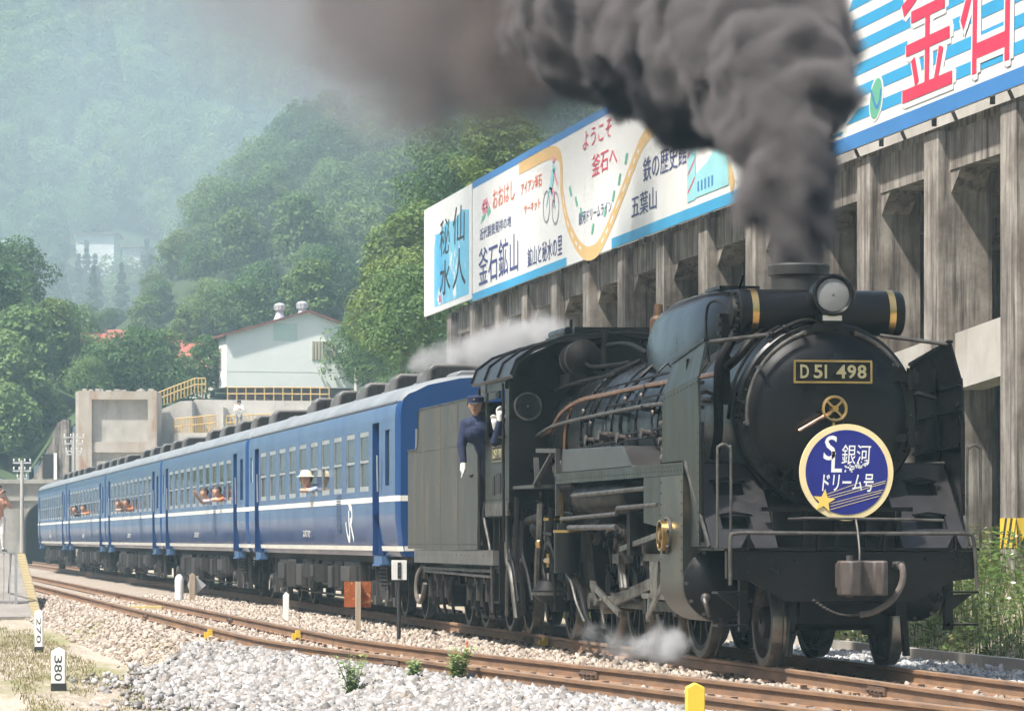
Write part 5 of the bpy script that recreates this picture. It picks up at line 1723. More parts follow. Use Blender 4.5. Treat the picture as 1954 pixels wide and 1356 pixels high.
o = stones('brown_ballast_stones', brown, 0.034, 0.10, stonemat('brown_stone', [(0.17, 0.125, 0.095), (0.31, 0.25, 0.20), (0.40, 0.335, 0.275), (0.25, 0.20, 0.16), (0.47, 0.41, 0.35), (0.20, 0.14, 0.10)]), 1)
tag(o, 'rust-brown track ballast around the rails', 'ballast', kind='stuff')
o = stones('white_ballast_stones', white, 0.036, 0.125, stonemat('white_stone', [(0.11, 0.10, 0.09), (0.24, 0.225, 0.215), (0.33, 0.32, 0.315), (0.17, 0.15, 0.135), (0.41, 0.40, 0.395), (0.23, 0.185, 0.15)]), 2)
tag(o, 'heap of fresh white ballast in front of the near rail', 'ballast', kind='stuff')
o = stones('grey_ballast_stones', grey, 0.045, 0.10, stonemat('grey_stone', [(0.20, 0.20, 0.20), (0.45, 0.44, 0.42), (0.58, 0.57, 0.55), (0.30, 0.30, 0.31)]), 3)
tag(o, 'grey ballast beyond the locomotive, along the kerb', 'ballast', kind='stuff')

# --- grass and weeds
def blades(name, pts, mat, hmin, hmax, w, seed, lean=0.5):
    r = random.Random(seed)
    b = MB()
    V, F = b.v, b.f
    for (x, y, z, k) in pts:
        h = r.uniform(hmin, hmax) * k
        a = r.uniform(0, 2 * pi)
        l = h * r.uniform(0.1, lean)
        dx, dy = cos(a), sin(a)
        ww = w * r.uniform(0.6, 1.3)
        n = len(V)
        V += [(x - dy * ww, y + dx * ww, z), (x + dy * ww, y - dx * ww, z), (x + dx * l * 0.4 + dy * ww * .8, y + dy * l * 0.4 - dx * ww * .8, z + h * 0.6), (x + dx * l * 0.4 - dy * ww * .8, y + dy * l * 0.4 + dx * ww * .8, z + h * 0.6), (x + dx * l, y + dy * l, z + h * 0.97)]
        F += [(n, n + 1, n + 2, n + 3), (n + 3, n + 2, n + 4)]
    me = bpy.data.meshes.new(name)
    me.from_pydata(V, [], F)
    me.materials.append(mat)
    o = bpy.data.objects.new(name, me)
    COL.objects.link(o)
    return o


DRYG = leafmat('dry_grass', [(0.17, 0.15, 0.065), (0.28, 0.24, 0.12), (0.20, 0.195, 0.08), (0.36, 0.30, 0.17)], 0.3, 0.0, 1.0)
WEED = leafmat('weed_green', [(0.05, 0.095, 0.02), (0.09, 0.15, 0.032), (0.13, 0.18, 0.045), (0.07, 0.125, 0.028), (0.19, 0.17, 0.07)], 0.3, 0.0, 1.0)
pts = []
r = random.Random(31)
while len(pts) < 17000:
    x = r.uniform(-45, 1)
    y = r.uniform(-9.3, -5.0)
    n = nt(x)
    if y > n - 1.5:
        continue
    d = noise.noise((x * 0.07, y * 1.1, 1.5)) + 0.55 * noise.noise((x * 0.4, y * 2.6, 4.0))
    if d < 0.02 + 0.25 * r.random() + 0.6 * sst(-6.4, -5.4, y):
        continue
    pts.append((x, y, gz(x, y) - 0.01, 1))
tag(blades('dry_grass', pts, DRYG, 0.02, 0.07, 0.006, 4, 1.2), 'short dry grass on the foreground soil', 'grass', kind='stuff')
pts = []
while len(pts) < 17000:
    x = r.uniform(-40, 3)
    y = 3.85 + 5.5 * r.random() ** 1.1
    k = 0.35 + 1.1 * sst(4.0, 5.6, y + 0.7 * noise.noise((x * 0.8, y * 0.8, 9))) + 0.4 * noise.noise((x * 1.2, y * 1.2, 3))
    pts.append((x, y, gz(x, y) - 0.02, max(0.25, k)))
tag(blades('weeds', pts, WEED, 0.12, 0.45, 0.009, 5, 0.9), 'tall green weeds on the bank below the concrete pillars', 'weeds', kind='stuff')
# leafy tops and pale flowers of the weeds
b = MB()
fl = MB()
for i in range(46000):
    x = r.uniform(-40, 3)
    y = 4.1 + 5.2 * r.random()
    k = 0.35 + 1.0 * sst(4.0, 5.6, y + 0.7 * noise.noise((x * 0.8, y * 0.8, 9)))
    z = gz(x, y) + r.uniform(0.04, 0.58) * k
    a, q, s_ = r.uniform(0, 6.28), r.uniform(-0.8, 0.8), r.uniform(0.022, 0.06)
    u = Vector((cos(a), sin(a), q * 0.5)) * s_
    v = Vector((-sin(a), cos(a), r.uniform(-0.7, 0.7))) * s_ * 0.55
    p = Vector((x, y, z))
    tgt = fl if i % 97 == 0 else b
    tgt.add([p - u, p - v, p + u, p + v], [(0, 1, 2, 3)])
me = bpy.data.meshes.new('weed_leaves')
me.from_pydata(b.v, [], b.f)
me.materials.append(WEED)
o = bpy.data.objects.new('weed_leaves', me)
COL.objects.link(o)
tag(o, 'leafy green weed tops on the bank beyond the locomotive', 'weeds', kind='stuff')
o = fl.build('weed_flowers', WCLOTH, smooth=False)
tag(o, 'small white flowers scattered in the trackside weeds', 'flowers', kind='stuff')

# ------------------------------------------------------------------ concrete loading structure beside the track
bins = tag(empty('concrete_loading_structure', (0, 7, 0)), 'tall weathered concrete loading structure with rows of pillars behind the locomotive', 'structure')


def S(name, mb, mat=CONC, par=None, **k):
    return mb.build(name, mat, par or bins, **k)


PX = [-17.75 - 3.93 * k for k in range(-1, 14)]
CW, CD = 0.78, 0.85
COLM = MB().bx(0, CW, 0, CD, 0, 7.45).mesh('column', False)
COLM.materials.append(CONC)
HAU = MB().prism([(0.85, 6.55), (0.85, 7.0), (1.9, 7.0)], 0.1, 0.8, 'yz').mesh('haunch', False)
HAU.materials.append(CONC)
BEAM = MB().bx(CW + 0.002, 3.93 - 0.002, 0.18, 0.70, 6.85, 7.44).prism([(CW + 0.003, 6.85), (CW + 0.003, 6.5), (CW + 0.55, 6.85)], 0.2, 0.68, 'xz').prism([(3.925, 6.85), (3.925, 6.5), (3.4, 6.85)], 0.2, 0.68, 'xz').mesh('deck_beam', False)
BEAM.materials.append(CONC)
CROSS = MB().bx(0.12, 0.80, 0.86, 4.2, 6.9, 7.43).mesh('cross_beam', False)
CROSS.materials.append(CONC)
for k, x in enumerate(PX):
    share('column', COLM, bins, (x, 0, 0.0), (0, 0, 0), (1, 1, 1))
    share('column', COLM, bins, (x, 4.2, 0.0))
    share('cross_beam', CROSS, bins, (x, 0, 0))
    share('deck_beam', BEAM, bins, (x, 0, 0))
    share('deck_beam', BEAM, bins, (x, 4.2, 0))
S('deck_slab', MB().bx(PX[-1] - 0.3, PX[0] + 5, 0.3, 6.5, 7.452, 7.62))
S('upper_wall', MB().bx(PX[-1] - 0.2, PX[0] + 5, 2.6, 2.9, 7.622, 10.2), CONCL)
# tie beams between the nearest columns
S('tie_beam', MB().prism([(-21.63 + CW + .003, 3.50), (-17.76, 3.66), (-17.76, 4.52), (-21.63 + CW + .003, 4.36)], 0.25, 0.7, 'xz'), CONCL)
S('tie_beam', MB().bx(-13.83, -17.74 + CW, 0.25, 0.7, 3.70, 4.55), CONCL)
S('tie_beam', MB().prism([(-25.6 + CW, 3.35), (-21.70, 3.50), (-21.70, 4.36), (-25.6 + CW, 4.20)], 0.25, 0.7, 'xz'), CONCL)
b = MB()
for i in range(4):
    b.bx(-18.3, -17.9, 0.235, 0.248, 3.85 + 0.16 * i, 3.87 + 0.16 * i)
S('beam_crack', b, DARKHOLE, smooth=False)
# retaining wall further along, behind the columns
S('back_wall', MB().bx(PX[-1], -27, 4.9, 5.2, 0, 7.4), CONC)
# hazard stripes on the near column
hzp = S('hazard_plate', MB().bx(-17.752, -17.748 + CW + 0.004, -0.006, -0.002, 1.10, 1.53).bx(-17.75 + CW + 0.002, -17.75 + CW + 0.006, -0.002, CD, 1.10, 1.53), YELLOW, smooth=False)
b = MB()
for i in range(4):
    x0 = -17.75 + 0.05 + i * 0.26
    xe = -17.75 + CW
    pl = [(x0, 1.10), (x0 + 0.10, 1.10), (min(x0 + 0.30, xe), 1.53), (min(x0 + 0.20, xe - .01), 1.53)]
    b.prism(pl, -0.009, -0.006, 'xz')
    y0 = 0.02 + i * 0.24
    b.prism([(y0, 1.10), (min(y0 + 0.11, CD), 1.10), (min(y0 + 0.33, CD), 1.53), (min(y0 + 0.22, CD - .01), 1.53)], -17.75 + CW + 0.006, -17.75 + CW + 0.009, 'yz')
S('hazard_stripe', b, INK, hzp, smooth=False)

# ------------------------------------------------------------------ billboards along the top
SY = 6.86
UX = (1, 0, 0)
UZ = (0, 0, 1)


def board(name, label, x0, x1, z0, z1, mat=SIGNW, panels=6):
    e = tag(empty(name, (x0, SY, z0)), label, 'billboard', 'billboards on top of the concrete structure')
    w = (x1 - x0) / panels
    for i in range(panels):
        MB().bx(i * w + 0.004, (i + 1) * w - 0.004, 0.0, 0.05, 0, z1 - z0).build('sheet_panel', mat, e, smooth=False)
    b = MB()
    for i in range(panels + 1):
        b.bx(i * w - 0.03 if i else 0.0, i * w + 0.03, 0.055, 0.12, -0.1, z1 - z0)
    b.bx(0, x1 - x0, 0.12, 0.16, 0.2, 0.28).bx(0, x1 - x0, 0.12, 0.16, z1 - z0 - 0.3, z1 - z0 - 0.2)
    for i in range(panels + 1):
        b.bar((i * w, 0.14, z1 - z0 - 0.3), (i * w, 1.4, 0.2), 0.05, 0.05)
    b.build('back_frame', DULLSTEEL, e, smooth=False)
    return e


class Art:
    """flat painted shapes on a board, in world x / z, each layer a little further out"""
    def __init__(self, e):
        self.e = e
        self.o = e.location.copy()

    def poly(self, name, pts, mat, lay=1):
        y = -0.003 * lay
        b = MB().prism([(x - self.o.x, z - self.o.z) for x, z in pts], y - 0.003, y, 'xz')
        return b.build(name, mat, self.e, smooth=False)

    def strip(self, name, pts, w, mat, lay=1):
        P_ = smooth_path([(x, 0, z) for x, z in pts], 5)
        b = MB()
        L_, R_ = [], []
        for i, p in enumerate(P_):
            d = (P_[min(i + 1, len(P_) - 1)] - P_[max(i - 1, 0)]).normalized()
            nn = Vector((-d.z, 0, d.x))
            ww = w[0] + (w[1] - w[0]) * i / (len(P_) - 1) if isinstance(w, tuple) else w
            L_.append(p + nn * ww / 2)
            R_.append(p - nn * ww / 2)
        y = -0.003 * lay - 0.003
        q = [Vector((p.x - self.o.x, y, p.z - self.o.z)) for p in L_ + R_]
        n = len(L_)
        b.add(q, [(i, i + 1, n + i + 1, n + i) for i in range(n - 1)])
        return b.build(name, mat, self.e, smooth=False)

    def text(self, body, x0, z0, x1, z1, mat, lay=2, bold=0.0, shear=0.0):
        return lettering(body, 'painted_letter', mat, self.e, (x0 - self.o.x, -0.003 * lay - 0.003, z0 - self.o.z), UX, UZ, x1 - x0, z1 - z0, 0.001, bold, shear)


# small board with the blue painting
bA = board('billboard', 'small white billboard with a blue painting and black brush characters, at the far end', -72.1, -63.75, 7.56, 10.60, panels=2)
a = Art(bA)
PBLUE = pm('painting_blue', (0.05, 0.33, 0.56), (0.20, 0.52, 0.66), 0.4, rough=0.6, coord='World', c3=(0.72, 0.74, 0.74), s3=0.55, t3=(0.56, 0.62))
a.poly('blue_painting', [(-70.2, 7.72), (-64.2, 7.72), (-64.2, 9.95), (-65.3, 10.05), (-66.6, 9.85), (-68.0, 9.95), (-69.2, 9.72), (-70.2, 9.75)], PBLUE, 1)
a.text('仙', -66.9, 9.20, -64.9, 10.20, INK, 2, 0.0, 0.06)
a.text('秘', -69.2, 9.05, -67.4, 10.05, INK, 2, 0.0, 0.06)
a.text('人', -66.9, 8.0, -64.7, 9.05, INK, 2, 0.0, 0.05)
a.text('水', -69.2, 7.95, -67.3, 8.9, INK, 2, 0.01, 0.05)
a.poly('red_seal', [(-69.3, 7.80), (-69.0, 7.80), (-69.0, 8.0), (-69.3, 8.0)], SIGNRED, 2)
# long welcome board
bB = board('billboard', 'long white billboard with a tan road and navy and red characters, above the pillars', -63.6, -33.0, 7.48, 10.62, panels=10)
a = Art(bB)
a.poly('top_border', [(-63.6, 10.44), (-33.0, 10.44), (-33.0, 10.62), (-63.6, 10.62)], SIGNBLUE, 1)
a.poly('bottom_border', [(-63.6, 7.48), (-50.4, 7.48), (-50.4, 7.68), (-63.6, 7.68)], SIGNCYAN, 1)
a.poly('bottom_border', [(-45.2, 7.48), (-33.0, 7.48), (-33.0, 7.70), (-45.2, 7.70)], SIGNCYAN, 1)
road = a.strip('painted_road', [(-56.6, 10.30), (-54.5, 10.30), (-52.4, 10.27), (-51.3, 10.1), (-51.0, 9.7), (-50.95, 9.2), (-50.3, 8.5), (-49.3, 7.95), (-48.2, 7.62), (-47.3, 7.56), (-46.5, 7.65), (-45.3, 8.05), (-44.0, 8.6), (-42.9, 9.1), (-42.0, 9.45), (-41.0, 9.62), (-39.8, 9.68), (-38.3, 9.6), (-36.6, 9.3), (-35.3, 8.9), (-34.4, 8.3), (-33.8, 7.75)], (0.30, 0.34), SIGNTAN, 1)
rp = [(-50.8, 9.1), (-50.3, 8.5), (-49.3, 7.95), (-48.4, 7.68)]
rq = [(-46.3, 7.70), (-45.3, 8.05), (-44.0, 8.6), (-42.9, 9.1), (-42.1, 9.4)]
for pts_ in (rp, rq):
    P_ = smooth_path([(x, 0, z) for x, z in pts_], 4)
    for i in range(0, len(P_) - 1, 2):
        a.strip('lane_dash', [(P_[i].x, P_[i].z), ((P_[i].x + P_[i + 1].x) / 2, (P_[i].z + P_[i + 1].z) / 2), (P_[i + 1].x, P_[i + 1].z)], 0.07, SIGNW, 2)
a.text('おおはし', -60.4, 9.62, -57.2, 10.12, SIGNORANGE, 2, 0.0)
a.text('アイアン釜石', -56.3, 9.60, -53.5, 9.92, SIGNORANGE, 2, 0.01)
a.text('サーキット', -55.9, 9.10, -53.7, 9.34, SIGNORANGE, 2, 0.01)
a.text('近代製鉄発祥の地', -62.4, 8.98, -57.7, 9.28, SIGNNAVY, 2, 0.0)
a.text('釜石鉱山', -62.6, 7.80, -56.7, 8.78, SIGNNAVY, 2, 0.0)
a.text('鉱山と秘水の里', -55.4, 7.78, -50.9, 8.26, SIGNNAVY, 2, 0.0)
for k in range(6):
    t = 2 * pi * k / 6
    a.poly('flower_petal', [(-61.6 + 0.34 * cos(t) + 0.26 * cos(t + q), 9.82 + 0.12 * sin(t) + 0.10 * sin(t + q)) for q in (0, 1.2, 2.5, 3.8, 5)], SIGNPINK, 1)
a.poly('flower_leaf', [(-62.3, 9.42), (-61.7, 9.5), (-61.4, 9.62), (-62.0, 9.6)], SIGNGREEN, 1)
a.poly('flower_leaf', [(-61.2, 9.5), (-60.7, 9.6), (-60.9, 9.78), (-61.3, 9.65)], SIGNGREEN, 1)
for cx, cz in ((-52.9, 9.05), (-51.75, 8.92)):
    a.strip('painted_wheel', [(cx + 0.42 * cos(2 * pi * i / 16), cz + 0.36 * sin(2 * pi * i / 16)) for i in range(17)], 0.05, SIGNGREY, 2)
for pts_, w_, m_ in (([(-52.9, 9.05), (-52.4, 9.45), (-51.75, 8.92)], 0.06, SIGNAQUA), ([(-52.4, 9.35), (-52.1, 9.7), (-51.9, 9.95)], 0.30, SIGNAQUA), ([(-52.3, 9.4), (-51.9, 9.25), (-52.0, 8.95)], 0.12, SIGNPINK), ([(-52.0, 9.85), (-51.7, 9.6), (-51.5, 9.45)], 0.09, SIGNPINK)):
    a.strip('painted_rider', pts_, w_, m_, 3)
a.poly('rider_helmet', [(-51.95 + 0.17 * cos(2 * pi * i / 10), 10.08 + 0.09 * sin(2 * pi * i / 10)) for i in range(10)], SIGNPINK, 3)
a.text('ようこそ', -48.4, 9.92, -45.2, 10.32, SIGNRED, 2, 0.0, 0.1)
a.text('釜石へ', -47.4, 9.22, -44.6, 9.70, SIGNRED, 2, 0.0, 0.1)
a.text('銀河ドリームライン', -48.9, 8.28, -45.2, 8.56, SIGNNAVY, 2, 0.0)
for (x, z) in [(-49.9, 9.15), (-49.2, 8.85), (-48.6, 8.55), (-47.3, 8.08), (-45.9, 8.35), (-45.0, 8.6), (-44.35, 8.9), (-43.65, 9.27)]:
    sg = -1 if x < -47.5 else 1
    a.poly('green_dash', [(x - 0.18, z - 0.10 * sg), (x + 0.02, z - 0.12), (x + 0.2, z + 0.10 * sg), (x, z + 0.12)], SIGNGREEN, 2)
a.text('Fair Roman Road', -43.4, 9.98, -36.2, 10.36, SIGNGREY, 2, 0.0)
a.text('鉄の歴史館', -41.9, 8.60, -37.8, 9.10, SIGNNAVY, 2, 0.0)
a.text('五葉山', -43.1, 7.95, -40.6, 8.42, SIGNNAVY, 2, 0.0)
a.poly('painted_building', [(-37.0, 7.85), (-34.2, 7.85), (-34.2, 8.35), (-35.0, 8.72), (-36.0, 8.45), (-37.0, 8.30)], SIGNAQUA, 3)
a.poly('painted_building', [(-37.7, 7.82), (-37.02, 7.82), (-37.02, 9.0), (-37.7, 9.0)], SIGNAQUA, 3)
for i in range(5):
    a.poly('painted_window', [(-36.8 + i * 0.3, 7.95), (-36.66 + i * 0.3, 7.95), (-36.66 + i * 0.3, 8.15), (-36.8 + i * 0.3, 8.15)], SIGNBLUE, 4)
for i in range(3):
    a.strip('painted_lattice', [(-37.68, 8.0 + i * 0.35), (-37.35, 8.12 + i * .35), (-37.05, 8.25 + i * 0.35)], 0.05, SIGNRED, 4)
# striped board
bC = board('billboard', 'blue and white striped billboard with big red brush characters, at the near end', -32.9, -9.0, 7.62, 10.9, panels=8)
a = Art(bC)
a.poly('bottom_border', [(-32.9, 7.62), (-9.0, 7.62), (-9.0, 7.86), (-32.9, 7.86)], SIGNBLUE, 1)
rz_ = random.Random(8)
for i in range(8):
    z = 8.05 + 0.37 * i
    x = -26.0 if i < 2 else -27.5
    a.poly('painted_stripe', [(-25.6 + rz_.uniform(-.3, .3), z), (-9.0, z), (-9.0, z + 0.185), (-25.3 + rz_.uniform(-.3, .3), z + 0.185)], SIGNCYAN, 1)
a.poly('painted_stripe', [(-32.9, 7.93), (-26.0, 7.93), (-26.0, 7.97), (-32.9, 7.97)], SIGNCYAN, 1)
k_ = 0
for ch, xa, xb in (('釜', -22.4, -19.5), ('石', -19.2, -16.6)):
    for dx, dz in ((-0.13, 0), (0.13, 0), (0, 0.09), (0, -0.09), (0.09, 0.06), (-0.09, -0.06)):
        k_ += 1
        a.text(ch, xa + dx, 8.02 + dz, xb + dx, 10.6 + dz, SIGNW, 1.6 + 0.25 * k_, 0.0, 0.05)
    a.text(ch, xa - 0.05, 8.02, xb - 0.05, 10.6, SIGNRED, 6, 0.0, 0.05)
a.text('ス丸', -27.6, 8.12, -25.7, 8.50, SIGNNAVY, 2, 0.0)
# painted surfboard
a.poly('painted_surfboard', [(-23.9 + 0.42 * cos(t) + 0.10 * sin(t), 8.28 + 0.36 * sin(t)) for t in [2 * pi * i / 18 for i in range(18)]], SIGNW, 2)
a.poly('painted_surfboard', [(-23.9 + 0.36 * cos(t) + 0.10 * sin(t), 8.28 + 0.32 * sin(t)) for t in [2 * pi * i / 18 for i in range(18)]], SIGNGREEN, 3)
a.strip('surfboard_line', [(-24.2, 8.45), (-23.9, 8.15), (-23.7, 8.2), (-23.6, 8.4)], 0.07, SIGNBLUE, 4)

# ------------------------------------------------------------------ hillsides and forest
F_ = Vector((-cos(CAM_A), sin(CAM_A), 0))
R_ = Vector((sin(CAM_A), cos(CAM_A), 0))


def at(px, py, d):
    """place at depth d seen at photo pixel (px, py)"""
    p = cam.location + F_ * d + R_ * ((px - 977) / 7218.1 * d)
    p.z = 1.2375 + (1027.1 - py) / 7218.1 * d
    return p


def zpix(py, d):
    return 1.2375 + (1027.1 - py) / 7218.1 * d


def lerp_tab(tab, x):
    if x <= tab[0][0]:
        return tab[0][1]
    for (a, p), (c, q) in zip(tab[:-1], tab[1:]):
        if x <= c:
            return p + (q - p) * (x - a) / (c - a)
    return tab[-1][1]


RIDGE_A = [(150, 700), (260, 610), (330, 540), (400, 470), (470, 395), (560, 325), (660, 270), (760, 235), (900, 190), (1100, 120), (1400, 40), (2400, -100)]
RIDGE_C = [(-400, 430), (0, 530), (60, 575), (100, 640), (150, 720), (200, 780), (260, 860)]


def hill_h(px, d):
    n1 = noise.noise((px * 0.006, d * 0.012, 2.2))
    n2 = noise.noise((px * 0.02, d * 0.03, 8.0))
    base0 = 4.5 + 3.5 * sst(40, 150, px)
    z = base0 + 0.085 * max(0, d - 212) + 0.6 * n2
    # near spur on the right
    dr = 250 + 0 * px
    yr = lerp_tab(RIDGE_A, px) + 45
    top = zpix(yr, 305)
    a = 7 + 0.40 * (d - 236) + 2.5 * n1 + 1.2 * n2
    if a > top:
        a = top - 0.25 * (a - top)
    z = max(z, a) if px > 120 else z
    # spur on the left
    c = 3 + 0.5 * (d - 214) + 1.5 * n2
    topc = zpix(lerp_tab(RIDGE_C, px) + 60, 250)
    if c > topc:
        c = topc - 0.3 * (c - topc)
    if px < 280:
        z = max(z, c)
    # big far slope
    f = 12 + 0.34 * (d - 330) + 7 * n1 + 2.0 * n2
    z = max(z, f)
    return z


FLOORG = pm('forest_floor', (0.045, 0.075, 0.022), (0.03, 0.05, 0.016), 0.15, rough=0.95, coord='World')
pxs = rng(-500, 2500, 60)
ds = [207.6] + rng(210, 330, 6)[:-1] + rng(330, 700, 14)
vs, fs = [], []
for d in ds:
    for px in pxs:
        p = at(px, 0, d)
        z = hill_h(px, d)
        vs.append((p.x, p.y, z))
m_ = len(pxs)
fs = [(i * m_ + j, i * m_ + j + 1, (i + 1) * m_ + j + 1, (i + 1) * m_ + j) for i in range(len(ds) - 1) for j in range(m_ - 1)]
o = MB().add(vs, fs).build('hillside', FLOORG, ang=80)
tag(o, kind='structure')

# unseen other side of the valley, added to darken the faces turned to it
xs = rng(-500, 400, 45)
ys = [-900, -420, -300, -230, -180, -140, -110, -85, -68, -58]
sheet('hillside', xs, ys, lambda x, y: -0.6 + 95 * sst(-62, -300, y) * (1 + 0.35 * noise.noise((x * 0.012, y * 0.012, 3))), FLOORG)
sheet('hillside', [110, 125, 150, 190, 250, 350, 500, 800], rng(-300, 400, 35), lambda x, y: -0.6 + 110 * sst(105, 330, x) * (1 + 0.35 * noise.noise((x * 0.012, y * 0.012, 9))), FLOORG)  # unseen slope behind the camera, added to darken reflections on the engine front
# --- tree meshes
LEAF = leafmat('leaf_green', [(0.055, 0.115, 0.036), (0.085, 0.165, 0.048), (0.13, 0.21, 0.062), (0.19, 0.265, 0.09)], 0.4)
LEAFY = leafmat('leaf_yellow_green', [(0.09, 0.145, 0.028), (0.13, 0.195, 0.04), (0.18, 0.235, 0.06)], 0.32)
LEAFD = leafmat('needle_dark', [(0.03, 0.068, 0.03), (0.045, 0.092, 0.04), (0.07, 0.12, 0.05)], 0.2)
BARK = pm('bark', (0.10, 0.075, 0.055), (0.06, 0.046, 0.036), 6, rough=0.95, stretch=(4, 4, 0.6))


def leafquads(pos, nrm, size, r, flat=0.55):
    """numpy: one quad per position, tilted around its normal"""
    n = len(pos)
    nn = nrm + r.normal(scale=flat, size=(n, 3))
    nn /= np.linalg.norm(nn, axis=1)[:, None] + 1e-9
    t = r.normal(size=(n, 3))
    u = np.cross(nn, t)
    u /= np.linalg.norm(u, axis=1)[:, None] + 1e-9
    v = np.cross(nn, u)
    s = (size * r.uniform(0.6, 1.35, n))[:, None]
    V = np.stack([pos - u * s, pos - v * s * 0.6 + nn * s * .12, pos + u * s, pos + v * s * 0.6 + nn * s * .12], 1)
    return V.reshape(-1, 3)


def crown_mesh(name, seed, h, rad, base, leaf, n, mat, lobes=14, shape=1.0):
    r = np.random.default_rng(seed)
    C, Rr = [], []
    for i in range(lobes):
        t = i / max(1, lobes - 1)
        z = base + (h - base) * (0.15 + 0.78 * t)
        prof = rad * (sin(pi * (0.14 + 0.76 * t ** 0.85)) ** 0.8) * shape
        a = i * 2.4 + r.uniform(-.5, .5)
        q = prof * r.uniform(0.35, 0.85) * (0.35 if i == lobes - 1 else 1)
        C.append((q * cos(a), q * sin(a), z))
        Rr.append(rad * r.uniform(0.24, 0.46))
    C, Rr = np.array(C), np.array(Rr)
    k = r.choice(lobes, n, p=Rr ** 2 / (Rr ** 2).sum())
    d = r.normal(size=(n, 3))
    d[:, 2] = d[:, 2] * 0.9 + 0.25
    d /= np.linalg.norm(d, axis=1)[:, None]
    pos = C[k] + d * Rr[k][:, None] * (np.array([1, 1, 0.72]) * r.uniform(0.72, 1.06, (n, 1)))
    d2 = d.copy()
    d2[:, 2] += 0.5
    V = leafquads(pos, d2, leaf, r)
    me = bpy.data.meshes.new(name)
    F = np.arange(n * 4).reshape(-1, 4)
    me.from_pydata(V.tolist(), [], F.tolist())
    me.materials.append(mat)
    return me, C, Rr


def conifer_mesh(name, seed, h, rad, leaf, n, mat, base=0.12):
    r = np.random.default_rng(seed)
    t = r.random(n) ** 0.75
    tiers = np.floor(t * 16) / 16 + r.uniform(0, 0.035, n)
    z = h * (base + (1 - base) * tiers)
    R = rad * (1 - tiers) ** 0.85 * (0.75 + 0.35 * np.sin(tiers * 40 + 1)) + 0.05
    a = r.uniform(0, 2 * pi, n)
    arm = np.round(a / (2 * pi) * 9) / 9 * 2 * pi
    a = a * 0.45 + arm * 0.55 + tiers * 23
    q = R * np.sqrt(r.uniform(0.25, 1, n))
    pos = np.stack([q * np.cos(a), q * np.sin(a), z - 0.28 * q + r.normal(scale=.06, size=n)], 1)
    nr = np.stack([np.cos(a) * 0.6, np.sin(a) * 0.6, np.full(n, 0.9)], 1)
    V = leafquads(pos, nr, leaf, r, 0.4)
    me = bpy.data.meshes.new(name)
    me.from_pydata(V.tolist(), [], np.arange(n * 4).reshape(-1, 4).tolist())
    me.materials.append(mat)
    return me


def trunk_mesh(name, h, r0, C=None, seed=1):
    r = random.Random(seed)
    b = MB()
    top = Vector((r.uniform(-.2, .2), r.uniform(-.2, .2), h))
    b.tube(smooth_path([(0, 0, -0.4), (r.uniform(-.1, .1), r.uniform(-.1, .1), h * 0.4), top], 4), [r0 * 1.2] + [r0 * (1 - 0.09 * i) for i in range(1, 9)], 7)
    if C is not None:
        for c in list(C)[:8]:
            z0 = min(h * 0.9, max(h * 0.35, c[2] - h * 0.2))
            b.tube([(top.x * z0 / h, top.y * z0 / h, z0), (c[0] * .5, c[1] * .5, (z0 + c[2]) / 2 + .1), tuple(c)], [r0 * 0.5, r0 * 0.35, r0 * 0.15], 5)
    me = b.mesh(name)
    me.materials.append(BARK)
    return me


def join_mesh(name, a, b_):
    bm = bmesh.new()
    bm.from_mesh(a)
    n = len(bm.faces)
    bm.from_mesh(b_)
    bm.faces.ensure_lookup_table()
    for f in bm.faces[n:]:
        f.material_index = 1
    me = bpy.data.meshes.new(name)
    bm.to_mesh(me)
    bm.free()
    me.materials.append(a.materials[0])
    me.materials.append(b_.materials[0])
    return me


protoC = bpy.data.collections.new('forest_kinds')
kinds = []
for i in range(5):
    mt = (LEAF, LEAF, LEAFY, LEAF, LEAF)[i]
    h = (9, 7.5, 7, 10, 8)[i]
    cm, C, Rr = crown_mesh('crown', 40 + i, h, (3.6, 3.4, 3.0, 3.8, 3.9)[i], h * 0.22, (0.22, 0.16, 0.19, 0.25, 0.17)[i], (3400, 4600, 3800, 3000, 4600)[i], mt, (20, 28, 16, 24, 34)[i], (1, 1.1, 0.85, 1, 1.2)[i])
    tm = trunk_mesh('trunk', h * 0.7, 0.22, C, i)
    kinds.append(join_mesh('forest_tree', cm, tm))
for i in range(2):
    cm = conifer_mesh('crown', 60 + i, (13, 11)[i], (2.2, 1.9)[i], 0.19, 3200, LEAFD)
    tm = trunk_mesh('trunk', (11, 9)[i], 0.2, None, i)
    kinds.append(join_mesh('forest_tree', cm, tm))
for i, me in enumerate(kinds):
    ob = bpy.data.objects.new('forest_kind_%d' % i, me)
    protoC.objects.link(ob)


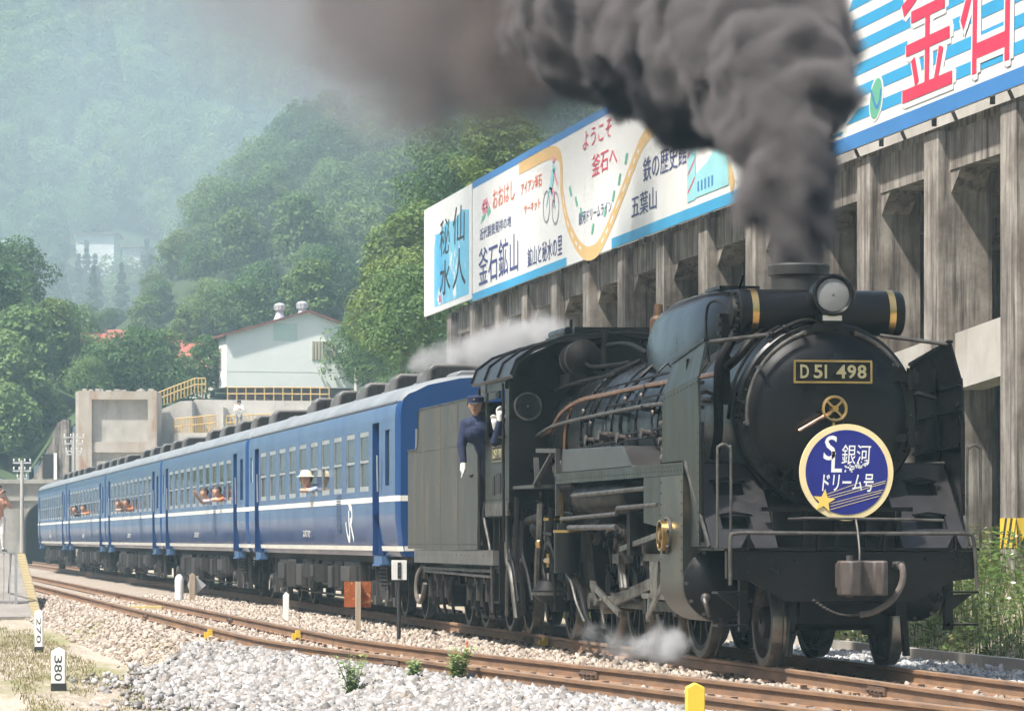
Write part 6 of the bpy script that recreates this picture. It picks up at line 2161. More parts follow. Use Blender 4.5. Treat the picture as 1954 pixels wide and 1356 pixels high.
def instancer(name, pts, coll):
    """pts: (x, y, z, kind, rot, scale); one object that scatters the kinds"""
    me = bpy.data.meshes.new(name)
    me.from_pydata([p[:3] for p in pts], [], [])
    for nm, tp, k in (('kind', 'INT', 3), ('rot', 'FLOAT', 4), ('scl', 'FLOAT', 5)):
        at_ = me.attributes.new(nm, tp, 'POINT')
        at_.data.foreach_set('value', [p[k] for p in pts])
    o = bpy.data.objects.new(name, me)
    COL.objects.link(o)
    ng = bpy.data.node_groups.new(name, 'GeometryNodeTree')
    ng.interface.new_socket('Geometry', in_out='INPUT', socket_type='NodeSocketGeometry')
    ng.interface.new_socket('Geometry', in_out='OUTPUT', socket_type='NodeSocketGeometry')
    n, l = ng.nodes, ng.links
    gi, go = n.new('NodeGroupInput'), n.new('NodeGroupOutput')
    ci = n.new('GeometryNodeCollectionInfo')
    ci.inputs['Collection'].default_value = coll
    ci.inputs['Separate Children'].default_value = True
    ci.inputs['Reset Children'].default_value = True
    ip = n.new('GeometryNodeInstanceOnPoints')
    ip.inputs['Pick Instance'].default_value = True
    l.new(gi.outputs[0], ip.inputs['Points'])
    l.new(ci.outputs[0], ip.inputs['Instance'])
    def attr(nm, tp):
        q = n.new('GeometryNodeInputNamedAttribute')
        q.data_type = tp
        q.inputs[0].default_value = nm
        return [s for s in q.outputs if s.enabled][0]
    l.new(attr('kind', 'INT'), ip.inputs['Instance Index'])
    cx = n.new('ShaderNodeCombineXYZ')
    l.new(attr('rot', 'FLOAT'), cx.inputs[2])
    l.new(cx.outputs[0], ip.inputs['Rotation'])
    l.new(attr('scl', 'FLOAT'), ip.inputs['Scale'])
    l.new(ip.outputs[0], go.inputs[0])
    md = o.modifiers.new('scatter', 'NODES')
    md.node_group = ng
    return o


rf = random.Random(77)


def ground_depth(px, py):
    d = 215.0
    while d < 690 and hill_h(px, d) < zpix(py, d):
        d += 1.0
    return d


HILLB = [(181, ground_depth(181, 492)), (250, ground_depth(250, 498)), (0, ground_depth(0, 490))]
near_pts, far_pts = [], []
CLEAR = [(395, 700, 206, 250), (110, 330, 196, 222), (185, 395, 212, 232)]
def blocked(px, d):
    return any(a < px < c and e < d < g for a, c, e, g in CLEAR)
d = 216.0
while d < 336:
    w = d / 7218.1
    px = -140 + rf.uniform(0, 60)
    while px < 1250:
        dd = d + rf.uniform(-2.2, 2.2)
        if not blocked(px, dd):
            p = at(px, 0, dd)
            con = noise.noise((px * 0.01, dd * 0.02, 3)) > 0.12 and dd > 262 and px < 340
            k = rf.choice((5, 6)) if con else rf.choice((0, 1, 1, 2, 3, 4))
            sc = rf.uniform(0.48, 0.80) * (0.60 if dd < 305 and 110 < px < 400 else 1)
            near_pts.append((p.x, p.y, hill_h(px, dd) - 0.5, k, rf.uniform(0, 6.28), sc))
        px += rf.uniform(2.6, 4.6) / w
    d += 3.6
d = 338.0
while d < 660:
    w = d / 7218.1
    px = -140 + rf.uniform(0, 60)
    while px < 1500:
        dd = d + rf.uniform(-3, 3)
        p = at(px, 0, dd)
        z = hill_h(px, dd)
        if not any(q - 48 < px < q + 48 and e_ - 26 < dd < e_ + 7 for q, e_ in HILLB):
            con = noise.noise((px * 0.008, dd * 0.015, 6)) > 0.22
            k = rf.choice((5, 6, 5, 6, 0)) if con else rf.choice((0, 1, 3, 4, 2, 3, 5, 2))
            far_pts.append((p.x, p.y, z - 0.5, k, rf.uniform(0, 6.28), rf.uniform(0.6, 1.0)))
        px += rf.uniform(3.6, 6.2) / w
    d += 5.0
tag(instancer('near_forest', near_pts, protoC), 'dense green wood on the near hill spur behind the white house', 'forest', kind='stuff')
tag(instancer('far_forest', far_pts, protoC), 'hazy blue-green wood covering the far mountainside', 'forest', kind='stuff')

# --- single trees
def tree(name, label, px, d, zbase, cm, tm, sc=1.0, rot=0.0, group='single trees', sz=None):
    p = at(px, 0, d)
    e = tag(empty(name, (p.x, p.y, zbase), rot), label, 'tree', group)
    e.scale = (sc, sc, sz or sc)
    share('crown', cm, e)
    share('trunk', tm, e)
    return e


T1, C1, _ = crown_mesh('crown', 90, 7.0, 3.2, 1.2, 0.125, 9000, LEAFY, 30)
T1t = trunk_mesh('trunk', 5, 0.18, C1, 3)
T2, C2, _ = crown_mesh('crown', 91, 8.0, 3.6, 0.8, 0.13, 9500, LEAF, 30)
T2t = trunk_mesh('trunk', 6, 0.2, C2, 4)
T3 = conifer_mesh('crown', 92, 10.5, 2.3, 0.17, 7000, LEAFD, 0.08)
T3t = trunk_mesh('trunk', 9.5, 0.16, None, 5)
T4, C4, _ = crown_mesh('crown', 93, 5.0, 3.2, 0.5, 0.13, 6500, LEAF, 24, 1.15)
T4t = trunk_mesh('trunk', 3.4, 0.15, C4, 6)
def gpix(py, d):
    return zpix(py, d)
tree('broadleaf_tree', 'bright green tree right of the white house, against the billboard end', 768, 150, gpix(735, 150), T1, T1t, 0.72, 0.3)
tree('broadleaf_tree', 'tall bright tree rising beside the left edge of the blue painted billboard', 800, 165, gpix(660, 165), T1, T1t, 0.85, 2.0)
tree('broadleaf_tree', 'leafy tree close behind the last coach coolers, below the billboard end', 795, 135, gpix(745, 135), T2, T2t, 0.55, 1.0)
tree('broadleaf_tree', 'round tree overlapping the right corner of the white house', 702, 175, gpix(748, 175), T2, T2t, 0.46, 4.0)
tree('broadleaf_tree', 'pale green tree showing above the top edge of the long billboard', 955, 150, gpix(420, 150), T1, T1t, 0.62, 5.0)
tree('broadleaf_tree', 'darker tree just above the small painted billboard', 870, 172, gpix(480, 172), T2, T2t, 0.72, 0.7)
tree('cedar_tree', 'leftmost of the three dark pointed cedars above the red roofs', 178, 290, gpix(655, 290), T3, T3t, 0.58, 0.0, 'cedars above the red roofs')
tree('cedar_tree', 'middle of the three dark pointed cedars above the red roofs', 232, 295, gpix(640, 295), T3, T3t, 0.55, 1.2, 'cedars above the red roofs')
tree('cedar_tree', 'rightmost of the three dark pointed cedars above the red roofs', 287, 300, gpix(640, 300), T3, T3t, 0.62, 2.4, 'cedars above the red roofs')
tree('broadleaf_tree', 'spreading tree in front of the red roofs, left of the white house', 262, 226, gpix(765, 226), T4, T4t, 0.85, 0.5)
tree('broadleaf_tree', 'low tree behind the concrete block, below the leftmost red roof', 200, 228, gpix(775, 228), T4, T4t, 0.72, 2.5)
tree('broadleaf_tree', 'small tree between the red roofs and the white house wall', 345, 232, gpix(780, 232), T4, T4t, 0.62, 4.1)
tree('broadleaf_tree', 'broad tree on the slope directly above the tunnel mouth', 60, 225, gpix(905, 225), T2, T2t, 0.72, 3.1)
tree('broadleaf_tree', 'big dark tree at the left picture edge above the platform', 5, 232, gpix(900, 232), T2, T2t, 0.9, 1.4)
tree('broadleaf_tree', 'bright tree left of the rust-stained concrete block', 95, 232, gpix(830, 232), T1, T1t, 0.75, 2.2)
# bushes seen between and behind the columns
T5, C5, _ = crown_mesh('crown', 95, 4.2, 2.4, 0.2, 0.085, 8000, LEAF, 16, 1.1)
T5t = trunk_mesh('trunk', 2.8, 0.1, C5, 8)
for k, (x, y, s_, lab) in enumerate(((-20.0, 14.5, 1.25, 'bush behind the column with hazard stripes'), (-23.8, 14.5, 1.5, 'bush behind the second nearest column'), (-15.0, 14.8, 1.4, 'bush at the right picture edge behind the nearest column'), (-28.5, 15.0, 1.4, 'bush behind the columns, hidden mostly by the chimney smoke'))):
    e = tag(empty('bush', (x, y, 0.5), k * 1.3), 'dense green ' + lab, 'bush', 'bushes behind the columns')
    e.scale = (s_, s_, s_ * 1.35)
    share('crown', T5, e)
    share('trunk', T5t, e)

# ------------------------------------------------------------------ buildings and walls behind the train
HWALL = pm('house_white', (0.84, 0.84, 0.79), (0.77, 0.77, 0.72), 0.4, rough=0.7, coord='World', stretch=(1, 1, 0.3))
HROOF = pm('roof_red_brown', (0.22, 0.075, 0.06), (0.16, 0.06, 0.05), 0.8, rough=0.7, coord='World')
REDROOF = pm('red_tin_roof', (0.42, 0.12, 0.08), (0.33, 0.09, 0.06), 0.8, rough=0.6, coord='World')
BROWNS = pm('brown_siding', (0.19, 0.095, 0.07), (0.13, 0.065, 0.05), 2, rough=0.8, coord='World')
LOUV = pm('tan_louvre', (0.42, 0.38, 0.28), (0.34, 0.30, 0.22), 2, rough=0.8, coord='World')
GALV = pm('galvanised', (0.55, 0.56, 0.56), (0.45, 0.46, 0.46), 2, rough=0.5, metal=0.3, coord='World')

g0 = at(432, 760, 230)
hx_ = (R_ * cos(0.26) + F_ * sin(0.26)).normalized()
hy_ = (F_ * cos(0.26) - R_ * sin(0.26)).normalized()
house = tag(empty('white_house', (g0.x, g0.y, 9.0), math.atan2(hx_.y, hx_.x)), 'white gabled house with red-brown roof and two ridge ventilators above the train', 'house')
zb, ze, zr_, ze2 = 1.45, 4.58, 6.05, 4.95
RW, RXr, HD = 8.3, 5.1, 9.0       # gable width, ridge position, depth
def Hh(name, mb, mat, par=None, **k):
    return mb.build(name, mat, par or house, **k)
Hh('wall', MB().prism([(0, zb), (RW, zb), (RW, ze2), (RXr, zr_), (0, ze)], 0, HD, 'xz'), HWALL, smooth=False)
hr = None
for (xa, za, xb, zb2) in ((-0.25, ze - 0.07, RXr, zr_), (RXr, zr_, RW + 0.3, ze2 - 0.1)):
    q = [(xa, -0.3, za), (xb, -0.3, zb2), (xb, HD + 0.2, zb2), (xa, HD + 0.2, za)]
    q = q + [(p[0], p[1], p[2] + 0.14) for p in q]
    hr = Hh('roof_slope', MB().add(q, [(0, 1, 2, 3), (7, 6, 5, 4), (0, 4, 5, 1), (1, 5, 6, 2), (2, 6, 7, 3), (3, 7, 4, 0)]), HROOF, smooth=False)
for x, y in ((RXr - 0.15, 1.2), (RXr - 1.15, 3.2)):
    v = Hh('ventilator', MB().lathe([(zr_ - 0.35, 0.42), (zr_ + 0.05, 0.26), (zr_ + 0.28, 0.24), (zr_ + 0.30, 0.34), (zr_ + 0.62, 0.36), (zr_ + 0.72, 0.22), (zr_ + 0.76, 0.03)], (x, y, 0), (0, 0, 1), n=18), GALV)
    b = MB()
    for i in range(12):
        t = 2 * pi * i / 12
        b.bar((x + 0.36 * cos(t), y + 0.36 * sin(t), zr_ + 0.32), (x + 0.38 * cos(t), y + 0.38 * sin(t), zr_ + 0.60), 0.03, 0.03, up=(1, 0, 0))
    Hh('ventilator_rib', b, GALV, v)
w = Hh('louvre_window', MB().bx(5.3, 6.9, -0.03, 0.0, 3.15, 4.3), LOUV)
b = MB()
for i in range(8):
    b.bx(5.32 + i * 0.2, 5.40 + i * 0.2, -0.06, -0.03, 3.17, 4.28)
Hh('louvre_slat', b, pm('tan_slat', (0.50, 0.46, 0.36), (0.42, 0.38, 0.3), 2, rough=0.8), w)
Hh('green_patch', MB().bx(2.9, 4.4, -0.012, -0.004, 4.3, 5.35), pm('pale_green_sheet', (0.60, 0.70, 0.62), (0.55, 0.66, 0.58), 2, rough=0.7))
Hh('seam_strip', MB().bx(0.02, RW - .02, -0.008, -0.001, 2.38, 2.40), GALV)
for y in (1.6, 4.2):
    f = Hh('side_window', MB().bx(-0.03, 0.0, y, y + 1.2, 2.6, 3.9), LOUV)
Hh('brown_skirt', MB().bx(0.15, RW - 0.5, 0.25, 0.35, 0.3, zb), BROWNS)
b = MB()
for i in range(11):
    b.bx(0.16, RW - 0.52, 0.20, 0.248, 0.34 + i * 0.1, 0.40 + i * 0.1)
Hh('siding_board', b, BROWNS, smooth=False)
Hh('down_pipe', MB().tube([(-0.55, 5.0, 0.4), (-0.55, 5.0, 4.2)], 0.05), REDROOF)
b = MB()
for x in (0.4, 3.0, 5.6, 7.6):
    b.bx(x, x + 0.3, 0.4, 0.7, -1.0, zb)
Hh('pier', b, CONCL)

# terrace and retaining walls
def wall_poly(name, label, pts, d0, d1, mat, cat='wall', zbot=None):
    """wall whose front outline (photo pixels at depth d0) is extruded back to d1"""
    e0 = at(pts[0][0], pts[0][1], d0)
    fr = [at(x, y, d0) for x, y in pts]
    dv = F_ * (d1 - d0)
    vs = fr + [p + dv for p in fr]
    n = len(fr)
    fs = [(i, (i + 1) % n, n + (i + 1) % n, n + i) for i in range(n)] + [tuple(range(n)), tuple(range(2 * n - 1, n - 1, -1))]
    o = MB().add([tuple(p) for p in vs], fs).build(name, mat, smooth=False)
    tag(o, label, cat)
    return o


wall_poly('retaining_wall', 'pale concrete retaining wall below the white house and its railing', [(366, 1060), (366, 768), (372, 762), (700, 766), (700, 1060)], 207, 232, CONCL)
wall_poly('ramp_wall', 'sloping concrete ramp wall with yellow railing, right of the concrete block', [(296, 1060), (296, 786), (318, 776), (345, 765), (366, 764), (366, 1060)], 205, 215, CONCL)
wall_poly('ledge_wall', 'lower concrete ledge with yellow fence, just above the coach roofs', [(332, 1060), (332, 826), (640, 822), (640, 1060)], 199, 206.9, CONCL)
# buttresses on the retaining wall face
wall_poly('wall_buttress', 'concrete buttress of the retaining wall behind the yellow fence', [(412, 1060), (412, 778), (426, 776), (426, 1060)], 204, 206.98, CONCL, 'buttress')


def railing(name, label, pts, d, h, n, cat='railing'):
    """posts and two rails along a polyline of photo pixels (foot line) at depth d"""
    P_ = [at(x, y, d if not isinstance(d, list) else d[i]) for i, (x, y) in enumerate(pts)]
    e = tag(empty(name, P_[0]), label, cat)
    o = P_[0]
    L_ = [0]
    for a, c in zip(P_[:-1], P_[1:]):
        L_.append(L_[-1] + (c - a).length)
    def along(t):
        s = t * L_[-1]
        for i in range(len(P_) - 1):
            if s <= L_[i + 1] + 1e-6:
                return P_[i].lerp(P_[i + 1], (s - L_[i]) / (L_[i + 1] - L_[i]))
        return P_[-1]
    for i in range(n + 1):
        p = along(i / n) - o
        MB().bx(p.x - 0.03, p.x + 0.03, p.y - 0.03, p.y + 0.03, p.z - 0.05, p.z + h).build('post', YELRAIL, e, smooth=False)
    for k in (1.0, 0.55):
        MB().tube([p - o + Vector((0, 0, h * k)) for p in P_], 0.035, 6).build('rail', YELRAIL, e)
    return e


railing('yellow_railing', 'yellow railing climbing the ramp beside the concrete block', [(300, 776), (330, 764), (372, 748), (392, 748)], 205.5, 0.75, 14)
railing('yellow_railing', 'long yellow railing in front of the brown siding of the white house', [(434, 766), (520, 766), (628, 767)], 207.5, 0.78, 11)
railing('yellow_fence', 'yellow fence on the concrete ledge just above the coach roofs', [(334, 832), (372, 828), (412, 824)], 199.3, 0.9, 16, 'fence')
railing('yellow_fence', 'faint yellow fence behind the person on the ledge', [(432, 822), (470, 820), (520, 818)], 203, 0.8, 12, 'fence')

# concrete block with a recessed front
p0 = at(150, 745, 198)
blk = tag(empty('concrete_block', (p0.x, p0.y, 0), math.atan2(R_.y, R_.x) + 0.05), 'rust-stained concrete block with a big recessed panel, left of the ramp railing', 'building')
def K(name, mb, mat=CONCR, par=None, **k):
    return mb.build(name, mat, par or blk, **k)
W_ = 148 / 7218.1 * 198.5
zt = p0.z
s_ = 198 / 7218.1
K('left_jamb', MB().bx(0, 25 * s_, 0, 6.5, 0, zt))
K('right_jamb', MB().bx(W_ - 17 * s_, W_, 0, 6.5, 0, zt))
K('lintel', MB().bx(25 * s_ + .002, W_ - 17 * s_ - .002, 0.0, 6.4, zt - 0.46, zt - 0.03))
K('recessed_panel', MB().bx(25 * s_ + .002, W_ - 17 * s_ - .002, 0.35, 0.6, 5.3, zt - 0.462), CONCL)
K('lower_beam', MB().bx(25 * s_ + .002, W_ - 17 * s_ - .002, 0.12, 0.6, 5.75, 6.30))
K('slot', MB().bx(25 * s_ + .002, W_ - 17 * s_ - .002, 0.5, 3, 5.3, 5.748), DARKHOLE)
b = MB()
K('base_wall', MB().bx(25 * s_ + .002, W_ - 17 * s_ - .002, 0.25, 0.5, 0, 5.298), CONCL)
for i in range(9):
    x = 25 * s_ + 0.25 + i * 0.31
    K('stained_rib', MB().bx(x, x + 0.14, 0.12, 0.248, 0, 5.28), CONCR if i % 2 else CONCL, smooth=False)
for y in (0.9, 2.2, 3.5, 4.8):
    K('side_rib', MB().bx(-0.22, -0.002, y, y + 0.45, 0, zt - 0.02), CONCL, smooth=False)
b = MB()
for i in range(14):
    x = rf.uniform(0.05, W_ - 0.4)
    b.bx(x, x + rf.uniform(0.15, 0.35), rf.uniform(0.02, 0.5), rf.uniform(0.8, 2), zt - 0.02, zt + rf.uniform(0.03, 0.12))
o = K('broken_top', b, CONCL, smooth=False)
tag(o, kind='stuff')
K('top_slab', MB().bx(0.01, W_ - .01, 0.3, 6.39, zt - 0.5, zt - 0.04), CONCL)

# tunnel portal
TD = 206.0
tp0 = at(121, 1045, TD)
tun = tag(empty('tunnel_portal', (tp0.x, tp0.y, 0), math.atan2(R_.y, R_.x)), 'old stone-grey tunnel portal with a dark arch at the far end of the train', 'tunnel')
ps = TD / 7218.1
def tz(py):
    return 1.2375 + (1027.1 - py) * ps
inner_, outer_ = [], []
for i in range(25):
    t = pi - pi * i / 24
    inner_.append((75 * ps * cos(t), tz(1000) + 55 * ps * sin(t)))
inner_ = [(inner_[0][0], -0.5)] + inner_ + [(inner_[-1][0], -0.5)]
x0_, x1_, zt_ = -190 * ps, 120 * ps, tz(922)
for (x, z) in inner_:
    if z < tz(1000) + 0.01:
        outer_.append((x0_ if x < 0 else x1_, z))
    else:
        k = abs(x) / (75 * ps)
        outer_.append(((x0_ if x < 0 else x1_) * min(1, k * 1.2), zt_))
nn_ = len(inner_)
b = MB()
b.add([(x, 0, z) for x, z in inner_] + [(x, 0, z) for x, z in outer_] + [(x, 0.8, z) for x, z in inner_], [(i, i + 1, nn_ + i + 1, nn_ + i) for i in range(nn_ - 1)] + [(i, i + 1, 2 * nn_ + i + 1, 2 * nn_ + i) for i in range(nn_ - 1)])
PORT = pm('portal_stone', (0.34, 0.32, 0.28), (0.24, 0.225, 0.20), 0.9, rough=0.9, coord='World', c3=(0.12, 0.115, 0.10), s3=0.8, t3=(0.52, 0.75), st3=(1, 1, 0.3), bump=0.3, bscale=5)
tun_w = b.build('portal_wall', PORT, tun, smooth=False)
b = MB()
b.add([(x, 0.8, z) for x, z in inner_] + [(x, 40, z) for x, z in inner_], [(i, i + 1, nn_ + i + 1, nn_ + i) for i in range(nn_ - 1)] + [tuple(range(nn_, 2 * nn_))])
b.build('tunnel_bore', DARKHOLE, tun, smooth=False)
MB().bx(x0_, x1_, -0.25, 0.6, zt_, zt_ + 0.22).build('coping', PORT, tun, smooth=False)
MB().bx(x0_, -20 * ps, -0.15, -0.002, tz(955), tz(949)).build('ledge', PORT, tun, smooth=False)
wing = [(-65, 922), (-50, 896), (-38, 872), (-28, 850), (-20, 828), (-12, 806), (0, 800), (10, 800), (10, 922)]
MB().prism([(x * ps, tz(y)) for x, y in wing], 0.1, 1.2, 'xz').build('wing_wall', CONC, tun, smooth=False)
MB().bx(-40 * ps, -12 * ps, 0.02, 0.098, tz(912), tz(866)).build('wall_niche', DARKHOLE, tun)
MB().bx(-18 * ps, -12 * ps, -0.12, 0.0, tz(918), tz(864)).build('white_post', WHITE, tun)

# poles
def pole(name, label, px, d, ytop, ybot, arms, mat=None):
    p = at(px, ybot, d)
    h = zpix(ytop, d) - p.z
    e = tag(empty(name, p, math.atan2(R_.y, R_.x)), label, 'pole')
    MB().cyl((0, 0, -0.3), (0, 0, h), 0.09, 0.065, n=10).build('shaft', mat or CONCL, e)
    for k, (dz, w) in enumerate(arms):
        a_ = MB().bx(-w, w, -0.03, 0.03, h - dz - 0.03, h - dz + 0.03).build('cross_arm', GALV, e)
        b = MB()
        for i in range(4):
            x = -w * 0.9 + 1.8 * w * i / 3
            b.lathe([(h - dz + 0.05, 0.015), (h - dz + 0.09, 0.035), (h - dz + 0.11, 0.02), (h - dz + 0.15, 0.03), (h - dz + 0.17, 0.012)], (x, 0, 0), (0, 0, 1), n=8)
        b.build('insulator', WHITE, a_)
    return e


pole('utility_pole', 'grey pole with cross arms standing at the end of the platform, left of the tunnel', 42, 150, 878, 1062, ((0.1, 0.36), (0.42, 0.36), (0.72, 0.2)))
pole('utility_pole', 'pole with white cross arms in front of the rust-stained concrete block', 141, 178, 826, 1040, ((0.2, 0.5), (0.5, 0.45), (0.85, 0.4), (1.0, 0.35)))
pole('utility_pole', 'thin pale pole on the distant hillside at the left edge', 25, 400, 378, 440, ((0.15, 0.3),))
pole('utility_pole', 'short pale pole beside the tree right of the white house', 679, 190, 700, 750, ())

# buildings further up the slope
def far_house(name, label, px, py, d, w, dep, h, roof, wallm, roofm, rz=0.0):
    p = at(px, py, d)
    e = tag(empty(name, (p.x, p.y, p.z), math.atan2(R_.y, R_.x) + rz), label, 'house')
    MB().bx(-w / 2, w / 2, 0, dep, -3, h).build('wall', wallm, e, smooth=False)
    MB().prism([(-0.35, h - 0.1), (dep / 2, h + roof), (dep + 0.35, h - 0.1), (dep + 0.35, h + 0.02), (dep / 2, h + roof + 0.14), (-0.35, h + 0.02)], -w / 2 - 0.3, w / 2 + 0.3, 'yz').build('roof', roofm, e, smooth=False)
    n = max(2, int(w / 1.8))
    for i in range(0 if name.startswith('white_hill') else n):
        x = -w / 2 + (i + 0.5) * w / n
        f = MB().bx(x - 0.45, x + 0.45, -0.04, -0.002, h * 0.35, h * 0.8).build('window', PANE_D, e, smooth=False)
        MB().bx(x - 0.5, x + 0.5, -0.07, -0.04, h * 0.35 - 0.08, h * 0.35).build('sill', WHITE, f, smooth=False)
    return e


far_house('red_roofed_house', 'house with a bright red roof touching the left wall of the white house', 372, 724, 236, 1.9, 4, 0.7, 0.9, HWALL, REDROOF)
far_house('red_roofed_house', 'red-roofed house higher up, behind the small tree', 372, 696, 250, 2.2, 4, 0.7, 0.7, HWALL, REDROOF)
far_house('red_roofed_house', 'leftmost red-roofed house among the trees', 205, 700, 240, 2.2, 4, 1.0, 1.1, HWALL, REDROOF, 0.5)
far_house('red_roofed_house', 'long red-roofed house behind the trees above the concrete block', 270, 686, 255, 5.5, 4, 1.0, 1.0, HWALL, REDROOF, -0.1)
far_house('white_hill_building', 'white building high on the hazy hillside', 181, 492, HILLB[0][1] - 3, 3.7, 6, 2.4, 0.15, HWALL, BROWNS)
far_house('white_hill_building', 'small white building right of the larger one on the hazy hillside', 250, 496, HILLB[1][1] - 3, 1.7, 5, 1.3, 0.1, HWALL, BROWNS)
far_house('white_hill_building', 'white building at the left picture edge on the hazy hillside', -2, 490, HILLB[2][1] - 3, 1.8, 5, 1.4, 0.3, HWALL, GALV)

# ------------------------------------------------------------------ platform on the left
plat = MB()
ex = [(-43.2, -0.36), (-50.5, 0.88), (-150, 0.9), (-150, -0.6), (-43.2, -0.6)]
plat.prism(ex, -12, -5.45, 'xz')
o = plat.build('platform', pm('platform_asphalt', (0.24, 0.215, 0.19), (0.17, 0.15, 0.13), 1.5, rough=0.95, coord='World', bump=0.3), smooth=False)
tag(o, kind='structure')
TILE = MB().bx(-0.155, 0.155, -0.09, 0.09, 0, 0.012).mesh('edge_tile', False)
TILE.materials.append(pm('tactile_yellow', (0.31, 0.24, 0.115), (0.25, 0.20, 0.11), 3, rough=0.85))
strip_ = tag(empty('tactile_strip', (-43.4, -5.56, -0.3)), 'yellow tiled edge strip running up the platform ramp', 'paving')
sl = math.atan2(1.24, 7.3)
for i in range(22):
    t = i * 0.335
    share('edge_tile', TILE, strip_, (-t * cos(sl), 0, t * sin(sl) - 0.02 + 0.0), (0, sl, 0))
for i in range(30):
    share('edge_tile', TILE, strip_, (-7.45 - i * 0.335, 0, 1.203), (0, 0, 0))
# fence at the platform end
fen = tag(empty('mesh_fence', (-44.6, -5.92, -0.30)), 'grey steel fence on a concrete footing at the platform end', 'fence')
FG = pm('fence_grey', (0.42, 0.44, 0.45), (0.32, 0.34, 0.35), 4, rough=0.5, metal=0.3)
for y in (0.0, -1.6):
    MB().bx(-0.03, 0.03, y - 0.03, y + 0.03, 0, 1.28).build('post', FG, fen, smooth=False)
    MB().bx(-0.22, 0.22, y - 0.30, y + 0.30, -0.15, 0.10).build('footing', CONCL, fen, smooth=False)
for z in (0.15, 1.25):
    MB().bx(-0.02, 0.02, -1.57, -0.03, z - 0.02, z + 0.02).build('rail', FG, fen, smooth=False)
for i in range(12):
    y = -0.13 - i * 0.12
    MB().bx(-0.012, 0.012, y - 0.012, y + 0.012, 0.17, 1.23).build('bar', FG, fen, smooth=False)
MB().bar((-0.05, -0.1, 1.25), (-1.8, -0.1, 0.0), 0.04, 0.04).build('brace', FG, fen)

# ------------------------------------------------------------------ trackside posts and signs
def marker(label, x, y, w, h, digits, zr=0.0, name='distance_post'):
    e = tag(empty(name, (x, y, gz(x, y) + 0.03), zr), label, 'post', 'white trackside posts')
    MB().prism([(-w / 2, 0.05), (w / 2, 0.05), (w / 2, h - w * 0.28), (0, h), (-w / 2, h - w * 0.28)], -w * 0.32, w * 0.32, 'yz').build('post', WHITE, e, bevel=0.008)
    MB().bx(-w * 0.33, w * 0.33, -w / 2 - 0.003, w / 2 + 0.003, -0.1, 0.055).build('black_foot', INK, e, smooth=False)
    for i, ch in enumerate(digits):
        # digits lie on their side, read downwards
        hh = h * 0.19
        z = h * 0.80 - i * h * 0.215
        lettering(ch, 'digit', INK, e, (w * 0.32 + 0.001, w * 0.27 - w * 0.54, z), (0, 0, -1), (0, 1, 0), hh, w * 0.54, 0.001)
    return e


marker('nearer white post with the number 380 and a black foot', -6.87, -7.11, 0.155, 0.45, '380', -0.17)
marker('white post with the number 270, further along toward the platform', -21.0, -6.62, 0.12, 0.60, '270', -0.17)
e = tag(empty('white_peg', (-30.0, -1.95, -0.2), -0.1), 'short plain white peg between the tracks beside the first coach', 'post')
MB().prism([(-0.05, 0), (0.05, 0), (0.055, 0.48), (0.0, 0.52), (-0.05, 0.46)], -0.04, 0.04, 'yz').build('peg', WHITE, e, bevel=0.006)
e = tag(empty('white_peg', (-50.6, -2.0, -0.2)), 'rounded white peg beside the grey diamond board', 'post')
MB().lathe([(0, 0.10), (0.50, 0.10), (0.58, 0.08), (0.63, 0.03)], (0, 0, 0), (0, 0, 1), n=16).build('peg', WHITE, e)
e = tag(empty('diamond_board', (-49.6, -1.8, -0.2)), 'grey diamond board on a wooden stake between the tracks', 'sign')
MB().bx(-0.05, 0.05, -0.06, 0.06, -0.2, 0.64).build('stake', WOOD, e, smooth=False)
MB().prism([(0.0, 0.12), (0.32, 0.40), (0.0, 0.68), (-0.10, 0.40)], -0.075, -0.055, 'yz').build('diamond', GALV, e, smooth=False)
e = tag(empty('rusty_board', (-20.9, -1.92, -0.18)), 'rusty orange square board on a wooden stake between the tracks', 'sign')
MB().bx(-0.04, 0.04, -0.035, 0.035, -0.2, 0.78).build('stake', WOOD, e, smooth=False)
MB().bx(-0.065, -0.045, -0.20, 0.20, 0.40, 0.78).build('board', RUST, e, smooth=False)
e = tag(empty('signal_plate', (-16.7, -1.92, -0.19)), 'small white plate with a black bar on a black post beside the tender', 'sign')
MB().cyl((0, 0, -0.2), (0, 0, 1.02), 0.028, n=12).build('post', INK, e)
MB().bx(0.03, 0.042, -0.105, 0.105, 0.86, 1.13).build('plate', WHITE, e, bevel=0.004)
MB().bx(0.043, 0.052, -0.024, 0.024, 0.88, 1.10).build('black_bar', INK, e, smooth=False)
MB().cyl((0.052, 0, 0.93), (0.056, 0, 0.93), 0.008, n=8).cyl((0.052, 0, 1.05), (0.056, 0, 1.05), 0.008, n=8).build('bolt', STEEL, e)
e = tag(empty('yellow_post', (7.6, -3.25, -0.42), -0.1), 'squat yellow post with pointed top in front of the near rail', 'post')
MB().prism([(-0.068, 0.2), (0.068, 0.2), (0.068, 0.565), (0.0, 0.60), (-0.068, 0.565)], -0.06, 0.06, 'yz').build('post', YELLOW, e, bevel=0.008)
MB().bx(-0.062, 0.062, -0.07, 0.07, 0.0, 0.199).build('grey_foot', CONCL, e)
e = tag(empty('red_peg', (-10.7, -1.95, -0.2)), 'tiny red peg in the ballast below the cab', 'peg')
MB().bx(-0.015, 0.015, -0.012, 0.012, 0, 0.17).bx(-0.017, 0.017, -0.014, 0.014, 0.17, 0.19).build('peg', pm('peg_red', (0.6, 0.16, 0.08), (0.5, 0.12, 0.06), 3), e)
e = tag(empty('white_slab', (-2.75, -5.35, gz(-2.75, -5.35) + 0.0), math.atan2(0.77, 1.33)), 'flat white concrete slab lying in the gravel at the bottom', 'slab')
MB().bx(-0.75, 0.75, -0.16, 0.16, 0.02, 0.09).build('slab', CONCL, e, bevel=0.01)
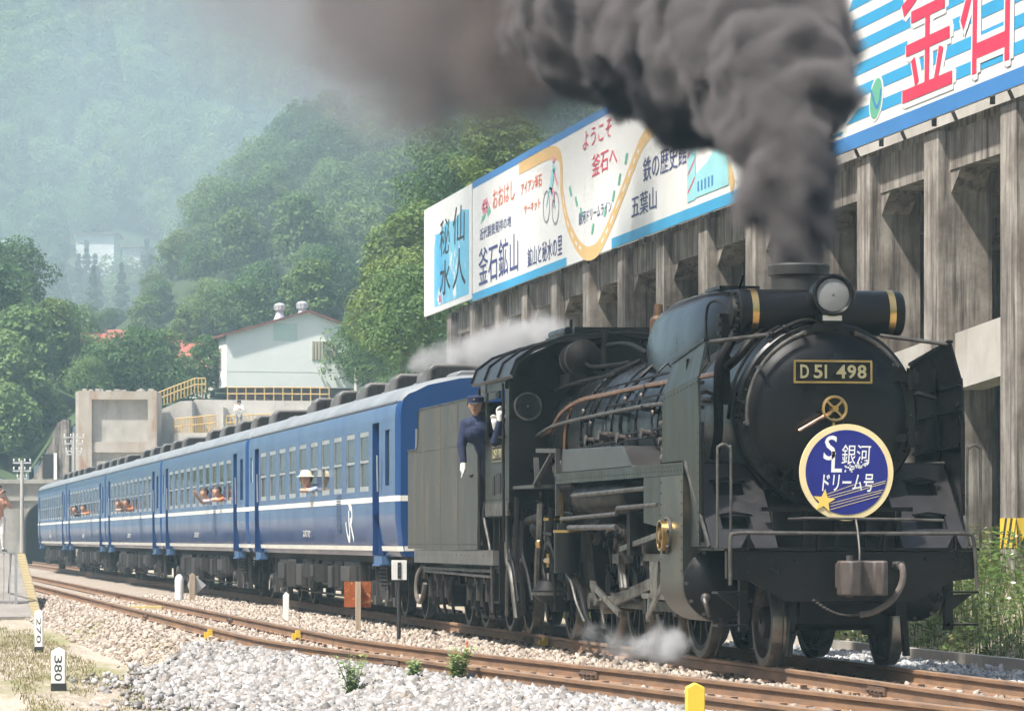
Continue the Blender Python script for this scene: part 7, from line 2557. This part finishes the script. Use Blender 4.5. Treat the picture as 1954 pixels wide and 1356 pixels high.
MB().bx(-0.70, -0.2, -0.12, 0.12, 0.09, 0.10).build('slab_lid', WHITE, e)

# leafy plants in the gravel
def plant(label, x, y, h, n, seed, mat):
    r = random.Random(seed)
    e = tag(empty('weed_plant', (x, y, gz(x, y))), label, 'plant', 'weeds growing in the white gravel')
    st, lf = MB(), MB()
    for i in range(n):
        a = r.uniform(0, 6.28)
        l = h * r.uniform(0.6, 1.0)
        tip = Vector((cos(a) * l * r.uniform(.1, .45), sin(a) * l * r.uniform(.1, .45), l))
        st.tube([(0, 0, -0.02), tuple(tip * 0.5 + Vector((0, 0, l * .05))), tuple(tip)], [0.005, 0.004, 0.002], 4)
        for k in range(34):
            t = r.uniform(0.12, 1.0)
            p = tip * t + Vector((r.uniform(-.04, .04), r.uniform(-.04, .04), r.uniform(-.02, .02)))
            q = r.uniform(0, 6.28)
            u = Vector((cos(q), sin(q), r.uniform(-.3, .6))) * r.uniform(0.025, 0.055)
            v = Vector((-sin(q), cos(q), 0)) * u.length * 0.4
            lf.add([p, p + u * .5 + v, p + u, p + u * .5 - v], [(0, 1, 2, 3)])
    st.build('stem', mat, e)
    o = lf.build('leaves', mat, e, smooth=False)
    tag(o, kind='stuff')


PL = leafmat('pale_weed', [(0.22, 0.32, 0.10), (0.32, 0.42, 0.17), (0.42, 0.50, 0.26)], 0.35)
plant('pale green weed plant alone in the gravel, leftmost of the three', -1.3, -4.60, 0.50, 16, 1, PL)
plant('small pale weed plant between the other two in the gravel', -1.2, -4.02, 0.26, 14, 2, PL)
plant('pale weed plant in the gravel nearest the yellow post', -1.1, -3.62, 0.40, 24, 3, PL)

# ------------------------------------------------------------------ people
def blob_body(name, segs, mats, root, voxel=0.016, smooth_it=3):
    """segs: (p0, p1, r0, r1, material index); one continuous skin over all of them"""
    b = MB()
    for p0, p1, r0, r1, mi in segs:
        p0, p1 = Vector(p0), Vector(p1)
        b.cyl(p0, p1, r0, r1, n=14)
        b.ball(p0, r0 * 0.999, 14, 8)
        b.ball(p1, r1 * 0.999, 14, 8)
    tmp = b.build('tmp_body', None)
    md = tmp.modifiers.new('r', 'REMESH')
    md.mode = 'VOXEL'
    md.voxel_size = voxel
    md2 = tmp.modifiers.new('s', 'SMOOTH')
    md2.iterations = smooth_it
    md2.factor = 0.5
    dg = bpy.context.evaluated_depsgraph_get()
    me = bpy.data.meshes.new_from_object(tmp.evaluated_get(dg))
    me.name = name
    bpy.data.objects.remove(tmp)
    me.materials.clear()
    for m in mats:
        me.materials.append(m)
    A = np.array([s[0] for s in segs], float)
    B = np.array([s[1] for s in segs], float)
    Ra = np.array([(s[2] + s[3]) / 2 for s in segs])
    idx = [s[4] for s in segs]
    D = B - A
    dd = (D * D).sum(1) + 1e-9
    for p in me.polygons:
        c = np.array(p.center)
        t = np.clip(((c - A) * D).sum(1) / dd, 0, 1)
        q = np.linalg.norm(c - (A + D * t[:, None]), axis=1) - Ra
        p.material_index = idx[int(q.argmin())]
        p.use_smooth = True
    o = bpy.data.objects.new(name, me)
    COL.objects.link(o)
    o.parent = root
    return o


def hand(p, d, side, mi, curl=0.35, s=1.0):
    """palm at p, pointing along d, five fingers"""
    d = Vector(d).normalized()
    side = Vector(side).normalized()
    n = d.cross(side)
    segs = [(p, p + d * 0.07 * s, 0.032 * s, 0.036 * s, mi)]
    for k, (o, l) in enumerate(((-0.03, 0.062), (-0.01, 0.075), (0.012, 0.07), (0.032, 0.052))):
        a = p + d * 0.075 * s + side * o * s
        m_ = a + d * l * 0.55 * s
        e = m_ + (d * (1 - curl) + n * curl).normalized() * l * 0.5 * s
        segs += [(a, m_, 0.011 * s, 0.010 * s, mi), (m_, e, 0.010 * s, 0.008 * s, mi)]
    a = p + d * 0.02 * s - side * 0.035 * s
    e = a + (d * 0.7 - side * 0.7) * 0.05 * s
    segs += [(a, e, 0.013 * s, 0.011 * s, mi), (e, e + (d + n * .3) * 0.03 * s, 0.011 * s, 0.009 * s, mi)]
    return segs


def figure(name, label, root_p, head, look, chest, hips, arms, legs, mats, hat=None, hair=True, scale=1.0, voxel=0.016, glove=2, group=None, camera_=False):
    """world coordinates; mats = [skin, top, hands, trousers]"""
    rp_ = Vector(root_p)
    e = tag(empty(name, rp_), label, 'person', group)
    V = lambda p: Vector(p) - rp_
    head, chest, hips = V(head), V(chest), V(hips)
    look = Vector(look).normalized()
    up = (head - chest).normalized()
    sd_ = look.cross(Vector((0, 0, 1))).normalized()
    segs = []
    # head: skull, jaw, nose, ears, neck
    segs += [(head + Vector((0, 0, .015)) - look * 0.012, head + Vector((0, 0, .02)) + look * 0.01, 0.098, 0.094, 0), (head - Vector((0, 0, .03)) + look * 0.02, head - Vector((0, 0, .075)) + look * 0.035, 0.070, 0.045, 0)]
    segs += [(head + look * 0.085 + Vector((0, 0, .005)), head + look * 0.105 - Vector((0, 0, .025)), 0.010, 0.016, 0)]
    for s in (-1, 1):
        segs += [(head + sd_ * s * 0.088 + Vector((0, 0, .012)), head + sd_ * s * 0.090 - Vector((0, 0, .02)), 0.017, 0.012, 0)]
    nk = chest + up * 0.16
    hb = head - Vector((0, 0, .06)) - look * .01
    segs += [(hb, hb * 0.55 + nk * 0.45, 0.052, 0.054, 0), (hb * 0.45 + nk * 0.55, nk, 0.064, 0.075, 1)]
    # torso
    cs = sd_
    if arms:
        cs = (V(arms[0][0]) - V(arms[1][0])).normalized() if len(arms) > 1 else sd_
    segs += [(chest + up * 0.10 - cs * 0.10, chest + up * 0.10 + cs * 0.10, 0.10, 0.10, 1), (chest + up * .05, chest * 0.5 + hips * 0.5, 0.15, 0.145, 1), (chest - cs * 0.08, chest + cs * 0.08, 0.145, 0.145, 1), (chest * 0.5 + hips * 0.5, hips, 0.145, 0.145, 1)]
    for a in arms:
        sh, el, wr, hd, sv = a
        sh, el, wr = V(sh), V(el), V(wr)
        k_ = 1.22 if sv else 0.92
        segs += [(sh, el, 0.062 * k_, 0.052 * k_, 1), (el, wr, 0.048 * k_, 0.036 * k_, 1 if sv else 0)]
        segs += hand(wr + (wr - el).normalized() * 0.02, hd, (wr - el).cross(Vector((0, 0, 1)) if abs((wr - el).normalized().z) < .9 else Vector((0, 1, 0))), glove, 0.35, 1.25 if sv else 1.0)
    for l in legs:
        hp, kn, an, toe = [V(p) for p in l]
        segs += [(hips, hp, 0.12, 0.095, 3), (hp, kn, 0.088, 0.062, 3), (kn, an, 0.06, 0.042, 3), (an, toe, 0.045, 0.038, 4 if len(mats) > 4 else 3)]
    body = blob_body('body', segs, mats, e, voxel)
    for s in (-1, 1):
        MB().ball(head + look * 0.086 + sd_ * s * 0.034 + Vector((0, 0, .022)), (0.011, 0.011, 0.009), 8, 6).build('eye', INK, body)
    m_ = MB().tube([head + look * 0.083 - sd_ * 0.026 - Vector((0, 0, .048)), head + look * 0.092 - Vector((0, 0, .055)), head + look * 0.083 + sd_ * 0.026 - Vector((0, 0, .048))], 0.007, 6)
    m_.build('mouth', pm('lips', (0.40, 0.15, 0.12), (0.34, 0.12, 0.1), 5, rough=0.5), body)
    if hair:
        b = MB()
        b.ball(head + Vector((0, 0, .030)) - look * 0.014, (0.113, 0.113, 0.104), 20, 14)
        keep = []
        hv = b.v
        for f in b.f:
            c = sum((Vector(hv[i]) for i in f), Vector()) / len(f) - head
            if (c.dot(look) < 0.035 and c.z > -0.07) or c.z > 0.062:
                keep.append(f)
        b.f = keep
        b.build('hair', HAIR, body)
    if hat == 'cap':
        o = MB().lathe([(0.03, 0.104), (0.075, 0.108), (0.105, 0.112), (0.125, 0.09), (0.13, 0.01)], head, (0, 0, 1), n=22, caps=False).build('cap', NAVYCLOTH, e)
        vis = [head + look * 0.085 + sd_ * k + Vector((0, 0, 0.04)) for k in (-0.075, 0.075)] + [head + look * 0.155 + sd_ * k + Vector((0, 0, 0.022)) for k in (0.045, -0.045)]
        MB().add([tuple(p) for p in vis] + [tuple(p + Vector((0, 0, .008))) for p in vis], [(0, 1, 2, 3), (7, 6, 5, 4), (0, 4, 5, 1), (1, 5, 6, 2), (2, 6, 7, 3), (3, 7, 4, 0)]).build('visor', INK, o, smooth=False)
        MB().ball(head + look * 0.108 + Vector((0, 0, .085)), 0.012, 8, 6).build('badge', BRASS, o)
    elif hat:
        o = MB().lathe([(0.050, 0.165), (0.062, 0.168), (0.075, 0.118), (0.13, 0.095), (0.17, 0.055), (0.178, 0.01)], head, (0, 0, 1), n=22, caps=False).build('hat', hat, e)
    return e


# driver leaning out of the cab doorway
DX, DY = -12.78, -1.50
figure('person', 'smiling train driver in navy uniform and cap leaning out of the cab', (-12.98, -1.12, 1.68),
       (DX, DY, 2.93), (0.93, -0.36, -0.10), (-12.83, -1.44, 2.585), (-12.92, -1.24, 2.18),
       [((-12.82, -1.62, 2.70), (-12.80, -1.68, 2.42), (-12.74, -1.665, 2.22), (0.05, -0.05, -1), True), ((-12.85, -1.26, 2.70), (-12.72, -1.18, 2.48), (-12.62, -1.26, 2.62), (0.2, -0.2, 1), True)],
       [((-12.92, -1.32, 2.12), (-12.90, -1.26, 1.90), (-12.97, -1.20, 1.73), (-12.85, -1.22, 1.71)), ((-12.94, -1.14, 2.12), (-12.92, -1.08, 1.90), (-13.0, -1.06, 1.73), (-12.88, -1.06, 1.71))],
       [SKIN, NAVYCLOTH, WCLOTH, NAVYCLOTH, INK], hat='cap', voxel=0.012)
# second crew member at the cab window
figure('person', 'second crew member in navy raising a white-gloved hand at the cab window', (-11.95, -0.95, 1.68),
       (-11.75, -1.20, 2.87), (0.95, -0.3, 0), (-11.82, -1.12, 2.50), (-11.92, -1.0, 2.12),
       [((-11.80, -1.30, 2.60), (-11.66, -1.44, 2.44), (-11.55, -1.40, 2.68), (0.1, -0.1, 1), True), ((-11.85, -0.95, 2.60), (-11.7, -0.9, 2.4), (-11.55, -0.9, 2.45), (1, 0, 0.2), True)],
       [((-11.92, -1.08, 2.08), (-11.88, -1.08, 1.88), (-11.96, -1.05, 1.73), (-11.84, -1.05, 1.71)), ((-11.93, -0.9, 2.08), (-11.9, -0.9, 1.88), (-11.97, -0.9, 1.73), (-11.85, -0.9, 1.71))],
       [SKIN, NAVYCLOTH, WCLOTH, NAVYCLOTH, INK], hat='cap', voxel=0.014)


def passenger(label, x, top, hat=None, wave=False, lean=0.16, hx=0.0):
    """someone sitting at a coach window with arms on the sill, leaning out"""
    y = -1.43
    hd = (x + 0.08 + hx, y - lean * 0.8, 2.25)
    arms = [((x + 0.02 - 0.17, y + 0.14, 2.12), (x - 0.26, y - 0.06, 2.07), (x - 0.05, y - 0.16, 2.07), (1, -0.1, 0), False), ((x + 0.02 + 0.17, y + 0.14, 2.12), (x + 0.26, y - 0.05, 2.07), (x + 0.05, y - 0.17, 2.08), (-1, -0.1, 0), False)]
    if wave:
        arms[1] = ((x + 0.19, y + 0.02, 2.06), (x + 0.34, y - 0.16, 2.04), (x + 0.46, y - 0.30, 2.20), (0.5, -0.4, 1), False)
    return figure('person', label, (x, y + 0.45, 1.22), hd, (0.93, -0.36, 0.0), (x + 0.02, y + 0.20, 1.98), (x, y + 0.42, 1.70), arms,
                  [((x + 0.0, y + 0.42, 1.70), (x + 0.30, y + 0.42, 1.62), (x + 0.32, y + 0.44, 1.28), (x + 0.42, y + 0.42, 1.27))],
                  [SKIN, top, SKIN, NAVYCLOTH], hat=hat, hair=True, voxel=0.018, group='passengers leaning out of the coach windows')


WINX = lambda c, i: -20.32 - PITCH * c + W0 - WP * i
CT1 = pm('pink_shirt', (0.62, 0.50, 0.47), (0.55, 0.44, 0.41), 5, rough=0.9)
CT2 = pm('orange_shirt', (0.50, 0.20, 0.10), (0.42, 0.16, 0.08), 5, rough=0.9)
CT3 = pm('dark_shirt', (0.05, 0.05, 0.06), (0.07, 0.07, 0.08), 5, rough=0.9)
CT4 = pm('pale_blue_shirt', (0.35, 0.42, 0.55), (0.3, 0.36, 0.48), 5, rough=0.9)
STRAW = pm('straw_hat', (0.70, 0.62, 0.45), (0.62, 0.54, 0.38), 9, rough=0.9)
passenger('passenger in a pale hat leaning out of the first coach window', WINX(0, 4) - 0.15, CT4, STRAW)
passenger('passenger in orange at the second coach window nearest the first coach', WINX(1, 1), CT2, None, False, 0.14)
passenger('passenger in pink waving from the second coach, left of the one in orange', WINX(1, 3) + 0.1, CT1, None, True, 0.12)
passenger('passenger in orange leaning out of the third coach', WINX(2, 4), CT2, None, True, 0.2)
passenger('dark-haired passenger in dark shirt left of the orange one on the third coach', WINX(2, 6), CT3, None, False, 0.2)
passenger('passenger in orange leaning out of the fourth coach', WINX(3, 3) - 0.1, CT2, None, False, 0.2)
passenger('dark-dressed passenger left of the orange one on the fourth coach', WINX(3, 6), CT3, None, True, 0.2)

# person with a camera on the platform
X0, Y0, Z0 = -57.6, -5.78, 0.9
figure('person', 'bare-armed person in a salmon shirt holding a camera to the face on the platform', (X0, Y0, Z0),
       (X0, Y0, Z0 + 1.52), (0.75, 0.66, 0), (X0 - 0.03, Y0 - 0.02, Z0 + 1.15), (X0 - 0.02, Y0, Z0 + 0.86),
       [((X0 + .02, Y0 - 0.19, Z0 + 1.32), (X0 + 0.15, Y0 - 0.14, Z0 + 1.08), (X0 + 0.17, Y0 + 0.02, Z0 + 1.36), (0.3, 0.5, 1), False), ((X0 - 0.06, Y0 + 0.17, Z0 + 1.32), (X0 + 0.06, Y0 + 0.30, Z0 + 1.10), (X0 + 0.13, Y0 + 0.15, Z0 + 1.38), (0.4, -0.2, 1), False)],
       [((X0, Y0 - 0.1, Z0 + 0.80), (X0 + 0.03, Y0 - 0.1, Z0 + 0.45), (X0 - 0.02, Y0 - 0.1, Z0 + 0.06), (X0 + 0.13, Y0 - 0.06, Z0 + 0.035)), ((X0, Y0 + 0.1, Z0 + 0.80), (X0 + 0.02, Y0 + 0.11, Z0 + 0.45), (X0 - 0.04, Y0 + 0.12, Z0 + 0.06), (X0 + 0.1, Y0 + 0.18, Z0 + 0.035))],
       [SKIN, pm('salmon_shirt', (0.60, 0.33, 0.24), (0.52, 0.28, 0.2), 5, rough=0.9), SKIN, WCLOTH, INK], voxel=0.016)
e = tag(empty('camera', (X0 + 0.13, Y0 + 0.10, Z0 + 1.46), 0.72), 'small black camera held up by the person on the platform', 'camera')
MB().bx(-0.03, 0.03, -0.065, 0.065, -0.04, 0.04).build('camera_body', INK, e, bevel=0.008)
MB().cyl((0.03, 0, 0), (0.09, 0, 0), 0.03, n=16).build('camera_lens', INK, e)
# person on the concrete ledge
pp = at(456, 822, 201)
figure('person', 'person in white shirt and dark cap standing on the concrete ledge above the train', pp,
       pp + Vector((0, 0, 1.50)), (0.8, -0.5, 0), pp + Vector((0, 0, 1.15)), pp + Vector((0, 0, 0.86)),
       [(pp + Vector((0, -0.18, 1.32)), pp + Vector((0.08, -0.24, 1.08)), pp + Vector((0.22, -0.08, 1.15)), (0.5, 0.5, 0.2), True), (pp + Vector((0, 0.18, 1.32)), pp + Vector((0.05, 0.26, 1.08)), pp + Vector((0.2, 0.1, 1.15)), (0.5, -0.5, 0.2), True)],
       [(pp + Vector((0, -0.1, 0.8)), pp + Vector((0.03, -0.1, 0.45)), pp + Vector((0, -0.1, 0.06)), pp + Vector((0.13, -0.12, 0.04))), (pp + Vector((0, 0.1, 0.8)), pp + Vector((0.03, 0.1, 0.45)), pp + Vector((0, 0.1, 0.06)), pp + Vector((0.13, 0.1, 0.04)))],
       [SKIN, WCLOTH, SKIN, pm('grey_trousers', (0.22, 0.22, 0.22), (0.18, 0.18, 0.18), 5, rough=0.9), INK], hat='cap', voxel=0.022)

# ------------------------------------------------------------------ smoke, steam and haze
def puffs(name, blobs, voxel, mat, disp=0.0, dscale=1.0, disp2=0.0, dscale2=0.4):
    """one closed billowing surface around overlapping puffs; its inside is a volume"""
    b = MB()
    for c, r in blobs:
        b.ball(c, r, 10, 7)
    tmp = b.build('tmp_smoke', None)
    md = tmp.modifiers.new('r', 'REMESH')
    md.mode = 'VOXEL'
    md.voxel_size = voxel
    dg = bpy.context.evaluated_depsgraph_get()
    me = bpy.data.meshes.new_from_object(tmp.evaluated_get(dg))
    me.name = name
    bpy.data.objects.remove(tmp)
    if disp:
        nrm = [v.normal.copy() for v in me.vertices]
        for v, n in zip(me.vertices, nrm):
            c = v.co
            k = disp * (1.0 - 2.0 * abs(noise.noise(c * dscale))) + disp2 * (1.0 - 2.0 * abs(noise.noise(c * dscale2)))
            v.co = c + n * k
    me.materials.clear()
    me.materials.append(mat)
    for p in me.polygons:
        p.use_smooth = True
    o = bpy.data.objects.new(name, me)
    COL.objects.link(o)
    return o


def cauliflower(r, c, rad, n, ratio=(0.35, 0.6), lvl=2):
    out = [(tuple(c), rad)]
    if lvl == 0:
        return out
    for i in range(n):
        d = Vector((r.gauss(0, 1), r.gauss(0, 1), r.gauss(0, 1))).normalized()
        q = rad * r.uniform(*ratio)
        out += cauliflower(r, Vector(c) + d * rad * r.uniform(0.65, 0.95), q, max(3, n // 2), ratio, lvl - 1)
    return out


def cloudmat(name, color, dens, nscale, erode, gain, aniso=0.0):
    """volume whose soft-edged grid is torn by fractal noise"""
    m = bpy.data.materials.new(name)
    m.use_nodes = True
    N, L = m.node_tree.nodes, m.node_tree.links
    N.remove(N['Principled BSDF'])
    v = N.new('ShaderNodeVolumePrincipled')
    v.inputs['Color'].default_value = (*color, 1)
    v.inputs['Density Attribute'].default_value = ''
    v.inputs['Anisotropy'].default_value = aniso
    at_ = N.new('ShaderNodeAttribute')
    at_.attribute_name = 'density'
    tc = N.new('ShaderNodeTexCoord')
    nz = N.new('ShaderNodeTexNoise')
    nz.inputs['Scale'].default_value = nscale
    nz.inputs['Detail'].default_value = 5
    nz.inputs['Roughness'].default_value = 0.62
    nz.inputs['Distortion'].default_value = 0.7
    L.new(tc.outputs['Object'], nz.inputs['Vector'])
    def mth(op, a, c, clamp=False):
        q = N.new('ShaderNodeMath')
        q.operation = op
        q.use_clamp = clamp
        for k, t in ((0, a), (1, c)):
            if isinstance(t, float):
                q.inputs[k].default_value = t
            else:
                L.new(t, q.inputs[k])
        return q.outputs[0]
    e = mth('MULTIPLY', mth('SUBTRACT', nz.outputs['Fac'], 0.5), erode)
    d = mth('ADD', mth('MULTIPLY', at_.outputs['Fac'], gain), e)
    d = mth('SUBTRACT', d, 0.25, True)
    d = mth('MULTIPLY', d, at_.outputs['Fac'])
    L.new(mth('MULTIPLY', d, dens), v.inputs['Density'])
    L.new(v.outputs[0], N['Material Output'].inputs['Volume'])
    return m


def cloud(name, label, cat, blobs, voxel, mat, band, disp, dscale):
    """billowing surface turned into a soft-edged volume grid"""
    o = puffs(name, blobs, voxel, mat, disp, dscale)
    ng = bpy.data.node_groups.new(name, 'GeometryNodeTree')
    ng.interface.new_socket('Geometry', in_out='INPUT', socket_type='NodeSocketGeometry')
    ng.interface.new_socket('Geometry', in_out='OUTPUT', socket_type='NodeSocketGeometry')
    n, l = ng.nodes, ng.links
    gi, go = n.new('NodeGroupInput'), n.new('NodeGroupOutput')
    mv = n.new('GeometryNodeMeshToVolume')
    mv.resolution_mode = 'VOXEL_SIZE'
    mv.inputs['Density'].default_value = 1.0
    mv.inputs['Voxel Size'].default_value = voxel
    mv.inputs['Interior Band Width'].default_value = band
    sm = n.new('GeometryNodeSetMaterial')
    sm.inputs['Material'].default_value = mat
    l.new(gi.outputs[0], mv.inputs['Mesh'])
    l.new(mv.outputs[0], sm.inputs['Geometry'])
    l.new(sm.outputs[0], go.inputs[0])
    md = o.modifiers.new('fog', 'NODES')
    md.node_group = ng
    tag(o, label, cat, kind='stuff')
    return o


SMK = random.Random(13)
PATH = [(-2.05, 0, 3.86, 0.33), (-2.06, 0.0, 4.10, 0.38), (-2.12, 0.0, 4.38, 0.46), (-2.25, -0.02, 4.7, 0.62), (-2.42, 0.0, 5.05, 0.72), (-2.7, 0.02, 5.45, 0.82), (-3.2, 0.08, 5.95, 1.05), (-4.2, 0.12, 6.4, 1.25), (-5.8, 0.2, 6.75, 1.35), (-8.0, 0.3, 7.1, 1.4), (-10.6, 0.35, 7.5, 1.4), (-13.2, 0.4, 7.95, 1.35), (-16.4, 0.5, 8.4, 1.15), (-19.2, 0.6, 8.8, 0.8), (-21.2, 0.7, 9.1, 0.5)]
blobs = []
for i, (x, y, z, rr_) in enumerate(PATH):
    blobs += cauliflower(SMK, (x, y, z), rr_ * 0.76, 11 if i > 1 else 6, (0.26, 0.55), 2 if i > 1 else 1)
cloud('chimney_smoke', 'thick black-grey smoke billowing from the locomotive chimney', 'smoke', blobs, 0.07, cloudmat('dense_smoke', (0.32, 0.29, 0.285), 14.0, 2.4, 3.2, 1.4), 0.19, 0.15, 2.2)
blobs = []
for (x, y, z, rr_) in [(-8, 0.5, 7.6, 1.7), (-12, 0.5, 8.2, 2.0), (-17, 0.6, 8.8, 2.2), (-22, 0.9, 9.2, 2.5), (-26.5, 1.2, 9.8, 2.7), (-31, 1.5, 10.7, 3.0), (-36, 1.8, 11.7, 3.2), (-42, 2.0, 13.0, 3.4)]:
    blobs += cauliflower(SMK, (x, y, z), rr_ * 0.8, 8, (0.3, 0.6), 2)
cloud('drifting_smoke', 'brown smoke drifting back over the train from the chimney plume', 'smoke', blobs, 0.22, cloudmat('brown_smoke', (0.27, 0.22, 0.20), 2.0, 0.6, 2.8, 1.25), 1.3, 0.3, 0.9)
blobs = []
for (x, y, z, rr_) in [(-24, 1.0, 9.9, 3.2), (-32, 1.5, 11.4, 3.8), (-40, 2.0, 12.8, 4.4), (-50, 2.5, 14.6, 5.0), (-62, 3.0, 16.8, 5.8), (-76, 3.5, 19.0, 6.5)]:
    blobs += cauliflower(SMK, (x, y, z), rr_ * 0.8, 8, (0.35, 0.65), 2)
for k, sc_ in enumerate((1.0, 0.72)):
    o = puffs('thin_smoke', [(c, q * sc_) for c, q in blobs], 0.45, volmat('thin_smoke', (0.50, 0.46, 0.45), 0.035), 0.4, 0.5)
    tag(o, ('thin grey-brown smoke veil fading into the hillside', 'denser heart of the grey-brown smoke veil')[k], 'smoke', kind='stuff')


def steam(name, label, pts, dens, voxel, band, seed, ns):
    r = random.Random(seed)
    bl = []
    for (x, y, z, q) in pts:
        bl += cauliflower(r, (x, y, z), q * 0.8, 7, (0.3, 0.6), 2)
    cloud(name, label, 'steam', bl, voxel, cloudmat(name + '_volume', (0.95, 0.95, 0.95), dens, ns, 2.4, 1.2, 0.0), band, voxel, 1.0 / (voxel * 6))


steam('safety_steam', 'white steam drifting back over the cab roof and tender', [(-14.6, 0.0, 3.98, 0.30), (-16.2, 0.1, 4.02, 0.45), (-18.0, 0.15, 4.05, 0.55), (-20.0, 0.2, 4.08, 0.6), (-22.0, 0.2, 4.1, 0.6), (-24.2, 0.2, 4.12, 0.55), (-26.5, 0.2, 4.15, 0.5), (-28.8, 0.2, 4.2, 0.4)], 5.5, 0.07, 0.3, 3, 2.2)
steam('cylinder_steam', 'grey steam puff at rail level behind the cylinder', [(-1.75, -1.35, 0.25, 0.20), (-1.5, -1.42, 0.14, 0.24), (-1.95, -1.45, 0.12, 0.24), (-1.3, -1.4, 0.28, 0.18), (-2.3, -1.4, 0.30, 0.18), (-2.8, -1.42, 0.16, 0.2)], 9.0, 0.03, 0.14, 5, 5.0)
steam('cylinder_steam', 'faint steam wisp hanging below the driving wheels', [(-5.0, -1.3, 0.12, 0.28), (-3.9, -1.35, 0.05, 0.3), (-6.8, -1.2, 0.18, 0.25)], 2.5, 0.05, 0.2, 6, 3.5)
# blue coal smoke on the far slope, plus haze added before the near spur
VR = random.Random(4)
FARV = [(60, 120, 330, 22), (220, 60, 350, 26), (-60, 300, 330, 20), (320, 200, 355, 20), (120, 330, 335, 18), (450, 120, 370, 22), (600, 40, 400, 24), (0, 0, 345, 24)]
MIDV = [(40, 560, 262, 24), (250, 520, 272, 24), (450, 470, 276, 25), (650, 400, 280, 26), (150, 640, 258, 20), (560, 600, 268, 20), (330, 640, 262, 18), (760, 300, 290, 26), (-80, 500, 262, 22), (380, 330, 300, 24), (560, 250, 305, 24)]  # extra haze volumes, added to pale the mid-distance trees
for spec_, dens_, scs, labs in ((FARV, 0.0006, (1.15, 0.85, 0.55), ('pale blue smoke hanging against the far mountainside', 'middle of the pale blue smoke on the far mountainside', 'heart of the pale blue smoke on the far mountainside')), (MIDV, 0.0038, (1.1, 0.75), ('thin blue haze added in front of the near wooded spur', 'inner part of the added blue haze before the near wooded spur'))):
    blobs = []
    for (px, py, d, q) in spec_:
        blobs += cauliflower(VR, at(px, py, d), q * 0.8, 6, (0.4, 0.7), 1)
    for k, sc_ in enumerate(scs):
        o = puffs('valley_smoke_haze', [(c, q * sc_) for c, q in blobs], 2.0, volmat('valley_smoke_haze', (0.74, 0.94, 1.0), dens_), 1.5, 0.05)
        tag(o, labs[k], 'smoke', kind='stuff')

# summer haze filling the valley
HZ = MB().bx(-1600, 1600, -1600, 1600, -3.5, 185)
o = HZ.build('haze', volmat('valley_haze', (0.62, 0.88, 1.0), 0.00072, -0.2), smooth=False)
tag(o, kind='stuff')
